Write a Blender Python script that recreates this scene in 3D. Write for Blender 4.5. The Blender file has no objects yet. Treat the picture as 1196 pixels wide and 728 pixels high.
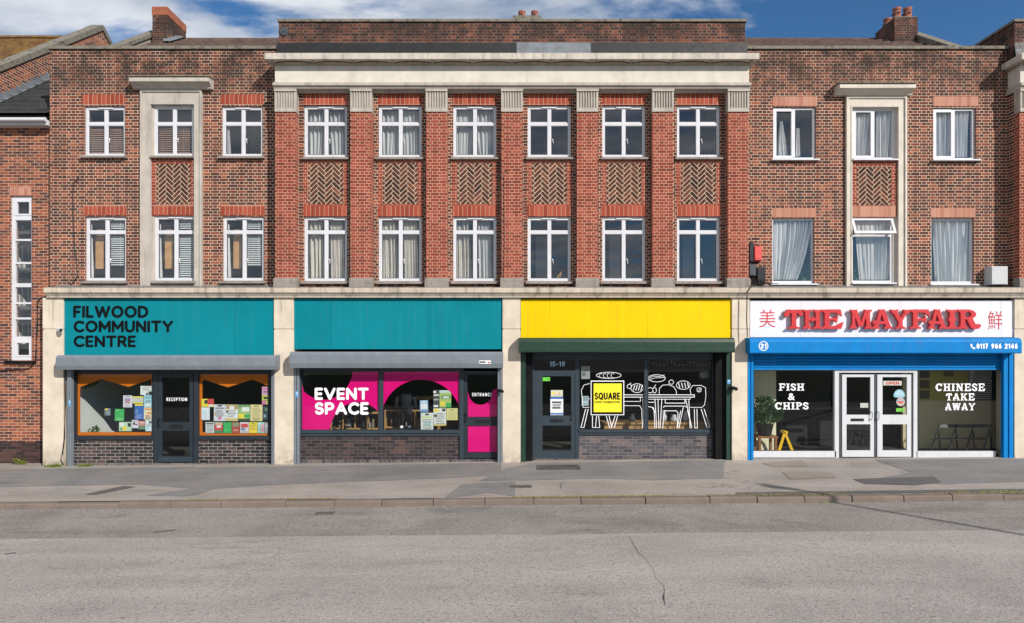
import bpy, math, random
from mathutils import Vector, Matrix
random.seed(7)
R = math.radians
sc = bpy.context.scene
col = sc.collection

# ------------------------------------------------------------------ camera
CD, CH, F = 17.0, 2.93, 782.0        # distance to the wing wall, eye height, focal length in photo pixels
cam = bpy.data.cameras.new("camera"); camo = bpy.data.objects.new("camera", cam); col.objects.link(camo)
camo.location = (0, -CD, CH); camo.rotation_euler = (R(90), 0, 0)
cam.sensor_width = 36; cam.lens = 36 * F / 1196; cam.shift_y = (405 - 364) / 1196
cam.clip_end = 3000; cam.clip_start = 0.1
sc.camera = camo

# ------------------------------------------------------------------ light
AZ, EL = 40.0, 29.5                  # sun to the right of the facade normal, elevation
SUN_DIR = Vector((math.sin(R(AZ)) * math.cos(R(EL)), -math.cos(R(AZ)) * math.cos(R(EL)), math.sin(R(EL))))
sun = bpy.data.lights.new("sun", 'SUN'); sun.energy = 4.95; sun.angle = R(0.5); sun.color = (1, 0.945, 0.87)
suno = bpy.data.objects.new("sun", sun); col.objects.link(suno)
suno.rotation_euler = SUN_DIR.to_track_quat('Z', 'Y').to_euler(); suno.location = (20, -30, 30)
world = bpy.data.worlds.new("World"); sc.world = world; world.use_nodes = True
wn, wl = world.node_tree.nodes, world.node_tree.links
for n in list(wn): wn.remove(n)
def wnode(t, **k):
    n = wn.new(t)
    for a, b in k.items(): setattr(n, a, b)
    return n
def wmath(op, a, b=None):
    n = wnode('ShaderNodeMath', operation=op)
    for i, v in enumerate((a, b)):
        if v is None: continue
        if isinstance(v, (int, float)): n.inputs[i].default_value = v
        else: wl.new(v, n.inputs[i])
    return n.outputs[0]
sky = wnode('ShaderNodeTexSky', sky_type='NISHITA', sun_disc=False)
sky.sun_elevation = R(EL); sky.sun_rotation = R(180 - AZ)
sky.altitude = 600; sky.air_density = 1.0; sky.dust_density = 0.1; sky.ozone_density = 4.0
hs = wnode('ShaderNodeHueSaturation'); hs.inputs['Saturation'].default_value = 1.18; hs.inputs['Value'].default_value = 1.12
wl.new(sky.outputs[0], hs.inputs['Color'])
bg1 = wnode('ShaderNodeBackground'); bg1.inputs[1].default_value = 0.092
wl.new(hs.outputs[0], bg1.inputs[0])
tc = wnode('ShaderNodeTexCoord'); sp = wnode('ShaderNodeSeparateXYZ'); wl.new(tc.outputs['Generated'], sp.inputs[0])
den = wmath('MAXIMUM', wmath('ADD', sp.outputs[2], 0.12), 0.06)
cu, cv = wmath('DIVIDE', sp.outputs[0], den), wmath('DIVIDE', sp.outputs[1], den)
cmb = wnode('ShaderNodeCombineXYZ'); wl.new(cu, cmb.inputs[0]); wl.new(wmath('MULTIPLY', cv, 1.5), cmb.inputs[1]); cmb.inputs[2].default_value = 3.1
nz = wnode('ShaderNodeTexNoise'); nz.inputs['Scale'].default_value = 2.1; nz.inputs['Detail'].default_value = 9; nz.inputs['Roughness'].default_value = 0.56; nz.inputs['Distortion'].default_value = 0.25
wl.new(cmb.outputs[0], nz.inputs['Vector'])
bias = wmath('ADD', wmath('ADD', nz.outputs['Fac'], wmath('MULTIPLY', cu, -0.125)), wmath('MULTIPLY', wmath('LESS_THAN', sp.outputs[1], 0.0), 0.13))     # more cloud to the left; unseen cloud added behind camera for paler reflections
rmp = wnode('ShaderNodeMapRange', interpolation_type='SMOOTHSTEP'); rmp.inputs[1].default_value = 0.435; rmp.inputs[2].default_value = 0.60
wl.new(bias, rmp.inputs[0])
nz2 = wnode('ShaderNodeTexNoise'); nz2.inputs['Scale'].default_value = 3.5; nz2.inputs['Detail'].default_value = 7
wl.new(cmb.outputs[0], nz2.inputs['Vector'])
cr = wnode('ShaderNodeValToRGB'); cr.color_ramp.elements[0].position = 0.35; cr.color_ramp.elements[0].color = (0.40, 0.46, 0.56, 1)
cr.color_ramp.elements[1].position = 0.68; cr.color_ramp.elements[1].color = (0.90, 0.91, 0.93, 1)
wl.new(nz2.outputs['Fac'], cr.inputs[0])
bg2 = wnode('ShaderNodeBackground'); bg2.inputs[1].default_value = 1.0; wl.new(cr.outputs[0], bg2.inputs[0])
mixb = wnode('ShaderNodeMixShader'); wl.new(wmath('MULTIPLY', rmp.outputs[0], 0.88), mixb.inputs[0]); wl.new(bg1.outputs[0], mixb.inputs[1]); wl.new(bg2.outputs[0], mixb.inputs[2])
wo = wnode('ShaderNodeOutputWorld'); wl.new(mixb.outputs[0], wo.inputs[0])
sc.view_settings.view_transform = 'Standard'; sc.view_settings.look = 'None'; sc.view_settings.gamma = 1; sc.view_settings.use_curve_mapping = False
sc.view_settings.exposure = 0.08
sc.render.engine = 'CYCLES'; sc.cycles.transparent_max_bounces = 16; sc.cycles.max_bounces = 8; sc.cycles.use_denoising = True

# ------------------------------------------------------------------ helpers
def lin(c):
    """sRGB 0-255 triple -> linear"""
    return tuple((v / 255 / 12.92) if v / 255 <= 0.04045 else ((v / 255 + 0.055) / 1.055) ** 2.4 for v in c)
def P(px, py, Y=0.0):
    d = CD + Y
    return ((px - 598) * d / F, CH - (py - 405) * d / F)
def rect(px0, py0, px1, py1, Y=0.0):
    x0, z1 = P(px0, py0, Y); x1, z0 = P(px1, py1, Y)
    return x0, x1, z0, z1
TILT = 0.009
def ground_z(x, y):
    if y > -4.0: return 0.05 + (-0.03 - 0.05) * (min(-0.3, y) + 0.3) / (-3.7) + TILT * x
    return -0.15 + TILT * x

class MB:
    def __init__(s): s.v = []; s.f = []; s.m = []; s.c = []
    def add(s, verts, faces, m=0, c=(1, 1, 1)):
        o = len(s.v); s.v += [tuple(v) for v in verts]
        for f in faces: s.f.append(tuple(i + o for i in f)); s.m.append(m); s.c.append(c)
    def box(s, x0, x1, y0, y1, z0, z1, m=0, c=(1, 1, 1)):
        if x0 > x1: x0, x1 = x1, x0
        if y0 > y1: y0, y1 = y1, y0
        if z0 > z1: z0, z1 = z1, z0
        v = [(x0, y0, z0), (x1, y0, z0), (x1, y1, z0), (x0, y1, z0), (x0, y0, z1), (x1, y0, z1), (x1, y1, z1), (x0, y1, z1)]
        s.add(v, [(0, 3, 2, 1), (4, 5, 6, 7), (0, 1, 5, 4), (1, 2, 6, 5), (2, 3, 7, 6), (3, 0, 4, 7)], m, c)
    def prism_y(s, pts, y0, y1, m=0, c=(1, 1, 1)):
        """polygon in x,z extruded from y0 (front) to y1"""
        area = sum(pts[i][0] * pts[(i + 1) % len(pts)][1] - pts[(i + 1) % len(pts)][0] * pts[i][1] for i in range(len(pts)))
        if area < 0: pts = pts[::-1]
        n = len(pts); v = [(p[0], y0, p[1]) for p in pts] + [(p[0], y1, p[1]) for p in pts]
        fs = [tuple(range(n)), tuple(range(2 * n - 1, n - 1, -1))]
        fs += [(i, i + n, (i + 1) % n + n, (i + 1) % n) for i in range(n)]
        s.add(v, fs, m, c)
    def prism_x(s, pts, x0, x1, m=0, c=(1, 1, 1)):
        """polygon in y,z extruded along x"""
        area = sum(pts[i][0] * pts[(i + 1) % len(pts)][1] - pts[(i + 1) % len(pts)][0] * pts[i][1] for i in range(len(pts)))
        if area < 0: pts = pts[::-1]
        n = len(pts); v = [(x1, p[0], p[1]) for p in pts] + [(x0, p[0], p[1]) for p in pts]
        fs = [tuple(range(n)), tuple(range(2 * n - 1, n - 1, -1))]
        fs += [(i, i + n, (i + 1) % n + n, (i + 1) % n) for i in range(n)]
        s.add(v, fs, m, c)
    def tube(s, pts, r, n=6, m=0, c=(1, 1, 1)):
        pts = [Vector(p) for p in pts]; rings = []
        for i, p in enumerate(pts):
            t = (pts[min(i + 1, len(pts) - 1)] - pts[max(i - 1, 0)]).normalized()
            a = t.cross(Vector((0, 0, 1)))
            if a.length < 0.05: a = t.cross(Vector((1, 0, 0)))
            a.normalize(); b = t.cross(a); rr = r[i] if isinstance(r, (list, tuple)) else r
            rings.append([p + (a * math.cos(2 * math.pi * k / n) + b * math.sin(2 * math.pi * k / n)) * rr for k in range(n)])
        v = [q for g in rings for q in g]; fs = []
        for i in range(len(pts) - 1):
            for k in range(n): fs.append((i * n + k, i * n + (k + 1) % n, (i + 1) * n + (k + 1) % n, (i + 1) * n + k))
        fs += [tuple(range(n))[::-1], tuple((len(pts) - 1) * n + k for k in range(n))]
        s.add(v, fs, m, c)
    def lathe(s, cx, cy, prof, n=16, m=0, c=(1, 1, 1)):
        """prof: (r,z) list"""
        v = []; fs = []
        for r, z in prof:
            for k in range(n): a = 2 * math.pi * k / n; v.append((cx + r * math.cos(a), cy + r * math.sin(a), z))
        for i in range(len(prof) - 1):
            for k in range(n): fs.append((i * n + k, i * n + (k + 1) % n, (i + 1) * n + (k + 1) % n, (i + 1) * n + k))
        fs += [tuple(range(n))[::-1], tuple((len(prof) - 1) * n + k for k in range(n))]
        s.add(v, fs, m, c)
    def disc_y(s, cx, cz, r, y0, y1, n=20, m=0, c=(1, 1, 1), rz=None):
        rz = rz or r
        s.prism_y([(cx + r * math.cos(2 * math.pi * k / n), cz + rz * math.sin(2 * math.pi * k / n)) for k in range(n)], y0, y1, m, c)
    def ribbon(s, pts, w, y, th=0.002, m=0, c=(1, 1, 1)):
        """flat line drawing in an x,z plane, each segment a little nearer than the last so none is coplanar"""
        for i in range(len(pts) - 1):
            (x0, z0), (x1, z1) = pts[i], pts[i + 1]
            L = math.hypot(x1 - x0, z1 - z0) or 1e-6; ux, uz = (x1 - x0) / L, (z1 - z0) / L; e = w * 0.35
            x0 -= ux * e; z0 -= uz * e; x1 += ux * e; z1 += uz * e; nx, nz_ = -uz * w / 2, ux * w / 2
            s.q = getattr(s, 'q', 0) + 1; yy = y - (s.q % 17) * 0.00012
            s.prism_y([(x0 + nx, z0 + nz_), (x0 - nx, z0 - nz_), (x1 - nx, z1 - nz_), (x1 + nx, z1 + nz_)], yy, y + th, m, c)
    def build(s, name, mats, parent=None, smooth=False):
        me = bpy.data.meshes.new(name); me.from_pydata(s.v, [], s.f); me.update()
        mats = mats if isinstance(mats, (list, tuple)) else [mats]
        for m in mats: me.materials.append(m)
        me.polygons.foreach_set('material_index', s.m)
        if smooth: me.polygons.foreach_set('use_smooth', [True] * len(me.polygons))
        at = me.color_attributes.new('Col', 'FLOAT_COLOR', 'CORNER')
        buf = []
        for p in me.polygons: buf += list((*s.c[p.index], 1.0)) * p.loop_total
        at.data.foreach_set('color', buf)
        o = bpy.data.objects.new(name, me); col.objects.link(o)
        if parent: par(o, parent)
        return o
def par(o, parent):
    o.parent = parent
    o.matrix_parent_inverse = Matrix.Translation(-root_loc(parent))
def root_loc(p):
    l = Vector((0, 0, 0))
    if p.type == 'EMPTY': l = p.location.copy()
    return l
def empty(name, loc, label=None, cat=None, group=None):
    o = bpy.data.objects.new(name, None); col.objects.link(o); o.location = loc; o.empty_display_size = 0.3
    if label: tag(o, label, cat, group)
    return o
def tag(o, label=None, cat=None, group=None, kind=None):
    if label: o['label'] = label
    if cat: o['category'] = cat
    if group: o['group'] = group
    if kind: o['kind'] = kind
    return o

def wall_holes(mb, x0, x1, z0, z1, holes, yf, th, m=0):
    """a wall slab with rectangular openings (reveals included), front at yf"""
    xs = sorted({x0, x1, *[h[0] for h in holes], *[h[1] for h in holes]}); zs = sorted({z0, z1, *[h[2] for h in holes], *[h[3] for h in holes]})
    xs = [x for x in xs if x0 <= x <= x1]; zs = [z for z in zs if z0 <= z <= z1]
    def hole(cx, cz): return any(h[0] < cx < h[1] and h[2] < cz < h[3] for h in holes)
    nx, nz_ = len(xs) - 1, len(zs) - 1
    solid = [[not hole((xs[i] + xs[i + 1]) / 2, (zs[j] + zs[j + 1]) / 2) for j in range(nz_)] for i in range(nx)]
    idx = {}; V = []; Fc = []
    def vid(i, j, b):
        k = (i, j, b)
        if k not in idx: idx[k] = len(V); V.append((xs[i], yf + (th if b else 0), zs[j]))
        return idx[k]
    S = lambda i, j: 0 <= i < nx and 0 <= j < nz_ and solid[i][j]
    for i in range(nx):
        for j in range(nz_):
            if not solid[i][j]: continue
            Fc.append((vid(i, j, 0), vid(i + 1, j, 0), vid(i + 1, j + 1, 0), vid(i, j + 1, 0)))
            Fc.append((vid(i, j, 1), vid(i, j + 1, 1), vid(i + 1, j + 1, 1), vid(i + 1, j, 1)))
            if not S(i - 1, j): Fc.append((vid(i, j, 0), vid(i, j + 1, 0), vid(i, j + 1, 1), vid(i, j, 1)))
            if not S(i + 1, j): Fc.append((vid(i + 1, j, 0), vid(i + 1, j, 1), vid(i + 1, j + 1, 1), vid(i + 1, j + 1, 0)))
            if not S(i, j - 1): Fc.append((vid(i, j, 0), vid(i, j, 1), vid(i + 1, j, 1), vid(i + 1, j, 0)))
            if not S(i, j + 1): Fc.append((vid(i, j + 1, 0), vid(i + 1, j + 1, 0), vid(i + 1, j + 1, 1), vid(i, j + 1, 1)))
    mb.add(V, Fc, m)

def text_geo(body, off=0.0):
    """verts (x,y) and faces of a flat text, via a temporary font curve"""
    cu_ = bpy.data.curves.new('t', 'FONT'); cu_.body = body; cu_.offset = off; cu_.resolution_u = 4; cu_.fill_mode = 'FRONT'
    o = bpy.data.objects.new('t', cu_); col.objects.link(o); bpy.context.view_layer.update()
    dg = bpy.context.evaluated_depsgraph_get(); me = bpy.data.meshes.new_from_object(o.evaluated_get(dg))
    v = [(q.co.x, q.co.y) for q in me.vertices]; f = [tuple(p.vertices) for p in me.polygons]
    be = {}
    for p in f:
        for a, b in zip(p, p[1:] + p[:1]): be[(a, b)] = 1
    edges = [(a, b) for (a, b) in be if (b, a) not in be]
    bpy.data.objects.remove(o); bpy.data.curves.remove(cu_); bpy.data.meshes.remove(me)
    return v, f, edges
def add_text(mb, body, pr, Y, depth, off=0.0, m=0, c=(1, 1, 1)):
    """solid lettering filling the pixel rectangle pr on plane Y, standing depth proud of it"""
    v, f, e = text_geo(body, off)
    if not v: return
    ax, bx = min(q[0] for q in v), max(q[0] for q in v); ay, by = min(q[1] for q in v), max(q[1] for q in v)
    x0, x1, z0, z1 = rect(*pr, Y - depth); n = len(v)
    T = [(x0 + (q[0] - ax) / (bx - ax) * (x1 - x0), z0 + (q[1] - ay) / (by - ay) * (z1 - z0)) for q in v]
    V = [(p[0], Y - depth, p[1]) for p in T] + [(p[0], Y, p[1]) for p in T]
    Fc = [q for q in f] + [(b, a, a + n, b + n) for a, b in e]
    mb.add(V, Fc, m, c)

def el(cx, cy, rx, ry, a0, a1, n=12): return [(cx + rx * math.cos(R(a0 + (a1 - a0) * i / n)), cy + ry * math.sin(R(a0 + (a1 - a0) * i / n))) for i in range(n + 1)]
SF = {
 'F': (.50, [[(0, 0), (0, 1), (.5, 1)], [(0, .49), (.43, .49)]]), 'I': (0.0, [[(0, 0), (0, 1)]]), 'L': (.48, [[(0, 1), (0, 0), (.48, 0)]]),
 'W': (1.22, [[(0, 1), (.30, 0), (.61, .97), (.92, 0), (1.22, 1)]]), 'O': (.90, [el(.45, .5, .45, .5, 0, 360, 28)]), 'Q': (.90, [el(.45, .5, .45, .5, 0, 360, 28), [(.58, .22), (.85, -.08)]]),
 'D': (.74, [[(0, 0), (0, 1), (.28, 1)] + el(.28, .5, .46, .5, 90, -90, 14) + [(0, 0)]]), 'C': (.76, [el(.46, .5, .46, .5, 48, 312, 22)]),
 'M': (.88, [[(0, 0), (0, 1), (.44, .30), (.88, 1), (.88, 0)]]), 'U': (.70, [[(0, 1), (0, .35)] + el(.35, .35, .35, .35, 180, 360, 14) + [(.70, 1)]]),
 'N': (.72, [[(0, 0), (0, 1), (.72, 0), (.72, 1)]]), 'T': (.72, [[(0, 1), (.72, 1)], [(.36, 1), (.36, 0)]]), 'Y': (.76, [[(0, 1), (.38, .46), (.76, 1)], [(.38, .46), (.38, 0)]]),
 'E': (.50, [[(.50, 1), (0, 1), (0, 0), (.50, 0)], [(0, .5), (.44, .5)]]), 'R': (.62, [[(0, 0), (0, 1), (.34, 1)] + el(.34, .74, .26, .26, 90, -90, 12) + [(0, .48)], [(.32, .48), (.62, 0)]]),
 'V': (.80, [[(0, 1), (.40, 0), (.80, 1)]]), 'P': (.60, [[(0, 0), (0, 1), (.32, 1)] + el(.32, .72, .28, .28, 90, -90, 12) + [(0, .44)]]),
 'A': (.82, [[(0, 0), (.41, 1), (.82, 0)], [(.15, .32), (.67, .32)]]), 'S': (.58, [el(.30, .745, .27, .255, 30, 240, 12) + el(.29, .26, .29, .26, 70, -150, 14)]),
 '0': (.56, [el(.28, .5, .28, .5, 0, 360, 20)]), '1': (.22, [[(0, .80), (.22, 1), (.22, 0)]]), '2': (.56, [el(.28, .72, .27, .28, 160, -20, 12) + [(.02, 0), (.56, 0)]]),
 '4': (.62, [[(.45, 0), (.45, 1), (0, .28), (.62, .28)]]), '5': (.54, [[(.50, 1), (.08, 1), (.04, .55)] + el(.26, .32, .28, .32, 110, -150, 14)]), '6': (.56, [el(.28, .31, .28, .31, 0, 360, 18), [(.02, .36), (.10, .70), (.40, 1)]]),
 '7': (.54, [[(0, 1), (.54, 1), (.16, 0)]]), '9': (.56, [el(.28, .69, .28, .31, 0, 360, 18), [(.54, .64), (.46, .30), (.16, 0)]]), '-': (.28, [[(0, .42), (.28, .42)]]), ' ': (.22, []),
}
def stroke_text(mb, body, pr, Y, depth, sw=0.2, m=0, c=(1, 1, 1), gap=0.20):
    """rounded sans lettering built of strokes, filling the pixel rectangle"""
    x0, x1, z0, z1 = rect(*pr, Y - depth); tot = sum(SF[q][0] for q in body) + (gap) * (len(body) - 1); H = z1 - z0; w = sw * H
    k = (x1 - x0 - w * 1.0 - sw * H * (len(body) - 1)) / tot; x = x0 + w / 2; cnt = 0
    for ch_ in body:
        gw, polys = SF[ch_]
        for pl_ in polys:
            P2 = [(x + a * k, z0 + w / 2 + b * (H - w)) for a, b in pl_]
            for i, (a, b) in enumerate(P2):
                cnt += 1; e = 0.00012 * (cnt % 11)
                mb.prism_y([(a + w / 2 * math.cos(2 * math.pi * j / 12), b + w / 2 * math.sin(2 * math.pi * j / 12)) for j in range(12)], Y - depth - e, Y - e * 0.2, m, c)
                if i:
                    p, q = P2[i - 1]; L_ = math.hypot(a - p, b - q) or 1e-6; nx, nz_ = -(b - q) / L_ * w / 2, (a - p) / L_ * w / 2; e += 0.0015
                    mb.prism_y([(p + nx, q + nz_), (p - nx, q - nz_), (a - nx, b - nz_), (a + nx, b + nz_)], Y - depth - e * 0.6, Y - e * 0.1, m, c)
        x += (gw + gap) * k + w

# ------------------------------------------------------------------ materials
class NT:
    def __init__(s, name):
        s.m = bpy.data.materials.new(name); s.m.use_nodes = True; s.n = s.m.node_tree.nodes; s.l = s.m.node_tree.links
        s.b = s.n['Principled BSDF']; s.out = s.n['Material Output']
    def node(s, t, **k):
        n = s.n.new(t)
        for a, b in k.items(): setattr(n, a, b)
        return n
    def put(s, sock, v):
        if hasattr(v, 'is_output') or hasattr(v, 'links'): s.l.new(v, sock)
        elif isinstance(v, (tuple, list)) and len(v) == 3 and sock.type == 'RGBA': sock.default_value = (*v, 1)
        else: sock.default_value = v
    def math(s, op, a, b=0.0, c=None):
        n = s.node('ShaderNodeMath', operation=op); s.put(n.inputs[0], a); s.put(n.inputs[1], b)
        if c is not None: s.put(n.inputs[2], c)
        return n.outputs[0]
    def noise(s, vec, scale, detail=4, rough=0.55, dist=0.0):
        n = s.node('ShaderNodeTexNoise'); s.put(n.inputs['Vector'], vec); n.inputs['Scale'].default_value = scale
        n.inputs['Detail'].default_value = detail; n.inputs['Roughness'].default_value = rough; n.inputs['Distortion'].default_value = dist
        return n.outputs['Fac']
    def ramp(s, fac, stops):
        n = s.node('ShaderNodeValToRGB'); s.put(n.inputs[0], fac); e = n.color_ramp.elements
        while len(e) < len(stops): e.new(0.5)
        for i, (p, c) in enumerate(stops):
            e[i].position = p; e[i].color = (*c, 1) if len(c) == 3 else c
        return n.outputs[0]
    def mix(s, fac, a, b, mode='MIX'):
        n = s.node('ShaderNodeMix', data_type='RGBA', blend_type=mode); s.put(n.inputs[0], fac); s.put(n.inputs[6], a); s.put(n.inputs[7], b)
        return n.outputs[2]
    def rng(s, v, a, b, c=0.0, d=1.0, smooth=True):
        n = s.node('ShaderNodeMapRange', interpolation_type='SMOOTHSTEP' if smooth else 'LINEAR'); s.put(n.inputs[0], v)
        for i, q in enumerate((a, b, c, d)): n.inputs[i + 1].default_value = q
        return n.outputs[0]
    def scale(s, vec, sc_):
        n = s.node('ShaderNodeVectorMath', operation='MULTIPLY'); s.put(n.inputs[0], vec); n.inputs[1].default_value = sc_
        return n.outputs[0]
    def bump(s, h, strength, dist=0.01):
        n = s.node('ShaderNodeBump'); s.put(n.inputs['Height'], h); n.inputs['Strength'].default_value = strength; n.inputs['Distance'].default_value = dist
        s.l.new(n.outputs[0], s.b.inputs['Normal'])
    def pos(s): return s.node('ShaderNodeNewGeometry').outputs['Position']
    def fin(s, color=None, rough=None, spec=None, metal=None):
        if color is not None: s.put(s.b.inputs['Base Color'], color)
        if rough is not None: s.put(s.b.inputs['Roughness'], rough)
        if spec is not None: s.b.inputs['Specular IOR Level'].default_value = spec
        if metal is not None: s.b.inputs['Metallic'].default_value = metal
        return s.m

def paint(name, rgb, rough=0.5, var=0.12, spec=0.4, dirt=0.0, metal=0.0, bump=0.0, scale=3.0, joint=0.0):
    """painted or plastic surface: slight tonal drift, faint runs of dirt"""
    t = NT(name); p = t.pos(); base = rgb
    n = t.noise(p, scale, 6, 0.6)
    lo = tuple(v * (1 - var) for v in base); hi = tuple(min(1, v * (1 + var)) for v in base)
    c = t.ramp(n, [(0.3, lo), (0.7, hi)])
    if dirt:
        s_ = t.noise(t.scale(p, (9, 9, 0.8)), 1.0, 5, 0.6); g = t.rng(s_, 0.52, 0.78, 0, dirt)
        c = t.mix(g, c, (0.10, 0.085, 0.07))
    if joint:                                                    # butt joints between boards, a row of fixings
        s4_ = t.node('ShaderNodeSeparateXYZ'); t.l.new(p, s4_.inputs[0]); fx = t.math('DIVIDE', t.math('ADD', s4_.outputs[0], 50.3), joint)
        c = t.mix(t.math('MULTIPLY', t.math('LESS_THAN', t.math('FRACT', fx), 0.011 / joint), 0.55), c, tuple(v * 0.25 for v in rgb))
        w_ = t.node('ShaderNodeTexWhiteNoise', noise_dimensions='1D'); t.l.new(t.math('FLOOR', fx), w_.inputs['W']); c = t.mix(t.math('MULTIPLY', w_.outputs['Value'], 0.16), c, tuple(min(1, v * 1.35 + 0.012) for v in rgb))
        st_ = t.rng(t.noise(t.scale(p, (7, 7, 0.35)), 1.0, 5, 0.6), 0.5, 0.75, 0, 0.22); c = t.mix(st_, c, tuple(min(1, v * 1.3 + 0.02) for v in rgb))
    if bump: t.bump(t.noise(p, 60, 3), bump, 0.004)
    return t.fin(c, t.rng(t.noise(p, 14, 3), 0.3, 0.7, max(0.05, rough - 0.08), min(1, rough + 0.08)), spec, metal)

def brick_mat(name, stops, mortar, bw=0.225, rh=0.075, ms=0.0062, squash=0.5, soot=0.0, soot_z=(9.0, 10.6), stain=0.42, efflo=0.0, soldier=False, offs=0.5):
    t = NT(name); g = t.node('ShaderNodeNewGeometry'); sp_ = t.node('ShaderNodeSeparateXYZ'); t.l.new(g.outputs['Position'], sp_.inputs[0])
    sn = t.node('ShaderNodeSeparateXYZ'); t.l.new(g.outputs['True Normal'], sn.inputs[0])
    side = t.math('GREATER_THAN', t.math('ABSOLUTE', sn.outputs[0]), 0.6)
    u = t.math('ADD', t.math('MULTIPLY', sp_.outputs[0], t.math('SUBTRACT', 1.0, side)), t.math('MULTIPLY', sp_.outputs[1], side))
    flat = t.math('GREATER_THAN', t.math('ABSOLUTE', sn.outputs[2]), 0.6)
    v = t.math('ADD', t.math('MULTIPLY', sp_.outputs[2], t.math('SUBTRACT', 1.0, flat)), t.math('MULTIPLY', sp_.outputs[1], flat))
    wob = t.noise(g.outputs['Position'], 3.0, 3); wob2 = t.noise(g.outputs['Position'], 17.0, 2)
    v = t.math('ADD', v, t.math('MULTIPLY', t.math('SUBTRACT', wob, 0.5), 0.012)); u = t.math('ADD', u, t.math('MULTIPLY', t.math('SUBTRACT', wob2, 0.5), 0.012))
    cb = t.node('ShaderNodeCombineXYZ')
    t.put(cb.inputs[0], v if soldier else u); t.put(cb.inputs[1], u if soldier else v)
    b = t.node('ShaderNodeTexBrick'); b.offset = offs; b.offset_frequency = 2; b.squash = squash; b.squash_frequency = 2
    t.l.new(cb.outputs[0], b.inputs['Vector']); b.inputs['Scale'].default_value = 1; b.inputs['Brick Width'].default_value = bw; b.inputs['Row Height'].default_value = rh
    b.inputs['Mortar Size'].default_value = ms; b.inputs['Mortar Smooth'].default_value = 0.3
    b.inputs['Color1'].default_value = (0, 0, 0, 1); b.inputs['Color2'].default_value = (1, 1, 1, 1); b.inputs['Mortar'].default_value = (0.5, 0.5, 0.5, 1)
    tint = t.math('ADD', b.outputs['Color'], t.math('MULTIPLY', t.math('SUBTRACT', t.noise(g.outputs['Position'], 30, 4, 0.7), 0.5), 0.35))
    tint = t.math('ADD', tint, t.math('MULTIPLY', t.math('SUBTRACT', t.noise(g.outputs['Position'], 0.9, 5, 0.65), 0.5), 0.85))
    bc = t.ramp(tint, stops)
    mo = t.mix(t.noise(g.outputs['Position'], 1.7, 5), tuple(q * 0.62 for q in mortar), tuple(min(1, q * 1.15) for q in mortar))
    c = t.mix(b.outputs['Fac'], bc, mo)
    st = t.rng(t.noise(t.scale(g.outputs['Position'], (1.0, 1.0, 0.3)), 1.5, 7, 0.68), 0.45, 0.75, 0, stain)
    c = t.mix(st, c, tuple(q * 0.35 for q in stops[0][1]))
    if soot:
        zz = t.rng(sp_.outputs[2], soot_z[0], soot_z[1]); zz = t.math('MULTIPLY', zz, t.rng(t.noise(g.outputs['Position'], 1.6, 6, 0.7), 0.34, 0.62, 0, soot))
        c = t.mix(zz, c, (0.022, 0.019, 0.017))
    if efflo:
        e = t.rng(t.noise(g.outputs['Position'], 2.3, 7, 0.75), 0.60, 0.78, 0, efflo); c = t.mix(e, c, (0.42, 0.37, 0.32))
    h = t.math('SUBTRACT', 1.0, b.outputs['Fac']); h = t.math('ADD', h, t.math('MULTIPLY', t.noise(g.outputs['Position'], 70, 3), 0.35))
    t.bump(h, 0.8, 0.010)
    return t.fin(c, 0.88, 0.2)

def stone_mat(name, rgb, dark=(0.09, 0.085, 0.075), streak=0.5, joint=0.0, lichen=0.0, rough=0.85, bump=0.35, jointw=0.007, splash=0.0):
    t = NT(name); g = t.node('ShaderNodeNewGeometry'); p = g.outputs['Position']
    c = t.ramp(t.noise(p, 2.4, 8, 0.65), [(0.25, tuple(v * 0.78 for v in rgb)), (0.75, tuple(min(1, v * 1.12) for v in rgb))])
    s_ = t.rng(t.noise(t.scale(p, (5.5, 5.5, 0.7)), 1.0, 6, 0.65), 0.48, 0.80, 0, streak); c = t.mix(s_, c, dark)
    f = t.rng(t.noise(p, 38, 4, 0.7), 0.58, 0.74, 0, streak * 0.55); c = t.mix(f, c, tuple(v * 0.5 for v in rgb))
    if lichen:
        l_ = t.rng(t.noise(p, 7, 6, 0.7), 0.50, 0.66, 0, lichen); c = t.mix(l_, c, (0.05, 0.047, 0.038))
        l2 = t.rng(t.noise(p, 11, 5, 0.7), 0.60, 0.70, 0, lichen); c = t.mix(l2, c, (0.36, 0.34, 0.27))
    if joint:
        sp_ = t.node('ShaderNodeSeparateXYZ'); t.l.new(p, sp_.inputs[0])
        fr = t.math('FRACT', t.math('DIVIDE', sp_.outputs[0], joint)); j = t.math('LESS_THAN', fr, jointw / joint)
        c = t.mix(t.math('MULTIPLY', j, 0.8), c, (0.05, 0.045, 0.04))
    if splash:
        s3_ = t.node('ShaderNodeSeparateXYZ'); t.l.new(p, s3_.inputs[0])
        k = t.math('MULTIPLY', t.rng(s3_.outputs[2], 0.55, -0.1, 0, 1), t.rng(t.noise(p, 5, 6, 0.7), 0.3, 0.65, 0, splash)); c = t.mix(k, c, (0.14, 0.12, 0.09))
        k = t.math('MULTIPLY', t.rng(s3_.outputs[2], 2.9, 4.2, 0, 1), t.rng(t.noise(t.scale(p, (11, 11, 0.6)), 1.0, 6, 0.65), 0.5, 0.72, 0, splash)); c = t.mix(k, c, (0.16, 0.14, 0.11))
    t.bump(t.noise(p, 45, 5, 0.65), bump, 0.008)
    return t.fin(c, rough, 0.25)

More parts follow.
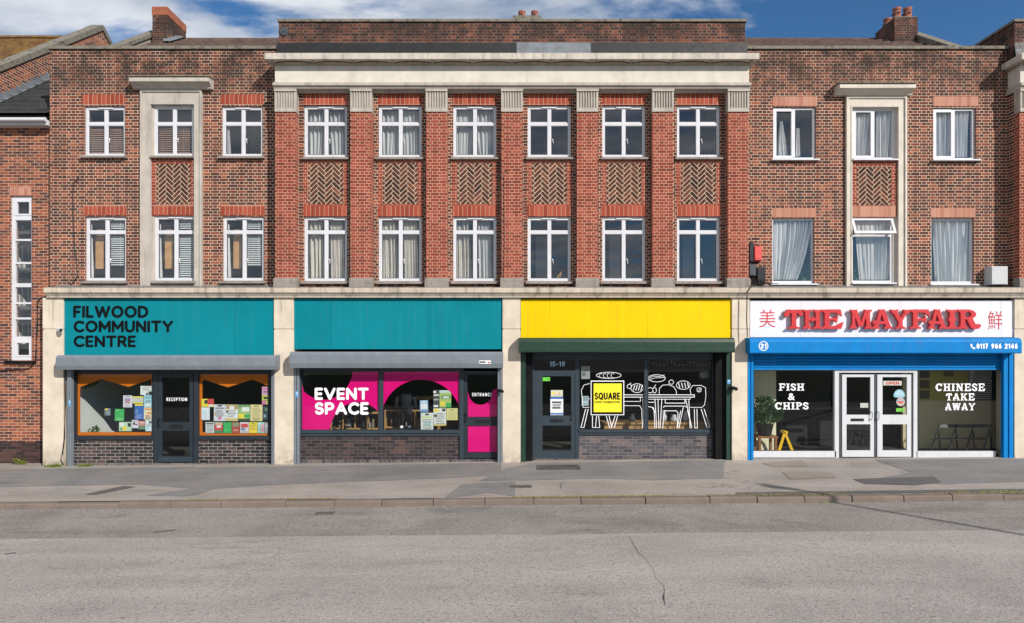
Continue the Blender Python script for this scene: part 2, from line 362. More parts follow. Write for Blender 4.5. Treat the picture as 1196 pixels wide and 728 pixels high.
def glass_mat(name, tint=(0.93, 0.96, 0.95), ior=1.5, boost=1.0, wave=0.0):
    t = NT(name); t.n.remove(t.b)
    lw_ = t.node('ShaderNodeLayerWeight'); lw_.inputs['Blend'].default_value = 0.5
    f5 = t.math('POWER', lw_.outputs['Facing'], 5.0); frv = t.math('ADD', t.math('MULTIPLY', f5, 0.9), 0.04)   # same on both faces of the pane
    gl = t.node('ShaderNodeBsdfGlossy'); gl.inputs['Roughness'].default_value = 0.0; gl.inputs['Color'].default_value = (0.95, 0.97, 1, 1)
    tr = t.node('ShaderNodeBsdfTransparent'); tr.inputs['Color'].default_value = (*tint, 1)
    if wave:
        bp = t.node('ShaderNodeBump'); bp.inputs['Strength'].default_value = wave; bp.inputs['Distance'].default_value = 0.02
        t.l.new(t.noise(t.pos(), 1.6, 1), bp.inputs['Height']); t.l.new(bp.outputs[0], gl.inputs['Normal'])
    mx = t.node('ShaderNodeMixShader'); t.put(mx.inputs[0], t.math('MULTIPLY', frv, boost))
    t.l.new(tr.outputs[0], mx.inputs[1]); t.l.new(gl.outputs[0], mx.inputs[2]); t.l.new(mx.outputs[0], t.out.inputs[0])
    return t.m

def asphalt(name, rgb, patch=0.25, grain=0.5, warm=None, streaks=0.0, crack=0.0, gscale=34, spots=0.0, oil=0.0):
    t = NT(name); p = t.pos()
    big = t.noise(p, 0.55, 7, 0.6, 0.6); c = t.ramp(big, [(0.28, tuple(v * (1 - patch) for v in rgb)), (0.72, tuple(v * (1 + patch) for v in rgb))])
    if warm: c = t.mix(t.rng(t.noise(p, 0.9, 5), 0.45, 0.7, 0, 0.6), c, warm)
    if streaks:
        s_ = t.rng(t.noise(t.scale(p, (0.22, 1.7, 1)), 1.0, 6, 0.6), 0.42, 0.72, 0, streaks); c = t.mix(s_, c, tuple(v * 1.35 for v in rgb))
        s2 = t.rng(t.noise(t.scale(p, (0.35, 1.3, 1)), 1.7, 6, 0.65), 0.56, 0.74, 0, streaks); c = t.mix(s2, c, tuple(v * 0.58 for v in rgb))
    g1 = t.noise(p, gscale, 3, 0.8); g2 = t.noise(p, gscale * 2.6, 2, 0.8)
    c = t.mix(t.rng(g1, 0.50, 0.70, 0, grain), c, tuple(v * 0.42 for v in rgb)); c = t.mix(t.rng(g2, 0.52, 0.70, 0, grain * 0.95), c, tuple(min(1, v * 1.9) for v in rgb))
    if crack:
        vz = t.node('ShaderNodeTexVoronoi', feature='DISTANCE_TO_EDGE'); vz.inputs['Scale'].default_value = 0.42
        vv = t.node('ShaderNodeVectorMath', operation='ADD'); t.l.new(p, vv.inputs[0])
        nn = t.node('ShaderNodeTexNoise'); nn.inputs['Scale'].default_value = 2.2; nn.inputs['Detail'].default_value = 5; t.l.new(p, nn.inputs['Vector'])
        sc2 = t.node('ShaderNodeVectorMath', operation='SCALE'); t.l.new(nn.outputs['Color'], sc2.inputs[0]); sc2.inputs['Scale'].default_value = 0.7
        t.l.new(sc2.outputs[0], vv.inputs[1]); t.l.new(vv.outputs[0], vz.inputs['Vector'])
        k = t.math('MULTIPLY', t.math('LESS_THAN', vz.outputs['Distance'], 0.008), t.rng(t.noise(p, 0.3, 2), 0.5, 0.62, 0, crack))
        c = t.mix(k, c, tuple(v * 0.3 for v in rgb))
    if oil:                                                      # drips, tyre scuffs and worn-through spots
        c = t.mix(t.rng(t.noise(t.scale(p, (0.7, 1.5, 1)), 1.3, 8, 0.72), 0.58, 0.74, 0, oil), c, tuple(v * 0.42 for v in rgb))
        c = t.mix(t.rng(t.noise(t.scale(p, (0.5, 1.2, 1)), 2.1, 8, 0.75), 0.60, 0.74, 0, oil * 0.8), c, tuple(min(1, v * 1.45) for v in rgb))
    if spots:                                                    # trodden-in gum and grit marks
        vs = t.node('ShaderNodeTexVoronoi'); vs.inputs['Scale'].default_value = 2.6; t.l.new(p, vs.inputs['Vector'])
        c = t.mix(t.math('MULTIPLY', t.math('LESS_THAN', vs.outputs['Distance'], 0.07), spots), c, tuple(v * 0.5 for v in rgb))
    t.bump(t.math('ADD', g1, t.math('MULTIPLY', t.noise(p, 8, 4), 0.8)), 0.65, 0.010)
    return t.fin(c, 0.92, 0.25)

def print_mat(name, rough=0.45):
    t = NT(name); a = t.node('ShaderNodeAttribute', attribute_name='Col'); n = t.noise(t.pos(), 25, 4)
    c = t.mix(t.rng(n, 0.3, 0.7, 0, 0.12), a.outputs['Color'], tuple([0.3] * 3))
    return t.fin(c, rough, 0.35)

def cloth(name, rgb, alpha=0.0, rough=0.95, emit=0):
    t = NT(name); t.n.remove(t.b)
    d = t.node('ShaderNodeBsdfDiffuse'); tl = t.node('ShaderNodeBsdfTranslucent'); tr = t.node('ShaderNodeBsdfTransparent')
    n = t.ramp(t.noise(t.scale(t.pos(), (18, 18, 1.0)), 1.0, 4), [(0.3, tuple(v * 0.7 for v in rgb)), (0.7, rgb)])
    t.l.new(n, d.inputs[0]); t.l.new(n, tl.inputs[0])
    m1 = t.node('ShaderNodeMixShader'); m1.inputs[0].default_value = 0.3; t.l.new(d.outputs[0], m1.inputs[1]); t.l.new(tl.outputs[0], m1.inputs[2])
    m2 = t.node('ShaderNodeMixShader'); m2.inputs[0].default_value = alpha; t.l.new(m1.outputs[0], m2.inputs[1]); t.l.new(tr.outputs[0], m2.inputs[2])
    t.l.new(m2.outputs[0], t.out.inputs[0]); return t.m

M = {}
BROWN = [(0.0, (0.058, 0.029, 0.026)), (0.22, (0.084, 0.035, 0.031)), (0.50, (0.122, 0.044, 0.034)), (0.80, (0.180, 0.056, 0.037)), (1.0, (0.290, 0.094, 0.054))]
RED = [(0.0, (0.165, 0.036, 0.023)), (0.35, (0.225, 0.045, 0.027)), (0.7, (0.260, 0.054, 0.032)), (1.0, (0.320, 0.082, 0.052))]
MORT = (0.84, 0.63, 0.45)
M['brown'] = brick_mat('brown_brick', BROWN, MORT, soot=0.85, soot_z=(8.9, 10.2), efflo=0.18)
M['attic'] = brick_mat('attic_brick', [(p, tuple(v * 0.8 for v in c)) for p, c in BROWN], (0.34, 0.28, 0.22), soot=0.75, soot_z=(10.3, 10.9), efflo=0.3)
M['red'] = brick_mat('red_brick', RED, (0.78, 0.55, 0.40), ms=0.0052, stain=0.12, efflo=0.12)
M['house'] = brick_mat('house_brick', [(0.0, (0.070, 0.032, 0.030)), (0.3, (0.13, 0.046, 0.034)), (0.6, (0.215, 0.062, 0.036)), (1.0, (0.33, 0.105, 0.052))], (0.66, 0.52, 0.39), squash=1.0, stain=0.15)
M['plinth'] = brick_mat('plinth_brick', [(0.0, (0.028, 0.018, 0.020)), (0.6, (0.060, 0.032, 0.032)), (1.0, (0.10, 0.05, 0.04))], (0.10, 0.085, 0.075), squash=1.0, stain=0.5)
M['soldier'] = brick_mat('soldier_brick', [(0.0, (0.235, 0.045, 0.026)), (0.5, (0.300, 0.060, 0.034)), (1.0, (0.360, 0.085, 0.050))], (0.66, 0.42, 0.30), rh=0.112, ms=0.0062, squash=1.0, soldier=True, bw=0.5, offs=0.0, stain=0.15)
M['soldier_pale'] = brick_mat('pale_soldier_brick', [(0.0, (0.36, 0.15, 0.10)), (0.5, (0.42, 0.19, 0.13)), (1.0, (0.48, 0.24, 0.17))], (0.58, 0.42, 0.33), rh=0.112, ms=0.0055, squash=1.0, soldier=True, bw=0.5, offs=0.0, stain=0.12)
M['dark'] = brick_mat('dark_grey_brick', [(0.0, (0.018, 0.017, 0.020)), (0.4, (0.034, 0.030, 0.033)), (0.8, (0.056, 0.045, 0.046)), (1.0, (0.10, 0.065, 0.058))], (0.46, 0.43, 0.40), bw=0.235, rh=0.082, ms=0.0060, squash=1.0, stain=0.15)
M['dark2'] = brick_mat('dark_purple_brick', [(0.0, (0.024, 0.020, 0.022)), (0.4, (0.040, 0.033, 0.036)), (0.8, (0.060, 0.044, 0.045)), (1.0, (0.10, 0.056, 0.050))], (0.21, 0.19, 0.18), bw=0.235, rh=0.082, ms=0.0045, squash=1.0, stain=0.2)
M['dark3'] = brick_mat('grey_brick', [(0.0, (0.055, 0.050, 0.055)), (0.4, (0.080, 0.075, 0.086)), (0.8, (0.108, 0.094, 0.102)), (1.0, (0.150, 0.118, 0.112))], (0.36, 0.33, 0.31), bw=0.235, rh=0.082, ms=0.0045, squash=1.0, stain=0.15)
M['edge'] = brick_mat('brick_on_edge', [(0.0, (0.05, 0.045, 0.048)), (0.6, (0.10, 0.09, 0.09)), (1.0, (0.17, 0.14, 0.13))], (0.28, 0.26, 0.24), bw=0.11, rh=0.4, ms=0.006, squash=1.0, stain=0.4)
M['chimney_orange'] = brick_mat('orange_brick', [(0.0, (0.27, 0.075, 0.04)), (1.0, (0.36, 0.11, 0.06))], (0.40, 0.22, 0.14), squash=1.0, stain=0.2)
M['stone'] = stone_mat('grey_stone', (0.46, 0.415, 0.365), streak=0.45)
M['frieze'] = stone_mat('cracked_render', (0.62, 0.57, 0.505), streak=0.24, dark=(0.30, 0.22, 0.16))
M['cap'] = stone_mat('carved_stone', (0.44, 0.395, 0.345), streak=0.55)
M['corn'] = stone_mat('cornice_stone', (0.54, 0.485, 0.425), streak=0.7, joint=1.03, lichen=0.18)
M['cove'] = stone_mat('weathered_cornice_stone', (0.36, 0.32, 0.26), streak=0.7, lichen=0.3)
M['ledge'] = stone_mat('ledge_stone', (0.52, 0.445, 0.36), streak=0.85, dark=(0.07, 0.06, 0.05), joint=0.945, lichen=0.15)
M['coping'] = stone_mat('old_coping_stone', (0.20, 0.18, 0.145), streak=0.6, lichen=0.8, joint=0.9)
M['sillstone'] = stone_mat('sill_stone', (0.27, 0.24, 0.215), streak=0.6, lichen=0.3)
M['cream'] = stone_mat('cream_masonry_paint', (0.62, 0.535, 0.43), streak=0.16, dark=(0.30, 0.25, 0.19), rough=0.75, bump=0.15, splash=0.75)
M['surround'] = stone_mat('cream_stone_surround', (0.60, 0.545, 0.47), streak=0.14, dark=(0.25, 0.22, 0.18))
M['lead'] = paint('lead_sheet', (0.15, 0.165, 0.185), 0.55, 0.25, dirt=0.3, scale=6)
M['felt'] = paint('bitumen_felt', (0.012, 0.012, 0.013), 0.55, 0.4, dirt=0.0, scale=5)
M['ledgetop'] = paint('lead_flashing', (0.17, 0.165, 0.16), 0.7, 0.35, dirt=0.5, scale=5)
M['white'] = paint('white_plastic', (0.58, 0.58, 0.61), 0.35, 0.05, 0.4, dirt=0.10)
M['whitealu'] = paint('white_aluminium', (0.56, 0.57, 0.59), 0.35, 0.05, 0.5, dirt=0.12)
M['anth'] = paint('anthracite_paint', (0.020, 0.028, 0.036), 0.42, 0.12, 0.3, dirt=0.0)
M['anthl'] = paint('slate_grey_paint', (0.030, 0.043, 0.055), 0.42, 0.12, 0.3)
M['shutter'] = paint('grey_shutter_paint', (0.165, 0.190, 0.215), 0.5, 0.12, 0.3, dirt=0.25)
M['teal'] = paint('teal_paint', (0.0, 0.178, 0.222), 0.7, 0.08, 0.12, dirt=0.12, scale=1.2, joint=2.41)
M['yellow'] = paint('yellow_paint', (0.70, 0.485, 0.0), 0.7, 0.07, 0.12, dirt=0.12, scale=1.2, joint=2.44)
M['signwhite'] = paint('white_sign_panel', (0.64, 0.64, 0.68), 0.4, 0.03, 0.4, dirt=0.08, joint=2.5)
M['blue'] = paint('blue_paint', (0.0, 0.175, 0.48), 0.6, 0.10, 0.15, dirt=0.28)
M['green'] = paint('dark_green_paint', (0.010, 0.036, 0.022), 0.42, 0.15, 0.4, dirt=0.08)
M['black'] = paint('black_paint', (0.006, 0.006, 0.007), 0.55, 0.3, 0.12)
M['ink'] = paint('black_lettering', (0.006, 0.007, 0.008), 0.7, 0.2, 0.05)
M['redp'] = paint('red_acrylic', (0.50, 0.006, 0.012), 0.5, 0.06, 0.5)
M['redc'] = paint('dark_red_paint', (0.50, 0.02, 0.03), 0.5, 0.1, 0.3)
M['vinyl'] = paint('white_vinyl', (0.82, 0.82, 0.84), 0.5, 0.04, 0.3)
M['pink'] = paint('magenta_film', (0.70, 0.0, 0.18), 0.6, 0.04, 0.1)
M['orange'] = paint('orange_paint', (0.58, 0.145, 0.008), 0.6, 0.08, 0.1)
M['wood'] = paint('pale_wood', (0.42, 0.24, 0.10), 0.55, 0.2, 0.3, scale=8)
M['woodbrown'] = paint('brown_wood', (0.24, 0.10, 0.035), 0.5, 0.25, 0.3, scale=8)
M['room'] = paint('room_shade_dim', (0.10, 0.10, 0.105), 0.9, 0.1, 0.1)  # walls would be white; the rooms' shade is put into this colour
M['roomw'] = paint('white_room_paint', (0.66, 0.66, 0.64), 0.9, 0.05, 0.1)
M['roomd'] = paint('room_shade_dark', (0.028, 0.028, 0.030), 0.9, 0.15, 0.1)  # deepest indoor shade put into the colour
M['roomc'] = paint('cream_room_paint', (0.72, 0.68, 0.50), 0.9, 0.06, 0.1)
M['roomo'] = paint('olive_room_paint', (0.60, 0.50, 0.30), 0.8, 0.1, 0.2)
M['floor'] = paint('dark_floor', (0.07, 0.065, 0.06), 0.6, 0.2, 0.3)
M['glass'] = glass_mat('window_glass', (0.985, 0.985, 0.98), wave=0.03, boost=1.5)
M['shopglass'] = glass_mat('shop_glass', (0.93, 0.95, 0.945), wave=0.0, boost=0.5)
M['print'] = print_mat('printed_paper')
M['net'] = cloth('grey_net', (0.74, 0.77, 0.78), 0.10)
M['curtain'] = cloth('cream_curtain', (0.80, 0.77, 0.69), 0.03)
M['drape'] = cloth('white_voile', (0.88, 0.90, 0.91), 0.08)
M['blindb'] = paint('brown_blind', (0.36, 0.22, 0.15), 0.6, 0.1)
M['blindg'] = paint('grey_blind', (0.58, 0.63, 0.64), 0.6, 0.1)
M['plast_red'] = paint('red_plastic', (0.62, 0.075, 0.07), 0.4, 0.06, 0.4)
M['plast_blk'] = paint('black_plastic', (0.010, 0.010, 0.012), 0.4, 0.2, 0.4)
M['plast_gry'] = paint('grey_plastic', (0.055, 0.065, 0.075), 0.45, 0.1, 0.4)
M['box'] = paint('pale_grey_cabinet', (0.47, 0.48, 0.49), 0.45, 0.05, 0.4, dirt=0.1)
M['metal'] = paint('brushed_metal', (0.55, 0.55, 0.56), 0.3, 0.05, 0.5, metal=0.9)
M['pot'] = paint('terracotta', (0.30, 0.115, 0.08), 0.8, 0.25, 0.2, dirt=0.45)
M['potblk'] = paint('black_pot', (0.012, 0.012, 0.012), 0.5, 0.2)
M['yplast'] = paint('yellow_plastic', (0.80, 0.45, 0.01), 0.4, 0.05)
M['cloth_dark'] = paint('dark_fabric', (0.018, 0.02, 0.026), 0.95, 0.3, 0.1)
M['vine'] = paint('clear_vinyl_blue', (0.45, 0.65, 0.75), 0.5, 0.1)
def leaf_mat(name, a, b):
    t = NT(name); rp = t.node('ShaderNodeNewGeometry').outputs['Random Per Island']
    return t.fin(t.ramp(rp, [(0.0, a), (1.0, b)]), 0.55, 0.35)
M['leaf'] = leaf_mat('dark_leaves', (0.016, 0.05, 0.014), (0.06, 0.14, 0.035))
M['weed'] = leaf_mat('weed_leaves', (0.06, 0.09, 0.015), (0.20, 0.24, 0.03))
M['moss'] = leaf_mat('dry_moss', (0.14, 0.12, 0.03), (0.32, 0.25, 0.06))
def tile_mat(name, a, b, pitch=0.0, moss=0.0):
    t = NT(name); p = t.pos(); c = t.ramp(t.noise(p, 2.2, 7, 0.7), [(0.3, a), (0.7, b)])
    c = t.mix(t.rng(t.noise(p, 9, 5, 0.7), 0.58, 0.72, 0, 0.6), c, tuple(v * 2.2 for v in b))
    if moss: c = t.mix(t.rng(t.noise(p, 3.5, 6, 0.7), 0.45, 0.62, 0, moss), c, (0.30, 0.20, 0.045))
    t.bump(t.noise(p, 40, 4), 0.4, 0.01)
    return t.fin(c, 0.85, 0.25)
M['tile'] = tile_mat('brown_roof_tile', (0.055, 0.036, 0.03), (0.13, 0.085, 0.07))
M['slate'] = tile_mat('dark_roof_tile', (0.022, 0.022, 0.023), (0.050, 0.050, 0.052))
M['mosstile'] = tile_mat('mossy_roof_tile', (0.10, 0.048, 0.022), (0.16, 0.085, 0.035), moss=0.35)
M['road'] = asphalt('road_asphalt', (0.300, 0.273, 0.252), 0.14, 0.95, streaks=0.6, oil=0.35, gscale=24)
M['lane'] = asphalt('worn_lane_asphalt', (0.220, 0.200, 0.182), 0.36, 1.0, streaks=0.7, gscale=20, oil=0.65)
M['pave'] = asphalt('pavement_asphalt', (0.290, 0.258, 0.232), 0.26, 0.6, streaks=0.6, crack=0.45, spots=0.8)
M['pavegrey'] = asphalt('grey_pavement_asphalt', (0.186, 0.180, 0.174), 0.28, 0.5, streaks=0.6, warm=(0.25, 0.21, 0.18), spots=0.8)
M['pavedark'] = asphalt('fresh_asphalt', (0.110, 0.103, 0.098), 0.22, 0.45)
M['crack'] = asphalt('crack_filler', (0.165, 0.150, 0.138), 0.2, 0.5)
M['pavepale'] = asphalt('pale_asphalt', (0.27, 0.235, 0.20), 0.15, 0.35)
M['kerb'] = stone_mat('kerb_stone', (0.180, 0.142, 0.118), streak=0.5, dark=(0.08, 0.065, 0.055), rough=0.9)
M['verge'] = asphalt('added_verge_green', (0.030, 0.050, 0.016), 0.3, 0.5)  # low colour of the added sheet keeps the glass reflections dark
M['iron'] = paint('rusty_iron', (0.100, 0.088, 0.080), 0.7, 0.35)

# ------------------------------------------------------------------ ground
def sheet(name, x0, x1, ys, zoff, mat, nx=24):
    mb = MB(); V = []; n = len(ys)
    for i in range(nx + 1):
        x = x0 + (x1 - x0) * i / nx
        for y, z in ys: V.append((x, y, z + TILT * x + zoff))
    mb.add(V, [(i * n + j + 1, i * n + j, (i + 1) * n + j, (i + 1) * n + j + 1)[::-1] for i in range(nx) for j in range(n - 1)])
    return tag(mb.build(name, mat), kind='structure')
sheet('road', -60, 60, [(-6.02, -0.15), (-70, -0.15)], 0, M['road'])
sheet('road_edge', -60, 60, [(-4.0, -0.15), (-6.02, -0.15)], 0.0, M['lane'])
sheet('pavement', -60, 60, [(0.6, 0.055), (-0.3, 0.05), (-3.86, -0.028)], 0, M['pave'])
g = MB(); g.add([(-1500, -1500, -1.1), (1500, -1500, -1.1), (1500, 1500, -1.1), (-1500, 1500, -1.1)], [(0, 1, 2, 3)]); tag(g.build('ground', M['pavegrey']), kind='structure')
# kerb: one lofted strip with a shallow groove at every joint
kb = MB(); V = []; prof = [(-3.86, -0.029), (-3.965, -0.032), (-3.992, -0.042), (-4.004, -0.065), (-4.012, -0.2)]
xs = []; x = -40.0
while x < 40:
    L = random.choice((0.92, 0.95, 1.0, 1.25)); xs += [(x, 0, 0)]
    dz, dy = random.uniform(-0.013, 0.013), random.uniform(-0.013, 0.013)
    xs += [(x + 0.012, 1, (dy, dz)), (x + L * 0.5, 1, (dy, dz)), (x + L - 0.012, 1, (dy, dz))]; x += L
for (x, k, d) in xs:
    for j, (y, z) in enumerate(prof):
        if k: V.append((x, y + d[0], z + TILT * x + (d[1] if j < 4 else 0)))
        else: V.append((x, y + (0.022 if j > 0 else 0), z - (0.024 if j < 4 else 0) + TILT * x))
n = len(prof)
kb.add(V, [(i * n + j, i * n + j + 1, (i + 1) * n + j + 1, (i + 1) * n + j) for i in range(len(xs) - 1) for j in range(n - 1)])
tag(kb.build('kerb', M['kerb']), kind='structure')
# patches of other asphalt, following their outlines on the ground
def on_ground(px, py):
    """point where the view ray of a pixel meets pavement or road: used once to read positions off the photograph"""
    z = 0.0
    for _ in range(6):
        d = (CH - z) * F / max(py - 405, 1); x = (px - 598) * d / F; z = ground_z(x, d - CD)
    return x, d - CD
def patch(name, pts, mat, lift=0.004):
    mb = MB(); P3 = []
    for px, py in pts:
        x, y = on_ground(px, py); P3.append((x, y))
    out = []
    for i in range(len(P3)):
        a, b = P3[i], P3[(i + 1) % len(P3)]; k = max(1, int(math.hypot(b[0] - a[0], b[1] - a[1]) / 0.25))
        for j in range(k):
            f = j / k; w = 0.006 if "crack" in name else 0.02
            out.append((a[0] + (b[0] - a[0]) * f + random.uniform(-w, w), a[1] + (b[1] - a[1]) * f + random.uniform(-w, w)))
    V = [(x, y, ground_z(x, y) + lift) for x, y in out]
    ar = sum(V[i][0] * V[(i + 1) % len(V)][1] - V[(i + 1) % len(V)][0] * V[i][1] for i in range(len(V)))
    f = tuple(range(len(V))); mb.add(V, [f if ar > 0 else f[::-1]])
    return tag(mb.build(name, mat), kind='structure')
patch('pavement_patch', [(-60, 549), (120, 547), (330, 545), (585, 541), (585, 556), (440, 562), (330, 566), (240, 572), (160, 566), (60, 568), (-60, 570)], M['pavegrey'])
patch('pavement_patch', [(622, 541), (846, 538), (846, 559), (760, 561), (700, 559), (630, 561), (560, 562), (590, 548)], M['pavegrey'], 0.0045)
patch('pavement_patch', [(1020, 537), (1250, 536), (1250, 561), (1100, 566), (1010, 562), (1064, 552)], M['pavegrey'], 0.0045)
patch('pavement_patch', [(170, 579), (222, 571), (250, 571), (232, 578), (212, 580)], M['pavegrey'], 0.0045)
patch('pavement_patch', [(517, 583), (540, 566), (602, 563), (602, 580), (572, 583)], M['pavegrey'], 0.0045)
patch('pavement_repair', [(98, 578), (144, 568), (158, 569), (112, 578)], M['pavedark'], 0.008)
patch('pavement_repair', [(996, 560), (1092, 557), (1098, 564), (1070, 567), (1012, 566)], M['pavedark'], 0.008)
patch('pavement_repair', [(914, 552), (970, 552), (976, 558), (924, 560)], M['pavepale'], 0.008)
patch('pavement_repair', [(890, 541), (935, 538), (945, 545), (905, 546)], M['pavepale'], 0.008)
patch('pavement_repair', [(860, 575.5), (1196, 571.5), (1196, 575), (860, 578.5)], M['pavedark'], 0.008)

# ------------------------------------------------------------------ window kit
def frame_four(mb, x0, x1, z0, z1, y, zt, fw=0.062, mw=0.040):
    """white four-light casement: outer frame, mullion, transom and the sashes' own edges"""
    mb.box(x0, x0 + fw, y, y + 0.07, z0, z1); mb.box(x1 - fw, x1, y, y + 0.07, z0, z1)
    mb.box(x0 + fw, x1 - fw, y, y + 0.07, z1 - fw * 1.25, z1); mb.box(x0 + fw, x1 - fw, y, y + 0.07, z0, z0 + fw)
    cx = (x0 + x1) / 2
    mb.box(cx - mw, cx + mw, y + 0.002, y + 0.068, z0 + fw, z1 - fw * 1.25)
    mb.box(x0 + fw, cx - mw, y + 0.004, y + 0.066, zt - mw, zt + mw); mb.box(cx + mw, x1 - fw, y + 0.004, y + 0.066, zt - mw, zt + mw)
    for a, b in ((x0 + fw, cx - mw), (cx + mw, x1 - fw)):        # raised sash edges
        for c, d in ((z0 + fw, zt - mw), (zt + mw, z1 - fw * 1.25)):
            e = 0.012
            k_ = 0.013; mb.box(a + e, a + e + k_, y + 0.03, y + 0.058, c + e, d - e, 1); mb.box(b - e - k_, b - e, y + 0.03, y + 0.058, c + e, d - e, 1); mb.box(a + e + k_, b - e - k_, y + 0.03, y + 0.058, c + e, c + e + k_, 1); mb.box(a + e + k_, b - e - k_, y + 0.03, y + 0.058, d - e - k_, d - e, 1)
            mb.box(a, a + e, y + 0.016, y + 0.06, c, d); mb.box(b - e, b, y + 0.016, y + 0.06, c, d); mb.box(a + e, b - e, y + 0.016, y + 0.06, c, c + e); mb.box(a + e, b - e, y + 0.016, y + 0.06, d - e, d)
def window(parent, r, yf, style='four', zt=None, sill='stone', handle=True, sillx=0.05, sillproj=0.10, wally=0.0):
    x0, x1, z0, z1 = r; mb = MB()
    if style == 'four':
        zt = zt if zt is not None else z1 - (z1 - z0) * 0.32; frame_four(mb, x0, x1, z0, z1, yf, zt)
    elif style == 'two':
        fw = 0.055; cx = (x0 + x1) / 2
        mb.box(x0, x0 + fw, yf, yf + 0.07, z0, z1); mb.box(x1 - fw, x1, yf, yf + 0.07, z0, z1); mb.box(x0 + fw, x1 - fw, yf, yf + 0.07, z1 - fw, z1); mb.box(x0 + fw, x1 - fw, yf, yf + 0.07, z0, z0 + fw)
        mb.box(cx - 0.06, cx + 0.03, yf - 0.012, yf + 0.068, z0 + fw, z1 - fw)
        sw = 0.045                                              # the left light is an opening sash, standing proud
        mb.box(x0 + 0.012, x0 + fw + sw, yf - 0.014, yf - 0.001, z0 + 0.03, z1 - 0.02); mb.box(x0 + fw + sw, cx - 0.0605, yf - 0.013, yf - 0.001, z1 - fw - sw, z1 - 0.02); mb.box(x0 + fw + sw, cx - 0.0605, yf - 0.013, yf - 0.001, z0 + 0.03, z0 + fw + sw)
    elif style == 'vent':
        fw = 0.05
        mb.box(x0, x0 + fw, yf, yf + 0.07, z0, z1); mb.box(x1 - fw, x1, yf, yf + 0.07, z0, z1); mb.box(x0 + fw, x1 - fw, yf, yf + 0.07, z1 - fw, z1); mb.box(x0 + fw, x1 - fw, yf, yf + 0.07, z0, z0 + fw)
        mb.box(x0 + fw, x1 - fw, yf - 0.004, yf + 0.066, zt - 0.05, zt)
    else:
        fw = 0.042
        mb.box(x0, x0 + fw, yf, yf + 0.07, z0, z1); mb.box(x1 - fw, x1, yf, yf + 0.07, z0, z1); mb.box(x0 + fw, x1 - fw, yf, yf + 0.07, z1 - fw, z1); mb.box(x0 + fw, x1 - fw, yf, yf + 0.07, z0, z0 + fw * 1.5)
    w = mb.build('window', [M['white'], M['plast_gry']], parent)
    pb = MB(); ztop = z1 - 0.03
    if style == 'vent': ztop = zt - 0.01
    pb.box(x0 + 0.03, x1 - 0.03, yf + 0.034, yf + 0.040, z0 + 0.03, ztop); pb.build('pane', M['glass'], w)
    if style == 'four':
        v = MB(); cx = (x0 + x1) / 2; v.box(cx - 0.19, cx + 0.19, yf - 0.025, yf - 0.0005, z1 - 0.062, z1 - 0.032); v.build('trickle_vent', M['white'], w)
        if handle:
            h = MB(); hx = cx + 0.085; hz = z0 + (z1 - z0) * 0.30
            h.tube([(hx, yf - 0.01, hz + 0.06), (hx + 0.012, yf - 0.02, hz + 0.03), (hx + 0.016, yf - 0.02, hz - 0.04)], 0.008); h.box(hx - 0.012, hx + 0.012, yf - 0.01, yf + 0.03, hz + 0.04, hz + 0.08); h.build('handle', M['white'], w)
    if style == 'vent':                                         # top-hung light pushed open
        o = MB(); a = R(24); H = z1 - zt; ev = []
        def tilt(px_, dz, dy): return (px_, yf - 0.02 - dz * math.sin(a) + dy * math.cos(a), z1 - 0.01 - dz * math.cos(a) - dy * math.sin(a))
        def slab(xa, xb, da, db):
            V = [tilt(xa, da, 0), tilt(xb, da, 0), tilt(xb, db, 0), tilt(xa, db, 0), tilt(xa, da, 0.04), tilt(xb, da, 0.04), tilt(xb, db, 0.04), tilt(xa, db, 0.04)]
            o.add(V, [(0, 3, 2, 1), (4, 5, 6, 7), (0, 1, 5, 4), (1, 2, 6, 5), (2, 3, 7, 6), (3, 0, 4, 7)])
        slab(x0, x1, 0, 0.06); slab(x0, x1, H - 0.05, H + 0.02); slab(x0, x0 + 0.06, 0.06, H - 0.05); slab(x1 - 0.06, x1, 0.06, H - 0.05)
        ob = o.build('top_light', M['white'], w)
        q = MB(); V = [tilt(x0 + 0.05, 0.05, 0.018), tilt(x1 - 0.05, 0.05, 0.018), tilt(x1 - 0.05, H - 0.04, 0.018), tilt(x0 + 0.05, H - 0.04, 0.018), tilt(x0 + 0.05, 0.05, 0.022), tilt(x1 - 0.05, 0.05, 0.022), tilt(x1 - 0.05, H - 0.04, 0.022), tilt(x0 + 0.05, H - 0.04, 0.022)]
        q.add(V, [(0, 3, 2, 1), (4, 5, 6, 7), (0, 1, 5, 4), (1, 2, 6, 5), (2, 3, 7, 6), (3, 0, 4, 7)]); q.build('pane', M['glass'], w)
    if sill:
        s_ = MB(); ys = wally - sillproj; hh = 0.075 if sill == 'stone' else 0.05
        s_.prism_x([(yf + 0.02, z0 + 0.012), (yf + 0.02, z0 - hh), (ys, z0 - hh), (ys, z0 - hh * 0.35)], x0 - sillx, x1 + sillx)
        s_.build('sill', M['sillstone'] if sill == 'stone' else M['white'], w)
    return w
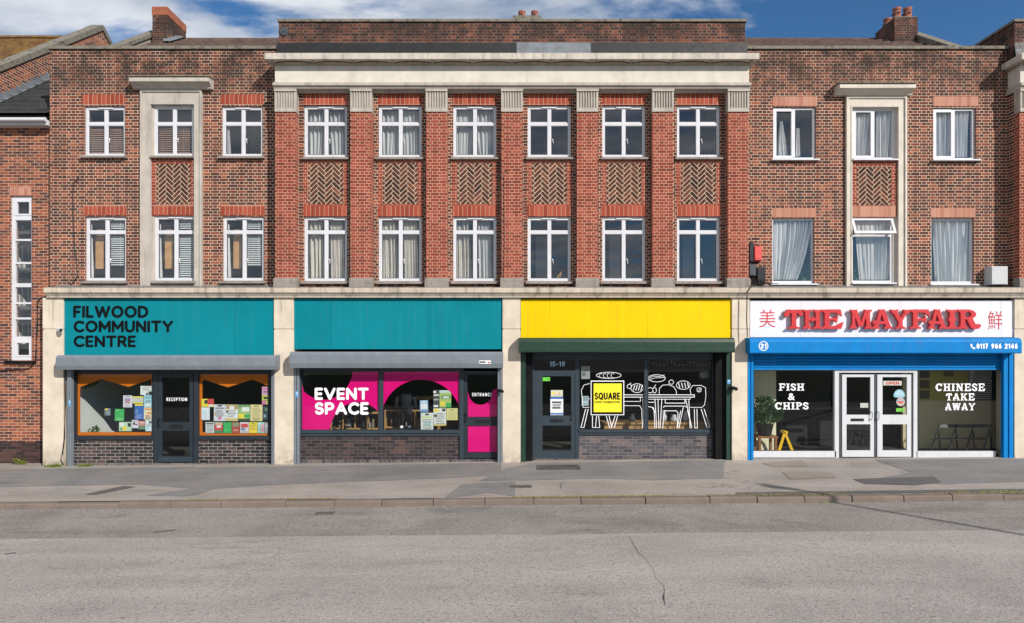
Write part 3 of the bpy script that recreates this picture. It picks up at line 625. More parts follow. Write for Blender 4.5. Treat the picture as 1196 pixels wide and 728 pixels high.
def curtain(name, prs, y, Y, mat, label, cat, group=None, folds=9, amp=0.035, gather=0.0, n=60, rows=14):
    """hanging cloth: top edge between two pixel columns, bottom edge between two others"""
    (xa, xb), (xc, xd) = prs; mb = MB(); V = []; ph = random.uniform(0, 6)
    for j in range(rows + 1):
        f = j / rows; py = y[0] + (y[1] - y[0]) * f
        for i in range(n + 1):
            s = i / n; e = f ** (1 + gather)
            px = (xa + (xb - xa) * s) * (1 - e) + (xc + (xd - xc) * s) * e
            x, z = P(px, py, Y); k = 0.6 + 0.4 * math.sin(3.1 * s + ph)
            yy = Y + amp * k * math.sin(2 * math.pi * folds * s + ph + 0.9 * math.sin(2.2 * f + 7 * s)) + 0.35 * amp * math.sin(2 * math.pi * folds * 2.3 * s + ph)
            V.append((x, yy, z))
    m = n + 1
    mb.add(V, [(j * m + i, (j + 1) * m + i, (j + 1) * m + i + 1, j * m + i + 1) for j in range(rows) for i in range(n)])
    return tag(mb.build(name, mat, smooth=True), label, cat, group)
def venetian(pr, Y, mat, label, group, tilt=0.35, pitch=0.055):
    x0, x1, z0, z1 = rect(*pr, Y); mb = MB(); z = z0 + 0.02
    while z < z1 - 0.03:
        mb.prism_x([(Y - 0.022, z), (Y + 0.02, z + tilt * 0.09), (Y + 0.02, z + tilt * 0.09 + 0.004), (Y - 0.022, z + 0.004)], x0, x1); z += pitch
    mb.box(x0, x1, Y - 0.02, Y + 0.02, z1 - 0.03, z1)
    for f in (0.18, 0.82):
        xx = x0 + (x1 - x0) * f; mb.box(xx - 0.003, xx + 0.003, Y - 0.026, Y - 0.023, z0, z1)
    return tag(mb.build('venetian_blind', mat), label, 'blind', group)

def clip_poly(poly, x0, x1, z0, z1):
    for ax, lim, sgn in ((0, x0, 1), (0, x1, -1), (1, z0, 1), (1, z1, -1)):
        out = []
        for i in range(len(poly)):
            a, b = poly[i], poly[(i + 1) % len(poly)]; da, db = (a[ax] - lim) * sgn, (b[ax] - lim) * sgn
            if da >= 0: out.append(a)
            if da * db < 0: t = da / (da - db); out.append((a[0] + (b[0] - a[0]) * t, a[1] + (b[1] - a[1]) * t))
        poly = out
        if len(poly) < 3: return []
    return poly
def tinted(name, rough):
    t = NT(name); a = t.node('ShaderNodeAttribute', attribute_name='Col')
    c = t.mix(t.rng(t.noise(t.pos(), 22, 4), 0.35, 0.7, 0, 0.5), a.outputs['Color'], (0.04, 0.024, 0.02))
    return t.fin(c, rough, 0.08)
M['herring'] = tinted('herringbone_brick', 0.95); M['mortar'] = stone_mat('pale_mortar', (0.74, 0.56, 0.41), streak=0.1)
def herringbone(parent, r, y):
    x0, x1, z0, z1 = r; mb = MB(); mb.box(x0, x1, y, y + 0.03, z0, z1, m=1)
    W = 0.088; L = 3 * W; gq = 0.0060; c45 = math.sqrt(0.5); ox, oz = (x0 + x1) / 2 + 0.02, z0 - 0.1
    def put(ax, az, w, h):
        q = [(ax + gq, az + gq), (ax + w - gq, az + gq), (ax + w - gq, az + h - gq), (ax + gq, az + h - gq)]
        q = [(ox + (a - b) * c45, oz + (a + b) * c45) for a, b in q]; q = clip_poly(q, x0 + 0.004, x1 - 0.004, z0 + 0.004, z1 - 0.004)
        if len(q) < 3: return
        k = random.random(); b = random.uniform(0.8, 1.15)
        cc = (0.072, 0.034, 0.026) if k < 0.5 else (0.110, 0.046, 0.031) if k < 0.85 else (0.042, 0.025, 0.022) if k < 0.93 else (0.17, 0.068, 0.042)
        mb.prism_y(q, y - 0.002, y + 0.002, 0, tuple(v * b * 1.15 for v in cc))
    for j in range(-30, 40):
        for m_ in range(-10, 11):
            put(j * W + 2 * L * m_, j * W, L, W); put(j * W + 2 * L - W + 2 * L * m_, j * W, W, L)
    return mb.build('herringbone_panel', [M['herring'], M['mortar']], parent)
def lintel(parent, r, y, mat='soldier'):
    mb = MB(); mb.box(r[0], r[1], y - 0.004, y + 0.09, r[2], r[3]); return mb.build('brick_lintel', M[mat], parent)

def pantiles(mb, x0, x1, y0, z0, y1, z1, pitch=0.30, rows=14, amp=0.035, step=0.03):
    """interlocking tiles: waves across, a small step at every course"""
    n = int((x1 - x0) / pitch * 6); V = []; lev = []
    for k in range(rows):
        lev += [(k / rows, step), ((k + 1) / rows - 0.0005, 0.0)]
    for f, h in lev:
        for i in range(n + 1):
            x = x0 + (x1 - x0) * i / n; w = amp * abs(math.sin(math.pi * (x - x0) / pitch)) if amp else 0
            V.append((x, y0 + (y1 - y0) * f, z0 + (z1 - z0) * f + h + w))
    m = n + 1
    mb.add(V, [(j * m + i, j * m + i + 1, (j + 1) * m + i + 1, (j + 1) * m + i) for j in range(len(lev) - 1) for i in range(n)])
def chimney_pot(parent, cx, cy, z, h=0.34, r=0.115):
    mb = MB(); mb.lathe(cx, cy, [(r * 0.98, z), (r * 0.95, z + h * 0.12), (r * 0.86, z + h * 0.3), (r * 0.84, z + h * 0.75), (r * 0.98, z + h * 0.82), (r, z + h), (r * 0.7, z + h), (r * 0.66, z + h * 0.6)], 16)
    for a in (0, 2.1, 4.2, 5.2):                                # vent slits
        x, y = cx + r * 0.9 * math.cos(a - 1.6), cy + r * 0.9 * math.sin(a - 1.6)
        mb.box(x - 0.02, x + 0.02, y - 0.02, y + 0.02, z + h * 0.42, z + h * 0.58, m=1)
    return mb.build('chimney_pot', [M['pot'], M['black']], parent)

LEDGE_TOP = P(0, 336, -0.5)[1]; LEDGE_BOT = P(0, 347.5, -0.5)[1]
def ledge(parent, x0, x1, cut=None):
    mb = MB(); zt, zb = LEDGE_TOP, LEDGE_BOT; h = zt - zb
    mb.prism_x([(0.0, zt + 0.03), (-0.46, zt), (-0.5, zt), (-0.5, zb + h * 0.5), (-0.47, zb + h * 0.42), (-0.42, zb + 0.04), (-0.41, zb), (0.0, zb)], x0, x1)
    o = mb.build('ledge', M['ledge'], parent)
    f = MB(); n = 40; V = []
    for i in range(n + 1):
        x = x0 + (x1 - x0) * i / n; w = random.uniform(-0.012, 0.012)
        V += [(x, -0.02, zt + 0.10), (x, -0.12, zt + 0.055 + w), (x, -0.44 + w, zt + 0.016), (x, -0.485 + w, zt + 0.008)]
    f.add(V, [(i * 4 + j, i * 4 + j + 1, (i + 1) * 4 + j + 1, (i + 1) * 4 + j) for i in range(n) for j in range(3)]); f.build('flashing', M['ledgetop'], o)
    return o
def pier(parent, px0, px1, name='pier'):
    x0, x1 = P(px0, 0, -0.34)[0], P(px1, 0, -0.34)[0]; mb = MB(); zc = P(0, 384, -0.34)[1]
    mb.box(x0, x1, -0.34, 0.3, -0.5, zc - 0.03); mb.box(x0 + 0.015, x1 - 0.015, -0.325, 0.3, zc - 0.03, zc + 0.0); mb.box(x0, x1, -0.345, 0.3, zc, LEDGE_BOT + 0.002)
    return mb.build(name, M['cream'], parent)

def rooms(parent, xs, y0, y1, zs, mat='room'):
    """plain rooms behind the upper windows: floor slabs, partitions and a back wall"""
    mb = MB(); mb.box(xs[0], xs[-1], y1, y1 + 0.1, zs[0], zs[-1] + 0.1)
    for z in zs: mb.box(xs[0], xs[-1], y0, y1 - 0.002, z, z + 0.12)
    for x in xs:
        for a, b in zip(zs, zs[1:]): mb.box(x - 0.04, x + 0.04, y0 + 0.001, y1 - 0.003, a + 0.121, b - 0.001)
    return mb.build('interior', M[mat], parent)

# ------------------------------------------------------------------ the three-storey terrace
WX0 = P(58, 0, 0)[0]; BX0 = -3 * 1.87 - 0.26; BX1 = -BX0; WX1 = BX0; RX1 = P(1177, 0, 0)[0]
WT = P(0, 58, 0)[1]; WB = LEDGE_TOP - 0.05
def px_open(rs, Y): return [rect(*r, Y) for r in rs]

def wing(name, label, x0, x1, up, low, surround, hood, herr, lint, style, sillt, pale):
    root = empty(name, ((x0 + x1) / 2, 2.5, 0), label, 'building')
    holes = px_open(up + low, 0); mb = MB()
    sx0, sx1 = P(surround[0], 0)[0], P(surround[1], 0)[0]; szt = P(0, surround[2])[1]
    wall_holes(mb, x0, x1, WB, WT, [h for k, h in enumerate(holes) if k not in (1, 4)] + [(sx0 + 0.02, sx1 - 0.02, WB, szt - 0.02)], 0.0, 0.28)
    mb.box(x0, x0 + 0.28, 0.281, 7, 2.8, WT - 0.002); mb.box(x0, x1, 7, 7.25, -0.5, WT); mb.box(x0, x0 + 0.27, 0.281, 6.999, -0.5, 2.799)
    mb.build('wall', M['brown'], root)
    cp = MB(); cp.box(x0 - 0.03, x1 - 0.002, -0.05, 0.34, WT + 0.001, WT + 0.075); cp.build('coping', M['coping'], root)
    # stone surround of the middle bay
    s = MB(); wu, wl_ = holes[1], holes[4]; sb = WB
    in0, in1 = wu[0] - 0.04, wu[1] + 0.04
    s.box(sx0, in0, -0.05, 0.2, sb, szt); s.box(in1, sx1, -0.05, 0.2, sb, szt); s.box(in0, in1, -0.05, 0.2, wu[3], szt)
    for a, b in ((sx0 + 0.001, sx0 + 0.05), (sx1 - 0.05, sx1 - 0.001)): s.box(a, b, -0.085, -0.0505, sb, szt - 0.001)
    s.box(sx0 + 0.051, sx1 - 0.051, -0.085, -0.0505, szt - 0.055, szt - 0.001)
    s.box(in0 - 0.03, in0 - 0.001, -0.064, -0.0505, sb, wu[3] + 0.05); s.box(in1 + 0.001, in1 + 0.03, -0.064, -0.0505, sb, wu[3] + 0.05); s.box(in0, in1, -0.064, -0.0505, wu[3] + 0.002, wu[3] + 0.05)
    if pale: s.box(sx0 - 0.03, sx1 + 0.03, -0.10, 0.1, sb - 0.001, sb + 0.10)
    su = s.build('stone_surround', M['surround'] if pale else M['stone'], root)
    hx0, hx1, hz0, hz1 = rect(*hood, -0.3); hd = MB()
    H = hz1 - hz0
    hd.prism_x([(0.0, hz1 + 0.03), (-0.26, hz1), (-0.30, hz1 - 0.03), (-0.30, hz0 + H * 0.45), (-0.24, hz0 + H * 0.40), (-0.14, hz0 + 0.02), (-0.12, hz0 - 0.02), (0.0, hz0 - 0.02)], hx0, hx1)
    hd.prism_x([(-0.002, hz1 + 0.065), (-0.28, hz1 + 0.035), (-0.315, hz1 + 0.02), (-0.315, hz1 + 0.003), (-0.002, hz1 + 0.031)], hx0 - 0.02, hx1 + 0.02, m=1)
    hd.box(sx0 - 0.01, sx1 + 0.01, -0.09, 0.001, szt + 0.001, hz0 - 0.021)
    hd.build('hood', [M['surround'] if pale else M['stone'], M['coping']], su)
    # brickwork between the two middle windows
    bp = MB(); wall_holes(bp, in0 + 0.001, in1 - 0.001, wl_[3], wu[2], [rect(*herr, 0.0)], -0.002, 0.12); bp.build('brick_infill', M['red'], root)
    herringbone(root, rect(*herr, 0.0), 0.006)
    bf = MB(); bf.box(in0 + 0.001, in1 - 0.001, 0.02, 0.16, WB, wl_[2] - 0.001); bf.box(in0 + 0.001, wl_[0], 0.03, 0.16, wl_[2], wl_[3]); bf.box(wl_[1], in1 - 0.001, 0.03, 0.16, wl_[2], wl_[3])
    bf.box(in0 + 0.001, wu[0], 0.03, 0.16, wu[2], wu[3]); bf.box(wu[1], in1 - 0.001, 0.03, 0.16, wu[2], wu[3]); bf.build('window_lining', M['surround'] if pale else M['stone'], root)
    for r in lint: lintel(root, rect(*r, 0.0), -0.002 if r != lint[-1] else -0.005, 'soldier_pale' if pale else 'soldier')
    for k, h in enumerate(holes):
        st = style[k]; zt = P(0, 144)[1] if k < 3 else P(0, 271)[1]
        if st == 'vent': zt = P(0, 274)[1]
        window(root, h, 0.055, st, zt, sillt, sillx=(0.06 if k not in (1, 4) else 0.03), sillproj=0.11)
    third = (x1 - x0) / 3
    rooms(root, [x0 + 0.3, x0 + third, x0 + 2 * third, x1 + 0.1], 0.30, 3.6, [WB - 0.25, P(0, 218)[1], P(0, 75)[1]])
    return root

lw = wing('terrace_wing', 'brown brick upper storeys at left end with stone-framed middle windows and flat hood', WX0, WX1 - 0.003,
    [(98.5, 124, 146, 182), (179, 123, 226, 182), (259, 124, 307, 182.5)], [(99.5, 253, 147.5, 328), (180, 252, 228.5, 328), (260, 253, 308.5, 328)],
    (165.5, 237, 106), (150.5, 89.5, 243.5, 99.5), (182.5, 191, 223, 239), [(95.5, 110.5, 146, 122), (258, 110.5, 308, 122), (97, 240, 148, 251.5), (258, 240, 309, 251.5), (178, 240, 228, 251)],
    ['four'] * 6, 'stone', False)
rw = wing('terrace_wing', 'brown brick upper storeys at right with cream-framed middle windows and plain white casements', BX1 + 0.003, RX1,
    [(903, 125, 953, 186), (996, 126, 1046, 186), (1090, 126, 1140, 186.5)], [(902, 255, 951, 331), (995, 254, 1043.5, 330), (1087.5, 255, 1137.5, 331.5)],
    (987, 1057.5, 113.5), (981, 97.5, 1070, 107), (1000.5, 195, 1041, 240), [(902.5, 113, 954.5, 124), (1090, 113, 1142.5, 124), (901, 243, 953, 254), (1087, 243, 1139, 254), (995, 241, 1046, 253)],
    ['two', 'two', 'two', 'one', 'vent', 'one'], 'white', True)

# wing roofs, party walls, chimneys
RIDGE_Y, RIDGE_Z = 5.2, P(0, 48, 5.2)[1]
for root, a, b in ((lw, WX0 + 0.25, WX1), (rw, BX1, 13.0)):
    rf = MB(); pantiles(rf, a, b, 0.36, 10.16, RIDGE_Y, RIDGE_Z, rows=12, amp=0.06, step=0.06)
    rf.add([(a, RIDGE_Y, RIDGE_Z + 0.02), (b, RIDGE_Y, RIDGE_Z + 0.02), (b, 9.9, 10.2), (a, 9.9, 10.2)], [(0, 1, 2, 3)])
    rf.prism_x([(RIDGE_Y - 0.13, RIDGE_Z - 0.02), (RIDGE_Y - 0.08, RIDGE_Z + 0.07), (RIDGE_Y, RIDGE_Z + 0.10), (RIDGE_Y + 0.08, RIDGE_Z + 0.07), (RIDGE_Y + 0.13, RIDGE_Z - 0.02)], a, b)
    rfo = rf.build('roof', M['tile'], root)
    s = 1 if root is rw else -1; xw = s * (11.67 if s < 0 else 13.03)
    zr = P(0, 36, RIDGE_Y)[1]; zf = P(0, 57, 2.5)[1]; sl = (zr - zf) / (RIDGE_Y - 2.5)
    def zat(y): return zr - sl * abs(RIDGE_Y - y)
    pw = MB(); x0_, x1_ = min(xw, xw + s * 0.24), max(xw, xw + s * 0.24)
    pw.prism_x([(0.36, 9.0), (0.36, zat(0.36) - 0.1), (RIDGE_Y, zr - 0.1), (9.8, zat(9.8) - 0.1), (9.8, 9.0)], x0_, x1_)
    pw.prism_x([(0.37, zat(0.37) - 0.099), (0.37, zat(0.37) + 0.02), (RIDGE_Y, zr + 0.02), (9.81, zat(9.81) + 0.02), (9.81, zat(9.81) - 0.099), (RIDGE_Y, zr - 0.099)], x0_ - 0.05, x1_ + 0.05, m=1)
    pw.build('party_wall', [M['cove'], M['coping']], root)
ch = MB(); cx0, cx1 = -403 * 21.5 / F - 0.47, -403 * 21.5 / F; zt = P(0, 8, 4.5)[1]
ch.box(cx0, cx1, 4.5, 5.75, 11, zt - 0.26); ch.box(cx0 - 0.012, cx1 + 0.012, 4.488, 5.762, zt - 0.259, zt, m=1)
cho = ch.build('chimney', [M['attic'], M['chimney_orange']], lw)
fl = MB(); V = []
for i in range(15):
    f = i / 14; y = 4.2 + 1.6 * f; zz = 10.16 + (RIDGE_Z - 10.16) * (min(y, 2 * RIDGE_Y - y) - 0.36) / (RIDGE_Y - 0.36)
    V += [(cx1 + 0.013, y, zz + 0.16 + (0.06 if i % 2 else 0)), (cx1 + 0.30, y - 0.1, zz + 0.09)]
fl.add(V, [(2 * i, 2 * i + 1, 2 * i + 3, 2 * i + 2) for i in range(14)]); fl.build('lead_apron', M['lead'], cho)
ch = MB(); c0, c1 = 447 * 21.5 / F, 474 * 21.5 / F; zt = P(0, 20, 4.5)[1]
ch.box(c0, c1, 4.5, 5.65, 11, zt); ch.box(c0 + 0.02, c1 - 0.02, 4.52, 5.63, zt + 0.001, zt + 0.03, m=1)
cho = ch.build('chimney', [M['attic'], M['coping']], rw)
for px, yy in ((1047.5, 4.72), (1060, 4.72), (1036.5, 5.42)):
    chimney_pot(cho, (px - 598) * (CD + yy) / F, yy, zt + 0.02, 0.36, 0.135)

def block(name, label, n, xc0, win=True):
    """projecting pilastered block: n bays from the pilaster centre xc0"""
    SP, PW, YP, YB = 1.87, 0.52, -0.40, -0.22
    x0, x1 = xc0 - PW / 2, xc0 + n * SP + PW / 2
    root = empty(name, ((x0 + x1) / 2, 2.5, 0), label, 'building')
    Zp = lambda py, Y: P(0, py, Y)[1]
    capb, captop = Zp(131, YP), Zp(107.5, YP); baset = Zp(325, YP)
    zu0, zu1, zl0, zl1 = Zp(183.5, YB), Zp(123, YB), Zp(328.5, YB), Zp(253, YB)
    ww = 50.5 * (CD + YB) / F; off = 0.0
    holes = []
    for k in range(n):
        cx = xc0 + (k + 0.5) * SP; holes += [(cx - ww / 2, cx + ww / 2, zu0, zu1), (cx - ww / 2, cx + ww / 2, zl0, zl1)]
    hz0, hz1 = Zp(238.5, YB), Zp(190.5, YB); hw = 41 * (CD + YB) / F
    panels = [(xc0 + (k + 0.5) * SP - hw / 2, xc0 + (k + 0.5) * SP + hw / 2, hz0, hz1) for k in range(n)]
    fill = [(h[0] - 0.02, h[1] + 0.02, zl1 + 0.002, zu0 - 0.002) for h in holes[::2]]
    mb = MB(); wall_holes(mb, x0, x1, WB, captop + 0.02, [q for q in holes + fill], YB, 0.5)
    zb = Zp(22, -0.2)
    mb.box(x0, x0 + 0.25, 0.29, 8, 3.15 if n == 1 else -0.5, captop); mb.box(x1 - 0.25, x1, 0.29, 8, -0.5, captop); mb.box(x0 + 0.251, x1 - 0.251, 7.75, 8, -0.5, captop)
    mb.build('wall', M['brown'], root)
    for k in range(n):
        bp = MB(); wall_holes(bp, fill[k][0], fill[k][1], fill[k][2], fill[k][3], [panels[k]], YB - 0.003, 0.2); bp.build('brick_infill', M['red'], root)
        herringbone(root, panels[k], YB + 0.006)
        for za, zb_ in ((zu1 + 0.002, Zp(110.5, YB)), (zl1 + 0.003, Zp(240, YB))): lintel(root, (holes[2 * k][0] - 0.01, holes[2 * k][1] + 0.01, za, zb_), YB - 0.004)
        if win:
            window(root, holes[2 * k], YB + 0.06, 'four', Zp(144, YB), 'stone', wally=YB, sillproj=0.09); window(root, holes[2 * k + 1], YB + 0.06, 'four', Zp(271, YB), 'stone', wally=YB, sillproj=0.09)
    for k in range(n + 1):
        cx = xc0 + k * SP; a, b = cx - PW / 2, cx + PW / 2
        p = MB(); p.box(a, b, YP, YB - 0.001, baset, capb); po = p.build('pilaster', M['red'], root)
        c = MB(); pts = []; nf = 7; fw = (PW - 0.06) / nf                # fluted capital: a comb-shaped plan extruded upwards
        for i in range(nf):
            xa = a + 0.03 + i * fw
            pts += [(xa + 0.008, YP - 0.035), (xa + 0.014, YP - 0.005), (xa + fw - 0.022, YP - 0.005), (xa + fw - 0.016, YP - 0.035)]
        plan = [(a - 0.005, YB - 0.001), (a - 0.005, YP - 0.035)] + pts + [(b + 0.005, YP - 0.035), (b + 0.005, YB - 0.001)]
        m_ = len(plan); zlo, zhi = capb + 0.10, captop - 0.001
        V = [(q[0], q[1], zlo) for q in plan] + [(q[0], q[1], zhi) for q in plan]
        c.add(V, [tuple(range(m_))[::-1], tuple(range(m_, 2 * m_))] + [(i, (i + 1) % m_, (i + 1) % m_ + m_, i + m_) for i in range(m_)])
        c.box(a - 0.006, b + 0.006, YP - 0.03, YB - 0.001, capb, zlo - 0.001); c.build('capital', M['cap'], po)
        s = MB(); s.prism_x([(YB + 0.0, baset - 0.001), (YP - 0.01, baset - 0.001), (YP - 0.045, baset - 0.04), (YP - 0.045, WB), (YB, WB)], a - 0.03, b + 0.03); s.build('base', M['sillstone'], po)
    # entablature
    ar = MB(); z0, z1 = captop, Zp(97, -0.46)
    ar.prism_x([(0.28, z0 + 0.06), (-0.30, z0 + 0.06), (-0.44, z0 + 0.07), (-0.46, z0 + 0.12), (-0.46, z1 - 0.09), (-0.50, z1 - 0.07), (-0.50, z1), (0.28, z1)], x0 - 0.03, x1 + 0.03)
    for k in range(n + 1):
        cx = xc0 + k * SP; ar.box(cx - PW / 2 - 0.015, cx + PW / 2 + 0.015, -0.455, YB - 0.003, captop + 0.001, captop + 0.0595)
    ar.box(x0, x1, -0.33, YB - 0.004, captop + 0.0205, captop + 0.059)
    ar.build('architrave', M['cap'], root)
    fr = MB(); z2 = Zp(77, -0.42); fr.box(x0, x1, -0.42, 0.28, z1 + 0.001, z2); fr.build('frieze', M['frieze'], root)
    co = MB(); z3, z4 = Zp(69, -0.68), Zp(62, -0.68)
    zc = z3 + 0.0
    co.box(x0 - 0.16, x1 + 0.16, -0.68, 0.28, zc, z4)
    co.prism_x([(0.279, z4 + 0.001), (0.279, z4 + 0.08), (-0.1, z4 + 0.06), (-0.64, z4 + 0.001)], x0 - 0.14, x1 + 0.14, m=1)
    coo = co.build('cornice', [M['corn'], M['felt']], root)
    # coved soffit in shallow shell panels between small brackets
    cv_ = MB(); nb = max(2, round((x1 - x0) / 0.94)); bw_ = (x1 - x0) / nb
    cv_.prism_x([(0.27, z2 + 0.001), (-0.42, z2 + 0.001), (-0.47, z2 + 0.02), (-0.47, zc - 0.001), (0.27, zc - 0.001)], x0 - 0.03, x1 + 0.03)
    for i in range(nb):
        a, b = x0 + i * bw_ + 0.05, x0 + (i + 1) * bw_ - 0.05; V = []; N = 16
        for q in range(N + 1):
            f = q / N; e = math.sin(math.pi * f) ** 0.55; x = a + (b - a) * f
            V += [(x, -0.471, zc - 0.02), (x, -0.475 - 0.10 * e, zc - 0.03), (x, -0.475 - 0.085 * e, zc - 0.03 - (zc - z2 - 0.06) * 0.6 * e), (x, -0.471, zc - 0.035 - (zc - z2 - 0.06) * e)]
        cv_.add(V, [(q * 4 + j, q * 4 + j + 1, (q + 1) * 4 + j + 1, (q + 1) * 4 + j) for q in range(N) for j in range(3)])
    for i in range(nb + 1):
        x = x0 + i * bw_; cv_.prism_x([(-0.46, z2 + 0.03), (-0.50, z2 + 0.04), (-0.60, zc - 0.03), (-0.60, zc - 0.002), (-0.46, zc - 0.002)], x - 0.028, x + 0.028)
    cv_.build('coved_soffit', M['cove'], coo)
    at = MB(); za, zb = z4 + 0.0, Zp(26, -0.2); z49 = Zp(50, -0.24)
    at.box(x0 + 0.02, x1 - 0.02, -0.2, 8.0, za, zb); ao = at.build('attic_wall', M['attic'], root)
    f_ = MB(); f_.prism_x([(-0.203, z49), (-0.203, z4 + 0.082), (-0.30, z4 + 0.082), (-0.235, z49)], x0 - 0.01, x1 + 0.01); f_.build('felt_upstand', M['felt'], ao)
    cc = MB(); cc.box(x0 - 0.01, x1 + 0.01, -0.24, 8.03, zb + 0.001, Zp(22, -0.24)); cc.build('attic_coping', M['coping'], ao)
    rooms(root, [x0 + 0.26, x0 + 0.26 + (x1 - x0) * 0.5, x1 - 0.26], 0.30, 3.8, [WB - 0.25, P(0, 218)[1], captop + 0.1], 'room')
    ledge(root, x0, x1)
    return root, holes, ao, x0, x1
cb, CH_HOLES, attic, cbx0, cbx1 = block('terrace_block', 'central three-storey block with seven red brick pilasters under a broad cream cornice', 6, -3 * 1.87)
rb, _, _, _, _ = block('terrace_block', 'edge of next pilastered block cut off by right side of the view', 1, RX1 + 0.26)
ledge(lw, P(51, 0, -0.5)[0], cbx0 - 0.002); ledge(rw, cbx1 + 0.002, RX1 - 0.002)
# loose lead sheet dressed over the felt, bolt plate and chimney on the central block
lx0, lx1 = P(603.5, 0, -0.27)[0], P(690, 0, -0.27)[0]; z49 = P(0, 50, -0.24)[1]; z4 = P(0, 62, -0.68)[1]
f_ = MB(); f_.prism_x([(-0.238, z49 + 0.004), (-0.24, z49 + 0.004), (-0.306, z4 + 0.083), (-0.33, z4 + 0.07), (-0.55, z4 + 0.03), (-0.545, z4 + 0.025), (-0.30, z4 + 0.06)], lx0, lx1); f_.build('lead_sheet', M['lead'], attic)
f_ = MB(); f_.prism_x([(-0.33, z4 + 0.045), (-0.33, z4 + 0.055), (-0.62, z4 + 0.022), (-0.62, z4 + 0.012)], P(450, 0, -.5)[0], P(712, 0, -.5)[0]); f_.build('lead_strip', M['lead'], attic)
bx, bz = P(331.5, 36, -0.25); f_ = MB(); f_.disc_y(bx, bz, 0.105, -0.235, -0.199, 24); f_.disc_y(bx, bz, 0.03, -0.26, -0.2355, 10); f_.build('tie_plate', M['plast_gry'], attic)
chb = MB(); a, b = P(599, 0, 4)[0], P(632, 0, 4)[0]; zt = P(0, 18, 4)[1]; chb.box(a, b, 4.0, 4.6, 10.5, zt); cho = chb.build('chimney', M['coping'], cb)
for px in (609.5, 624.5): chimney_pot(cho, P(px, 0, 4.3)[0], 4.3, zt - 0.001, 0.26, 0.115)
# ground-floor piers
pier(lw, 50, 74); pier(cb, 320, 343); pier(cb, 587, 608); pier(cb, 855, 875.5)
p_ = MB(); px0_ = P(1185, 0, -0.34)[0]; p_.box(px0_, px0_ + 0.55, -0.34, 0.3, -0.5, P(0, 384, -0.34)[1] - 0.03); p_.box(px0_ + 0.015, px0_ + 0.535, -0.325, 0.3, P(0, 384, -0.34)[1] - 0.03, P(0, 384, -0.34)[1]); p_.box(px0_, px0_ + 0.55, -0.345, 0.3, P(0, 384, -0.34)[1], LEDGE_BOT + 0.002)
p_.build('pier', M['cream'], rb)
p_ = MB(); p_.box(px0_ + 0.552, px0_ + 3, -0.1, 0.2, -0.5, LEDGE_BOT); p_.build('shop_wall', M['roomd'], rb)

# ------------------------------------------------------------------ left link building and the gabled house behind it
YL = 0.2; lx1 = WX0 - 0.003; lx0 = -18.5
lk = empty('link_building', ((lx0 + lx1) / 2, 3, 0), 'lower red brick building at far left with tall narrow window and dark tiled roof', 'building')
ezt = P(0, 149, YL)[1]; hole = rect(12, 229, 37, 421, YL); pz = P(0, 516, YL)[1]
mb = MB(); wall_holes(mb, lx0, lx1, pz, ezt + 0.1, [hole], YL, 0.3); mb.build('wall', M['house'], lk); mb = MB(); mb.box(lx0, lx1, 6.5, 6.8, -0.5, ezt); mb.build('rear_wall', M['house'], lk)
mb = MB(); mb.box(lx0, lx1, YL - 0.03, YL + 0.3, -0.6, pz - 0.001); mb.build('plinth', M['plinth'], lk)
lintel(lk, rect(11.5, 217, 36.5, 228.5, YL), YL - 0.002, 'soldier_pale')
x0, x1, z0, z1 = hole; w = MB(); yf = YL + 0.05; fw = 0.09
w.box(x0, x0 + fw, yf, yf + 0.07, z0, z1); w.box(x1 - 0.045, x1, yf, yf + 0.07, z0, z1); w.box(x0 + fw, x1 - 0.045, yf, yf + 0.07, z1 - 0.1, z1); w.box(x0 + fw, x1 - 0.045, yf, yf + 0.07, z0, z0 + 0.09)
for py, t in ((254, .075), (280, .03), (307, .03), (333, .06), (354, .03), (372, .03), (396, .075)):
    zz = P(0, py, YL)[1]; w.box(x0 + fw, x1 - 0.045, yf + 0.002, yf + 0.068, zz - t / 1.2, zz + t / 1.2)
for za, zb in ((P(0, 251.5, YL)[1], z1 - 0.1), (z0 + 0.09, P(0, 398.5, YL)[1])):
    w.box(x0 + fw, x0 + fw + 0.05, yf - 0.012, yf + 0.05, za, zb); w.box(x1 - 0.095, x1 - 0.0455, yf - 0.012, yf + 0.05, za, zb); w.box(x0 + fw + 0.05, x1 - 0.0955, yf - 0.011, yf + 0.05, zb - 0.045, zb); w.box(x0 + fw + 0.05, x1 - 0.0955, yf - 0.011, yf + 0.05, za, za + 0.045)
w = w.build('window', M['white'], lk); q = MB(); q.box(x0 + 0.05, x1 - 0.03, yf + 0.03, yf + 0.036, z0 + 0.05, z1 - 0.05); q.build('pane', M['glass'], w)
q = MB(); q.prism_x([(yf, z0 - 0.001), (YL - 0.07, z0 - 0.03), (YL - 0.07, z0 - 0.08), (yf, z0 - 0.08)], x0 - 0.12, x1 + 0.12); q.build('sill', M['black'], w)
rm = MB(); rm.box(x0 - 0.6, x1 + 0.6, 2.2, 2.3, z0 - 0.3, z1 + 0.3)
rm.box(x0 - 0.61, x0 - 0.5, 0.51, 2.199, z0 - 0.3, z1 + 0.3, m=1); rm.box(x1 + 0.5, x1 + 0.61, 0.51, 2.199, z0 - 0.3, z1 + 0.3)
for k in range(5): rm.box(x0 - 0.49, x1 + 0.49, 0.55, 2.19, z0 + 0.3 + k * 1.0, z0 + 0.42 + k * 1.0)
rm.build('stairwell', [M['room'], M['roomw']], lk)
for k in range(3):                                               # stair rails seen through the glass
    pass
sr = MB()
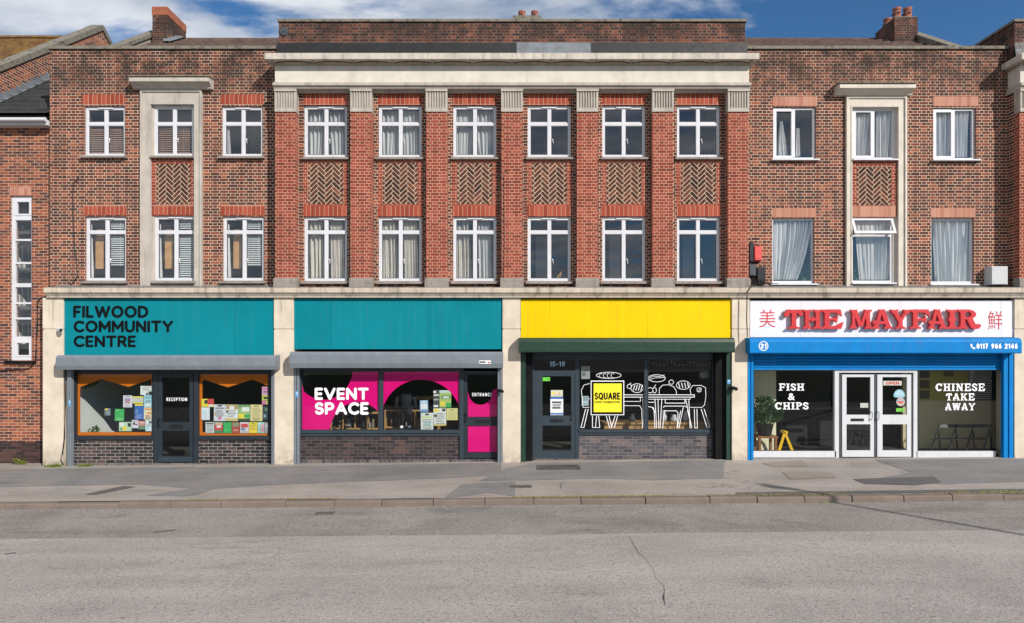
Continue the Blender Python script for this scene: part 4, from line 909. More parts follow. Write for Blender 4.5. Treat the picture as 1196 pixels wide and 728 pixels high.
for k in range(4):
    zz = z0 + 0.55 + k * 1.0; sr.tube([(x0 - 0.3, 0.9, zz + 0.45), (x1 + 0.3, 0.9, zz + 0.75)], 0.02)
    for q_ in range(6): xx = x0 - 0.2 + q_ * 0.16; sr.tube([(xx, 0.9, zz - 0.1), (xx, 0.9, zz + 0.46 + q_ * 0.035)], 0.012)
sr.build('stair_rail', M['plast_gry'], lk)
gt = MB(); ge = P(0, 139.5, -0.08)[1]; gt.box(lx0, lx1 - 0.01, -0.06, YL + 0.01, ezt - 0.02, ge - 0.01); gt.tube([(lx0, -0.13, ge - 0.02), (lx1 - 0.01, -0.13, ge - 0.02)], 0.055, 10); gt.build('gutter', M['white'], lk)
gb = MB(); gb.box(lx0, lx1 - 0.012, -0.18, 0.1, ge + 0.035, ge + 0.06)
gb.build('tile_underlay', M['black'], lk)
XG = -13.6; e0 = ge + 0.07; sl = 0.72
rf = MB(); pantiles(rf, lx0, lx1 - 0.012, -0.15, e0, 4.2, e0 + 4.35 * sl, rows=14, amp=0.0, step=0.07, pitch=0.3)
rf.add([(lx0, 4.2, e0 + 4.35 * sl), (lx1 - 0.012, 4.2, e0 + 4.35 * sl), (lx1 - 0.012, 6.9, e0 + 1.2), (lx0, 6.9, e0 + 1.2)], [(0, 1, 2, 3)]); rf.build('roof', M['slate'], lk)
hs_ = empty('gabled_house', (-16, 5, 0), 'taller brick house at far left with mossy tiled roof and sloping coped gable', 'house')
ry = 5.2; rz = P(0, 30, ry)[1]; d0 = -XG * F / 598 - CD; zc0 = P(0, 76, d0)[1]; sg = (rz - zc0) / (ry - d0)
def zg(y): return rz - sg * abs(ry - y)
mb = MB(); gth = 0.26
mb.prism_x([(YL + 0.32, -0.5), (YL + 0.32, zg(YL + 0.32) - 0.16), (ry, rz - 0.16), (10.0, zg(10.0) - 0.16), (10.0, -0.5)], XG - gth, XG); mb.build('gable_wall', M['house'], hs_)
mb = MB(); mb.prism_x([(YL + 0.1, zg(YL + 0.1) - 0.159), (YL + 0.1, zg(YL + 0.1)), (ry - 0.05, rz), (ry + 0.05, rz), (10.1, zg(10.1)), (10.1, zg(10.1) - 0.159), (ry, rz - 0.159)], XG - gth - 0.05, XG + 0.05); mb.build('coping', M['coping'], hs_)
mb = MB(); zrt = P(0, 45, ry)[1]; pantiles(mb, -24, XG - gth - 0.001, 0.2, zrt - 5.0 * sg, ry, zrt, rows=14, amp=0.0, step=0.09, pitch=0.3)
mb.add([(-24, ry, zrt), (XG - gth - 0.001, ry, zrt), (XG - gth - 0.001, 10, zrt - 4.8 * sg), (-24, 10, zrt - 4.8 * sg)], [(0, 1, 2, 3)])
mb.prism_x([(ry - 0.12, zrt - 0.02), (ry - 0.07, zrt + 0.07), (ry + 0.07, zrt + 0.07), (ry + 0.12, zrt - 0.02)], -24, XG - gth - 0.002)
mb.build('roof', M['mosstile'], hs_)
mb = MB(); mb.box(-24, XG - gth - 0.001, 0.52, 0.8, ezt - 1, zrt - 5.0 * sg + 0.2); mb.build('wall', M['house'], hs_)
mb = MB(); V = []; N = 22                                         # stepped lead flashing along the gable
for i in range(N + 1):
    y = 0.0 + 4.2 * i / N; zz = e0 + (y + 0.15) * sl
    V += [(XG + 0.012, y, zz + 0.30 + 0.0), (XG + 0.014, y, zz + 0.05), (XG + 0.13, y, zz + 0.055)]
    if i < N: y2 = y + 4.2 / N - 0.002; V += [(XG + 0.012, y2, zz + 0.30), (XG + 0.014, y2, zz + 0.05 + 4.2 / N * sl), (XG + 0.13, y2, zz + 0.055 + 4.2 / N * sl)]
m = len(V) // 3
mb.add(V, [(3 * i + j, 3 * i + j + 1, 3 * i + j + 4, 3 * i + j + 3) for i in range(m - 1) for j in range(2)]); mb.build('lead_flashing', M['lead'], lk)

exec_order = 'shops'
# ------------------------------------------------------------------ shopfronts
YS = -0.15
def frame_bar(mb, pr, Y=YS, th=0.08, m=0, front=0.0):
    x0, x1, z0, z1 = rect(*pr, Y - 0.04 - front); mb.box(x0, x1, Y - 0.04 - front, Y - 0.04 + th, z0, z1, m)
def room_shell(parent, px0, px1, depth, walls, ceil=3.02, Y0=-0.08, floor_z=None):
    """shop interior: left, back, right walls, floor, ceiling with their own materials"""
    x0, x1 = P(px0, 0, YS)[0], P(px1, 0, YS)[0]; fz = floor_z if floor_z is not None else ground_z((x0 + x1) / 2, -0.3) + 0.03; mb = MB()
    mb.box(x0 - 0.06, x0, Y0, depth, fz, ceil, 0); mb.box(x0 - 0.06, x1 + 0.06, depth + 0.001, depth + 0.08, fz, ceil, 1); mb.box(x1, x1 + 0.06, Y0, depth, fz, ceil, 2)
    mb.box(x0 - 0.06, x1 + 0.06, Y0, depth + 0.08, fz - 0.08, fz - 0.001, 3); mb.box(x0 - 0.06, x1 + 0.06, Y0 - 0.1, depth + 0.08, ceil + 0.001, ceil + 0.1, 4)
    return mb.build('interior', [M[w] for w in walls], parent)
def shutter(label, pr, mat, rails=(), chamfer=True, front=-0.66, curtain_pr=None, Yr=-0.30, bot=None):
    x0, x1, z0, z1 = rect(*pr, front); H = z1 - z0
    root = empty('roller_shutter', ((x0 + x1) / 2, -0.4, 0), label, 'shutter', 'roller shutters over the shopfronts')
    mb = MB(); mb.prism_x([(-0.349, z1 + 0.02), (front + 0.06, z1 + 0.02), (front, z1 - H * 0.12), (front, z0 + H * 0.30), (front + 0.035, z0 + 0.0), (-0.349, z0)] if chamfer else
                          [(-0.349, z1 + 0.02), (front + 0.10, z1 + 0.02), (front + 0.02, z1 - 0.02), (front, z1 - 0.09), (front, z0 + 0.02), (front + 0.02, z0), (-0.349, z0)], x0, x1)
    mb.box(x0 + 0.02, x1 - 0.02, -0.3485, -0.1, z0 + 0.02, z1)
    mb.build('housing', mat, root)
    for (a, b, zt) in rails:
        q = MB(); xa, xb, za, zb = rect(a, zt, b, 552, Yr - 0.05); xc = (xa + xb) / 2; za = ground_z(xc, -0.35) - 0.05
        q.box(xa, xa + (xb - xa) * 0.42, Yr - 0.05, Yr + 0.06, za, zb); q.box(xb - (xb - xa) * 0.42, xb, Yr - 0.05, Yr + 0.06, za, zb); q.box(xa + (xb - xa) * 0.42, xb - (xb - xa) * 0.42, Yr - 0.02, Yr + 0.06, za, zb)
        q.build('guide_rail', mat, root)
    if curtain_pr:
        a, b, za, zb = rect(*curtain_pr, -0.2); q = MB(); nsl = max(3, int((zb - za) / 0.075)); hh = (zb - za) / nsl
        for i in range(nsl):
            z = za + i * hh; q.prism_x([(-0.17, z), (-0.2, z + 0.004), (-0.215, z + hh * 0.5), (-0.2, z + hh - 0.004), (-0.17, z + hh - 0.002)], a, b)
        q.box(a, b, -0.225, -0.17, za - 0.045, za - 0.001); q.build('slat_curtain', mat, root)
    return root
def sign(label, pr, mat, Yf=-0.30, name='fascia_sign', th=0.12):
    x0, x1, z0, z1 = rect(*pr, Yf); root = empty(name, ((x0 + x1) / 2, Yf, z0), label, 'sign')
    mb = MB(); mb.box(x0, x1, Yf, Yf + th, z0, z1); mb.build('panel', mat, root)
    b = MB(); b.box(x0 + 0.01, x1 - 0.01, Yf + th + 0.001, 0.0, z0 + 0.02, z1 + 0.1); b.build('backing', M['black'], root)
    return root
def riser(parent, px0, px1, py_top, mat, Y=YS, name='stall_riser', py_edge=None, front=0.0):
    x0, x1, z0, z1 = rect(px0, py_top, px1, 560, Y - front); mb = MB(); mb.box(x0, x1, Y - front, Y + 0.14, -0.45, z1); return mb.build(name, mat, parent)

# ---- shop 1: teal community centre
s1 = empty('shopfront', (-8.6, 0, 0), 'dark grey shopfront with two orange-edged windows full of posters and central door', 'shopfront')
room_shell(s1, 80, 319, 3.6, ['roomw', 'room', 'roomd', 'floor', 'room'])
fb = MB()
frame_bar(fb, (83, 432, 317.5, 436.5)); frame_bar(fb, (83, 436.5, 88.5, 513)); frame_bar(fb, (179, 436.5, 184, 541), front=0.003); frame_bar(fb, (226, 436.5, 231.5, 541), front=0.003)
frame_bar(fb, (88.5, 509.5, 179, 513.5), front=0.03); frame_bar(fb, (231.5, 509.5, 317.5, 513.5), front=0.03); frame_bar(fb, (314.5, 436.5, 318, 509.5))
fb.build('frame', M['anth'], s1)
riser(s1, 82, 180.5, 513.5, M['dark']); riser(s1, 229, 317.5, 513.5, M['dark']); riser(s1, 78, 320, 541.2, M['edge'], front=0.05, name='brick_edging')
def shop_window(parent, pr, Y=YS, mat='shopglass', name='window'):
    x0, x1, z0, z1 = rect(*pr, Y); mb = MB(); t = 0.014
    mb.box(x0 - 0.001, x0 + t, Y - 0.034, Y + 0.03, z0, z1); mb.box(x1 - t, x1 + 0.001, Y - 0.034, Y + 0.03, z0, z1); mb.box(x0 + t, x1 - t, Y - 0.034, Y + 0.03, z0, z0 + t); mb.box(x0 + t, x1 - t, Y - 0.034, Y + 0.03, z1 - t, z1)
    w = mb.build(name, M['anth'], parent); g_ = MB(); g_.box(x0 + 0.005, x1 - 0.005, Y - 0.003, Y + 0.003, z0 + 0.005, z1 - 0.005); g_.build('pane', M[mat], w)
    return w
w1 = shop_window(s1, (88.5, 436.5, 179, 509.5)); w2 = shop_window(s1, (231.5, 436.5, 314.5, 509.5))
def orange_trim(parent, pr, tri):
    YT = YS + 0.035; x0, x1, z0, z1 = rect(*pr, YT); mb = MB(); l, b, r_ = 0.085, 0.085, 0.05
    mb.box(x0, x0 + l, YT, YT + 0.03, z0 + b, z1); mb.box(x0, x1, YT, YT + 0.03, z0, z0 + b)
    if r_: mb.box(x1 - r_, x1, YT + 0.001, YT + 0.03, z0 + b, z1)
    pts = [P(a, c, YT) for a, c in tri]; pts = [(min(max(p[0], x0 + l), x1 - r_), min(p[1], z1)) for p in pts]
    mb.prism_y(pts, YT + 0.002, YT + 0.028)
    return mb.build('orange_valance', M['orange'], parent)
orange_trim(w1, (89, 437, 178.7, 509), [(89, 437), (180, 437), (180, 443), (150, 452), (118, 443), (94, 452), (89, 452)])
orange_trim(w2, (232, 437, 316, 509), [(232, 437), (316, 437), (316, 451), (295, 443.5), (266, 452.5), (238, 443.5), (232, 447)])
def door(parent, pr, panes, Y, mat='anth', glassm='shopglass', letter=None, handle_px=None, frame_w=None):
    x0, x1, z0, z1 = rect(*pr, Y); mb = MB(); hs2 = [rect(*p, Y) for p in panes]
    wall_holes(mb, x0, x1, z0, z1, hs2, Y - 0.03, 0.05); d = mb.build('door', M[mat], parent)
    for h in hs2:
        g_ = MB(); g_.box(h[0] - 0.01, h[1] + 0.01, Y - 0.004, Y + 0.002, h[2] - 0.01, h[3] + 0.01); g_.build('pane', M[glassm], d)
    if letter:
        q = MB(); a, b, c, e = rect(*letter, Y - 0.04); q.box(a, b, Y - 0.045, Y - 0.0305, c, e); q.build('letterbox', M['plast_blk'], d)
    if handle_px:
        a, b, c, e = rect(*handle_px[0], Y - 0.1); q = MB(); xm = (a + b) / 2
        q.tube([(xm, Y - 0.031, c + 0.03), (xm, Y - 0.09, c + 0.03), (xm, Y - 0.09, e - 0.03), (xm, Y - 0.031, e - 0.03)], 0.018); q.build('handle', M[handle_px[1]], d)
    return d
d1 = door(s1, (184.3, 437, 225.8, 540), [(190, 441, 222, 493), (190, 503, 222, 532.5)], YS, letter=(198, 496.3, 213, 500.5), handle_px=((182.5, 488, 187, 499), 'plast_blk'))
t = MB(); stroke_text(t, 'RECEPTION', (194.5, 464.6, 218.5, 468.6), YS - 0.006, 0.002, 0.15, gap=0.42); t.build('lettering', M['vinyl'], d1)
t = MB(); a, b, c, e = rect(185, 533, 225, 540.5, YS - 0.04); t.box(a, b, YS - 0.035, YS - 0.0305, c + 0.03, e - 0.02); t.build('kick_plate', M['anthl'], d1)
sg1 = sign('teal fascia sign with bold black lettering in three lines', (74.2, 349, 319.8, 415), M['teal'])
t = MB()
for body, pr in (('FILWOOD', (85.5, 357.2, 173, 371.2)), ('COMMUNITY', (86, 374.5, 202, 388.3)), ('CENTRE', (86, 392, 158.5, 405.5))): stroke_text(t, body, pr, -0.30, 0.012, 0.205, gap=0.12)
t.build('lettering', M['ink'], sg1)
shutter('grey shutter box under teal sign with black lettering', (65, 416, 322, 432), M['shutter'], [(78.5, 83, 432), (317, 320.5, 432)])

# ---- shop 2: event space
s2 = empty('shopfront', (-2.8, 0, 0), 'dark grey shopfront with magenta window film and magenta-glazed door at right', 'shopfront')
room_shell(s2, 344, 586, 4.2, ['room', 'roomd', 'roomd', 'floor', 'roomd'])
fb = MB()
frame_bar(fb, (349, 430, 582, 433.5)); frame_bar(fb, (349, 433.5, 352.3, 503)); frame_bar(fb, (442.8, 433.5, 447.3, 503), front=0.003); frame_bar(fb, (536.8, 433.5, 541.5, 536), front=0.003)
frame_bar(fb, (349, 502.5, 536.8, 506), front=0.03); frame_bar(fb, (349, 506, 536.8, 509.5)); frame_bar(fb, (541.5, 430, 582, 436))
fb.build('frame', M['anthl'], s2)
riser(s2, 347, 539.5, 509.5, M['dark2']); riser(s2, 343.5, 583, 537, M['edge'], front=0.04, name='brick_edging')
w3 = shop_window(s2, (352.3, 433.5, 442.8, 502.5)); w4 = shop_window(s2, (447.3, 433.5, 536.8, 502.5))
def arc(cx, cy, rx, ry, a0, a1, n=24): return [(cx + rx * math.cos(R(a0 + (a1 - a0) * i / n)), cy - ry * math.sin(R(a0 + (a1 - a0) * i / n))) for i in range(n + 1)]
def film(parent, polys, Y, mat='pink'):
    mb = MB()
    for p in polys: mb.prism_y([P(a, b, Y + 0.008) for a, b in p], Y + 0.0055, Y + 0.008)
    return mb.build('window_film', M[mat], parent)
up_c = [q for q in arc(378, 431, 34, 36, 210, 345)]; low_c = [q for q in arc(418, 506, 33, 36, 175, 40)]
film(w3, [[(353, 502), (353, 449)] + [q for q in up_c if q[0] > 353] + [(412, 434), (442.3, 434), (442.3, 483)] + [q for q in low_c[::-1] if q[0] < 442 and q[1] < 502] + [(385, 502)]], YS)
big = [q for q in arc(492, 489, 46.5, 45.5, 184, -4)]
film(w4, [[(447.8, 434), (536.3, 434), (536.3, 480)] + [q for q in big[::-1] if 447.9 < q[0] < 536.2 and q[1] < 482] + [(447.8, 480)]], YS)
t = MB(); stroke_text(t, 'EVENT', (367.5, 453, 430.5, 467.3), YS - 0.005, 0.002, 0.225, gap=0.10); stroke_text(t, 'SPACE', (367.5, 470, 430.5, 484.5), YS - 0.005, 0.002, 0.225, gap=0.10); t.build('lettering', M['vinyl'], w3)
YD = -0.10
d2 = door(s2, (541.5, 436, 582, 535), [(546, 438, 581, 487.5), (546, 497, 581, 528.5)], YD, 'anth', letter=(556, 490.2, 576, 494), handle_px=((541.5, 482, 546, 494), 'plast_blk'))
film(d2, [[(546.5, 487), (546.5, 457), (547, 460)] + arc(561, 458, 14, 15, 188, 352, 16) + [(575.5, 456), (580.5, 454), (580.5, 487)], [(546.5, 497.5), (580.5, 497.5), (580.5, 528), (546.5, 528)]], YD)
t = MB(); stroke_text(t, 'ENTRANCE', (551.5, 459, 574.5, 463), YD - 0.006, 0.002, 0.15, gap=0.42); t.build('lettering', M['vinyl'], d2)
sign('blank teal fascia sign between two cream piers', (343.4, 349, 586.6, 408), M['teal'])
sh2 = shutter('grey shutter box with small white maker plate, under blank teal sign', (338, 412, 587.5, 430), M['shutter'], [(343.5, 349, 430), (581.5, 586.5, 430)])
t = MB(); a, b, c, e = rect(559.5, 421.2, 573, 425, -0.663); t.box(a, b, -0.664, -0.6605, c, e); t.box(a + 0.01, a + 0.16, -0.6655, -0.6642, c + 0.02, e - 0.02, 1); t.box(b - 0.07, b - 0.02, -0.6655, -0.6642, c + 0.015, e - 0.03, 2); t.build('maker_plate', [M['vinyl'], M['plast_gry'], M['redc']], sh2)

# ---- shop 3: yellow
Y3 = 0.0
s3 = empty('shopfront', (2.9, 0, 0), 'dark recessed shopfront with white chair and table drawings on the glass', 'shopfront')
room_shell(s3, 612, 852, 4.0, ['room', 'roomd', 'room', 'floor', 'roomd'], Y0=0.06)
fb = MB()
def fb3(pr, front=0.0, m=0): frame_bar(fb, pr, Y3, front=front, m=m)
fb3((616, 412, 840, 420)); fb3((616, 420, 623.5, 545)); fb3((672, 420, 676.3, 536), 0.003); fb3((752.5, 420, 756.3, 502), 0.003); fb3((831.5, 420, 840, 545))
fb3((676.3, 501.8, 831.5, 505.5), 0.03); fb3((676.3, 505.5, 831.5, 508.5)); fb3((623.5, 433.5, 672, 437)); fb3((623.5, 437, 630, 536))
fb.build('frame', M['anthl'], s3)
jm = MB()
for a, b in ((607.8, 614), (848.5, 855)): jm = MB(); x0, x1, _, z1 = rect(a, 411, b, 545, -0.30); jm.box(x0, x1, -0.30, 0.1, -0.4, z1); jm.build('green_jamb', M['green'], s3)
jm = MB()
for a, b in ((614.3, 622), (835.5, 848)): jm = MB(); x0, x1, _, z1 = rect(a, 411, b, 545, -0.20); jm.box(x0, x1, -0.20, 0.05, -0.4, z1); jm.build('black_jamb', M['black'], s3)
riser(s3, 674, 832, 508.5, M['dark3'], Y=Y3); riser(s3, 621, 840, 535.8, M['edge'], Y=Y3, front=0.06, name='brick_edging')
w5 = shop_window(s3, (676.3, 420, 752.5, 502), Y3); w6 = shop_window(s3, (756.3, 420, 831.5, 502), Y3)
tl = shop_window(s3, (623.5, 420, 672, 433.5), Y3, name='transom_window')
t = MB(); stroke_text(t, '15-19', (642, 422.3, 659.8, 428.2), Y3 - 0.005, 0.002, 0.17); t.build('lettering', M['vine'], tl)
d3 = door(s3, (630, 437, 671.7, 535.5), [(633.5, 439.5, 667, 485.5), (633.5, 497, 667, 526.5)], Y3, 'anthl', letter=(642.5, 490, 658, 493), handle_px=((666.5, 480, 671.5, 491), 'plast_gry'))
# white line drawings
def draw(mb, pts, w=0.022, Y=Y3): mb.ribbon([P(a, b, Y - 0.006) for a, b in pts], w * 0.56, Y - 0.0045, 0.001)
dl = MB(); dr = MB()
def rr(x0, y0, x1, y1, r, n=5):
    out = []
    for cx, cy, a0 in ((x1 - r, y0 + r, 90), (x0 + r, y0 + r, 180), (x0 + r, y1 - r, 270), (x1 - r, y1 - r, 360)):
        out += arc(cx, cy, r, r, a0 if a0 != 90 else 0, (a0 if a0 != 90 else 0) + 90, n) if a0 != 90 else arc(cx, cy, r, r, 0, 90, n)
    return out + [out[0]]
# left pane: partly hidden chair, baguette, bread, table end
draw(dl, [(681, 476), (679, 456), (682, 450), (689, 448)]); draw(dl, [(681, 476), (688, 476)]); draw(dl, [(687, 466), (689, 466)])
for a, b in (((684, 478), (678.5, 499.5)), ((687, 478), (682, 499.5)), ((692, 484), (692, 499.5)), ((697, 484), (695.5, 499.5)), ((699, 484), (700.5, 499.5)), ((707.5, 484), (712, 499.5)), ((711, 484), (714.5, 499.5)), ((719, 484), (714, 499.5)), ((722, 484), (717.5, 499.5))): draw(dl, [a, b], 0.03)
draw(dl, [(678.5, 499.5), (682, 499.5)]); draw(dl, [(692, 499.5), (700, 499.5)])
draw(dl, arc(711, 438.5, 14.5, 3.6, 0, 360, 20)); [draw(dl, arc(702 + 4.5 * k, 438.8, 1.8, 2.6, 40, 300, 8), 0.018) for k in range(4)]
draw(dl, arc(744, 453.5, 7.2, 5.2, 0, 360, 18)); [draw(dl, [(739.5 + 3 * k, 456), (741.5 + 3 * k, 450)], 0.03) for k in range(4)]
draw(dl, arc(735, 451.5, 2.6, 2.6, 0, 360, 10)); draw(dl, [(735, 449), (737, 447.5)])
draw(dl, [(729, 461.3), (752, 461.3)], 0.03); draw(dl, [(729, 464), (752, 464)], 0.03); draw(dl, [(729, 469), (748, 469), (748, 464)]); draw(dl, [(729, 474), (747, 474), (749.5, 478), (750.5, 500)]); draw(dl, [(750.8, 466), (751.8, 500)])
# right pane: table and chairs, fruit and bread
for yy in (461.3, 464): draw(dr, [(757, yy), (811, yy)], 0.03)
draw(dr, [(811, 461.3), (811, 464)], 0.03); draw(dr, [(757, 466.5), (806, 466.5), (806, 464)])
draw(dr, [(770, 461), (770, 454), (774, 450), (781, 449.5), (787, 452), (790, 457), (790, 461)])
draw(dr, [(807, 461), (806, 455), (809, 450.5), (819, 450.3), (824, 453), (824.5, 463), (823, 473), (820, 476), (806, 476)]); draw(dr, arc(816.5, 455.5, 2.6, 2.6, 0, 360, 8)); draw(dr, [(815, 457.5), (819, 453.5)])
for p in ([(765, 466), (767, 500)], [(768.5, 466), (769.5, 500)], [(773, 466), (771, 500)], [(763, 476), (765, 482)], [(777, 466), (777, 471), (800, 471), (800, 466)], [(775, 476), (776, 474.5), (800, 474.5), (802, 476)],
          [(776, 480), (790, 480), (792, 483), (791, 499)], [(776, 480), (774, 500)], [(795, 480), (791, 500)], [(798, 476), (793, 500)], [(801, 467), (808, 500)], [(804.5, 467), (806, 500)], [(803, 479), (808, 500)], [(811, 478), (811.5, 500)], [(814, 478), (814.5, 500)], [(819, 478), (826, 500)], [(822.5, 478), (829, 499)], [(826, 500), (829, 499)], [(811.5, 500), (814.5, 500)], [(757, 470), (764, 470)], [(757, 475), (762, 476), (764, 480), (765, 500)]): draw(dr, p, 0.028)
draw(dr, arc(767, 442, 10, 4.2, 0, 360, 20)); draw(dr, [(758, 442), (763, 439.5), (771, 440), (776, 438)], 0.018); draw(dr, [(758, 444), (765, 441.5), (776, 441)], 0.018)
draw(dr, arc(784, 446.5, 2.8, 2.5, 0, 360, 12)); draw(dr, arc(798, 450, 8, 5, -15, 345, 18)); [draw(dr, [(792.5 + 3.5 * k, 447.5), (794 + 3.5 * k, 453)], 0.03) for k in range(4)]
draw(dr, arc(759.5, 456, 3.2, 3.2, 0, 360, 12)); draw(dr, arc(764.5, 456, 2.2, 3.2, 0, 360, 12)); draw(dr, [(764, 452), (766, 449.5)])
dl.build('window_drawing', M['vinyl'], w5); dr.build('window_drawing', M['vinyl'], w6)
# framed yellow sign hung against the glass
YQ = Y3 - 0.03
sq = empty('window_sign', (P(709, 0, YQ)[0], YQ, 1.3), 'square yellow sign with black border and black lettering in dark window', 'sign')
x0, x1, z0, z1 = rect(690, 444.7, 729, 485, YQ); t = MB(); t.box(x0, x1, YQ - 0.004, YQ + 0.012, z0, z1); t.build('white_edge', M['vinyl'], sq)
x0, x1, z0, z1 = rect(691, 445.8, 728, 484, YQ); t = MB(); t.box(x0, x1, YQ - 0.009, YQ - 0.0041, z0, z1); t.build('border', M['ink'], sq)
x0, x1, z0, z1 = rect(693.3, 448, 726, 481.5, YQ); t = MB(); t.box(x0, x1, YQ - 0.014, YQ - 0.0091, z0, z1); t.build('panel', paint('lemon_paint', (0.78, 0.68, 0.02), 0.5, 0.03), sq)
t = MB(); stroke_text(t, 'SQUARE', (694.5, 458.6, 724.5, 467), YQ - 0.0142, 0.002, 0.19, gap=0.1); stroke_text(t, 'FOOD FOUNDATION', (694.7, 468.6, 723.8, 471), YQ - 0.0142, 0.0018, 0.2); t.build('lettering', M['ink'], sq)
sign('blank yellow fascia sign above dark green shutter box', (608.4, 350, 854.6, 395), M['yellow'])
shutter('dark green shutter box under blank yellow sign', (606, 395.5, 858.5, 412), M['green'], chamfer=False)

# ---- shop 4: take away
Y4 = -0.12
s4 = empty('shopfront', (9.4, 0, 0), 'take away shopfront with white double doors between large low windows', 'shopfront')
room_shell(s4, 878, 1214, 3.6, ['roomo', 'roomd', 'roomo', 'floor', 'roomo'])
fb = MB()
def fb4(pr, front=0.0): frame_bar(fb, pr, Y4, front=front)
fb4((879.5, 428, 1172.5, 432.5)); fb4((879.5, 527, 976.5, 534.5), 0.02); fb4((1070.5, 527, 1163, 534.5), 0.02); fb4((975, 432, 979.8, 535), 0.02); fb4((1067, 432, 1071.5, 535), 0.02); fb4((979.8, 432, 1067, 435.5), 0.018); fb4((1170, 432.5, 1172.5, 534.5))
fb.build('frame', M['whitealu'], s4)
st = MB(); a, b, c, e = rect(877, 534.5, 1176, 545, Y4 - 0.08); st.box(a, b, Y4 - 0.08, 0.1, -0.3, P(0, 535.2, Y4 - 0.08)[1]); st.build('threshold', M['pavegrey'], s4)
w7 = shop_window(s4, (879.5, 432.5, 975, 527), Y4); w8 = shop_window(s4, (1071.5, 432.5, 1170, 527), Y4)
d4 = door(s4, (983, 437.5, 1020, 533.5), [(988, 440.5, 1016, 484.5), (988, 495.5, 1016, 526)], Y4 - 0.01, 'whitealu', letter=(994, 489, 1009, 492), handle_px=((1017.3, 480, 1021, 491.5), 'whitealu'))
d5 = door(s4, (1024, 437.5, 1063.5, 533.5), [(1030, 440.5, 1058.5, 484.5), (1030, 495.5, 1058.5, 526)], Y4 - 0.01, 'whitealu', handle_px=((1025, 480, 1029, 491.5), 'whitealu'))
gp = MB(); frame_bar(gp, (1020.2, 437, 1023.8, 534), Y4 + 0.02); frame_bar(gp, (979.8, 435.5, 983, 535), Y4 + 0.02); frame_bar(gp, (1063.6, 435.5, 1067, 535), Y4 + 0.02); gp.build('door_lining', M['plast_gry'], s4)
shutter('bright blue shutter with number roundel and telephone number on its box', (876, 395.5, 1193.5, 413), M['blue'], [(873.5, 880, 413), (1172.5, 1183.5, 413)], chamfer=False, curtain_pr=(880, 411, 1172.5, 430))
sh4 = [o for o in col.objects if o.name.startswith('roller_shutter') and o['label'].startswith('bright blue')][0]
t = MB(); YB4 = -0.661
stroke_text(t, '21', (888.2, 401.4, 895.1, 407.2), YB4, 0.003, 0.24)
ring = [P(a, b, YB4) for a, b in arc(891.7, 404.3, 5.2, 5.2, 0, 360, 26)]; t.ribbon(ring, 0.018, YB4 - 0.002, 0.002)
stroke_text(t, '0117 966 2146', (1140.5, 401.3, 1188.5, 407.5), YB4, 0.003, 0.23)
ph = [P(a, b, YB4) for a, b in [(1133.2, 402.6), (1134.8, 401.6), (1136, 403.6), (1135.2, 404.6), (1136.6, 406.2), (1137.6, 405.5), (1139.4, 406.7), (1138.3, 408), (1136, 407.4), (1133.8, 405)]]; t.prism_y(ph, YB4 - 0.003, YB4)
t.build('lettering', M['vinyl'], sh4)
sg4 = sign('white fascia sign with raised ornate red lettering and two red characters', (876.2, 351, 1184.3, 394), M['signwhite'])

# ornate slab letters, unit height; each letter a list of polygons
def slabs(cx, w=0.50, top=False, st=0.19):
    w *= 0.92
    q = [(cx - w / 2, 0.0), (cx - w / 2 - 0.01, 0.085), (cx - st / 2 - 0.03, 0.13), (cx - st / 2, 0.22), (cx + st / 2, 0.22), (cx + st / 2 + 0.03, 0.13), (cx + w / 2 + 0.01, 0.085), (cx + w / 2, 0.0), (cx, 0.035)]
    return [(a, 1 - b) for a, b in q] if top else q
def bar(x0, x1, y0, y1): return [(x0, y0), (x1, y0), (x1, y1), (x0, y1)]
def dg(x0, y0, x1, y1, w): return [(x0 - w / 2, y0), (x0 + w / 2, y0), (x1 + w / 2, y1), (x1 - w / 2, y1)]
def ball(cx, cy, r, n=14): return [(cx + r * math.cos(2 * math.pi * i / n), cy + r * math.sin(2 * math.pi * i / n)) for i in range(n)]
def band(cx, cy, ro, ri, a0, a1, n=18):
    o = [(cx + ro[0] * math.cos(R(a0 + (a1 - a0) * i / n)), cy + ro[1] * math.sin(R(a0 + (a1 - a0) * i / n))) for i in range(n + 1)]
    return o + [(cx + ri[0] * math.cos(R(a0 + (a1 - a0) * i / n)), cy + ri[1] * math.sin(R(a0 + (a1 - a0) * i / n))) for i in range(n, -1, -1)]
def leg(cx, w=0.19): return [bar(cx - w / 2, cx + w / 2, 0.1, 0.9)]
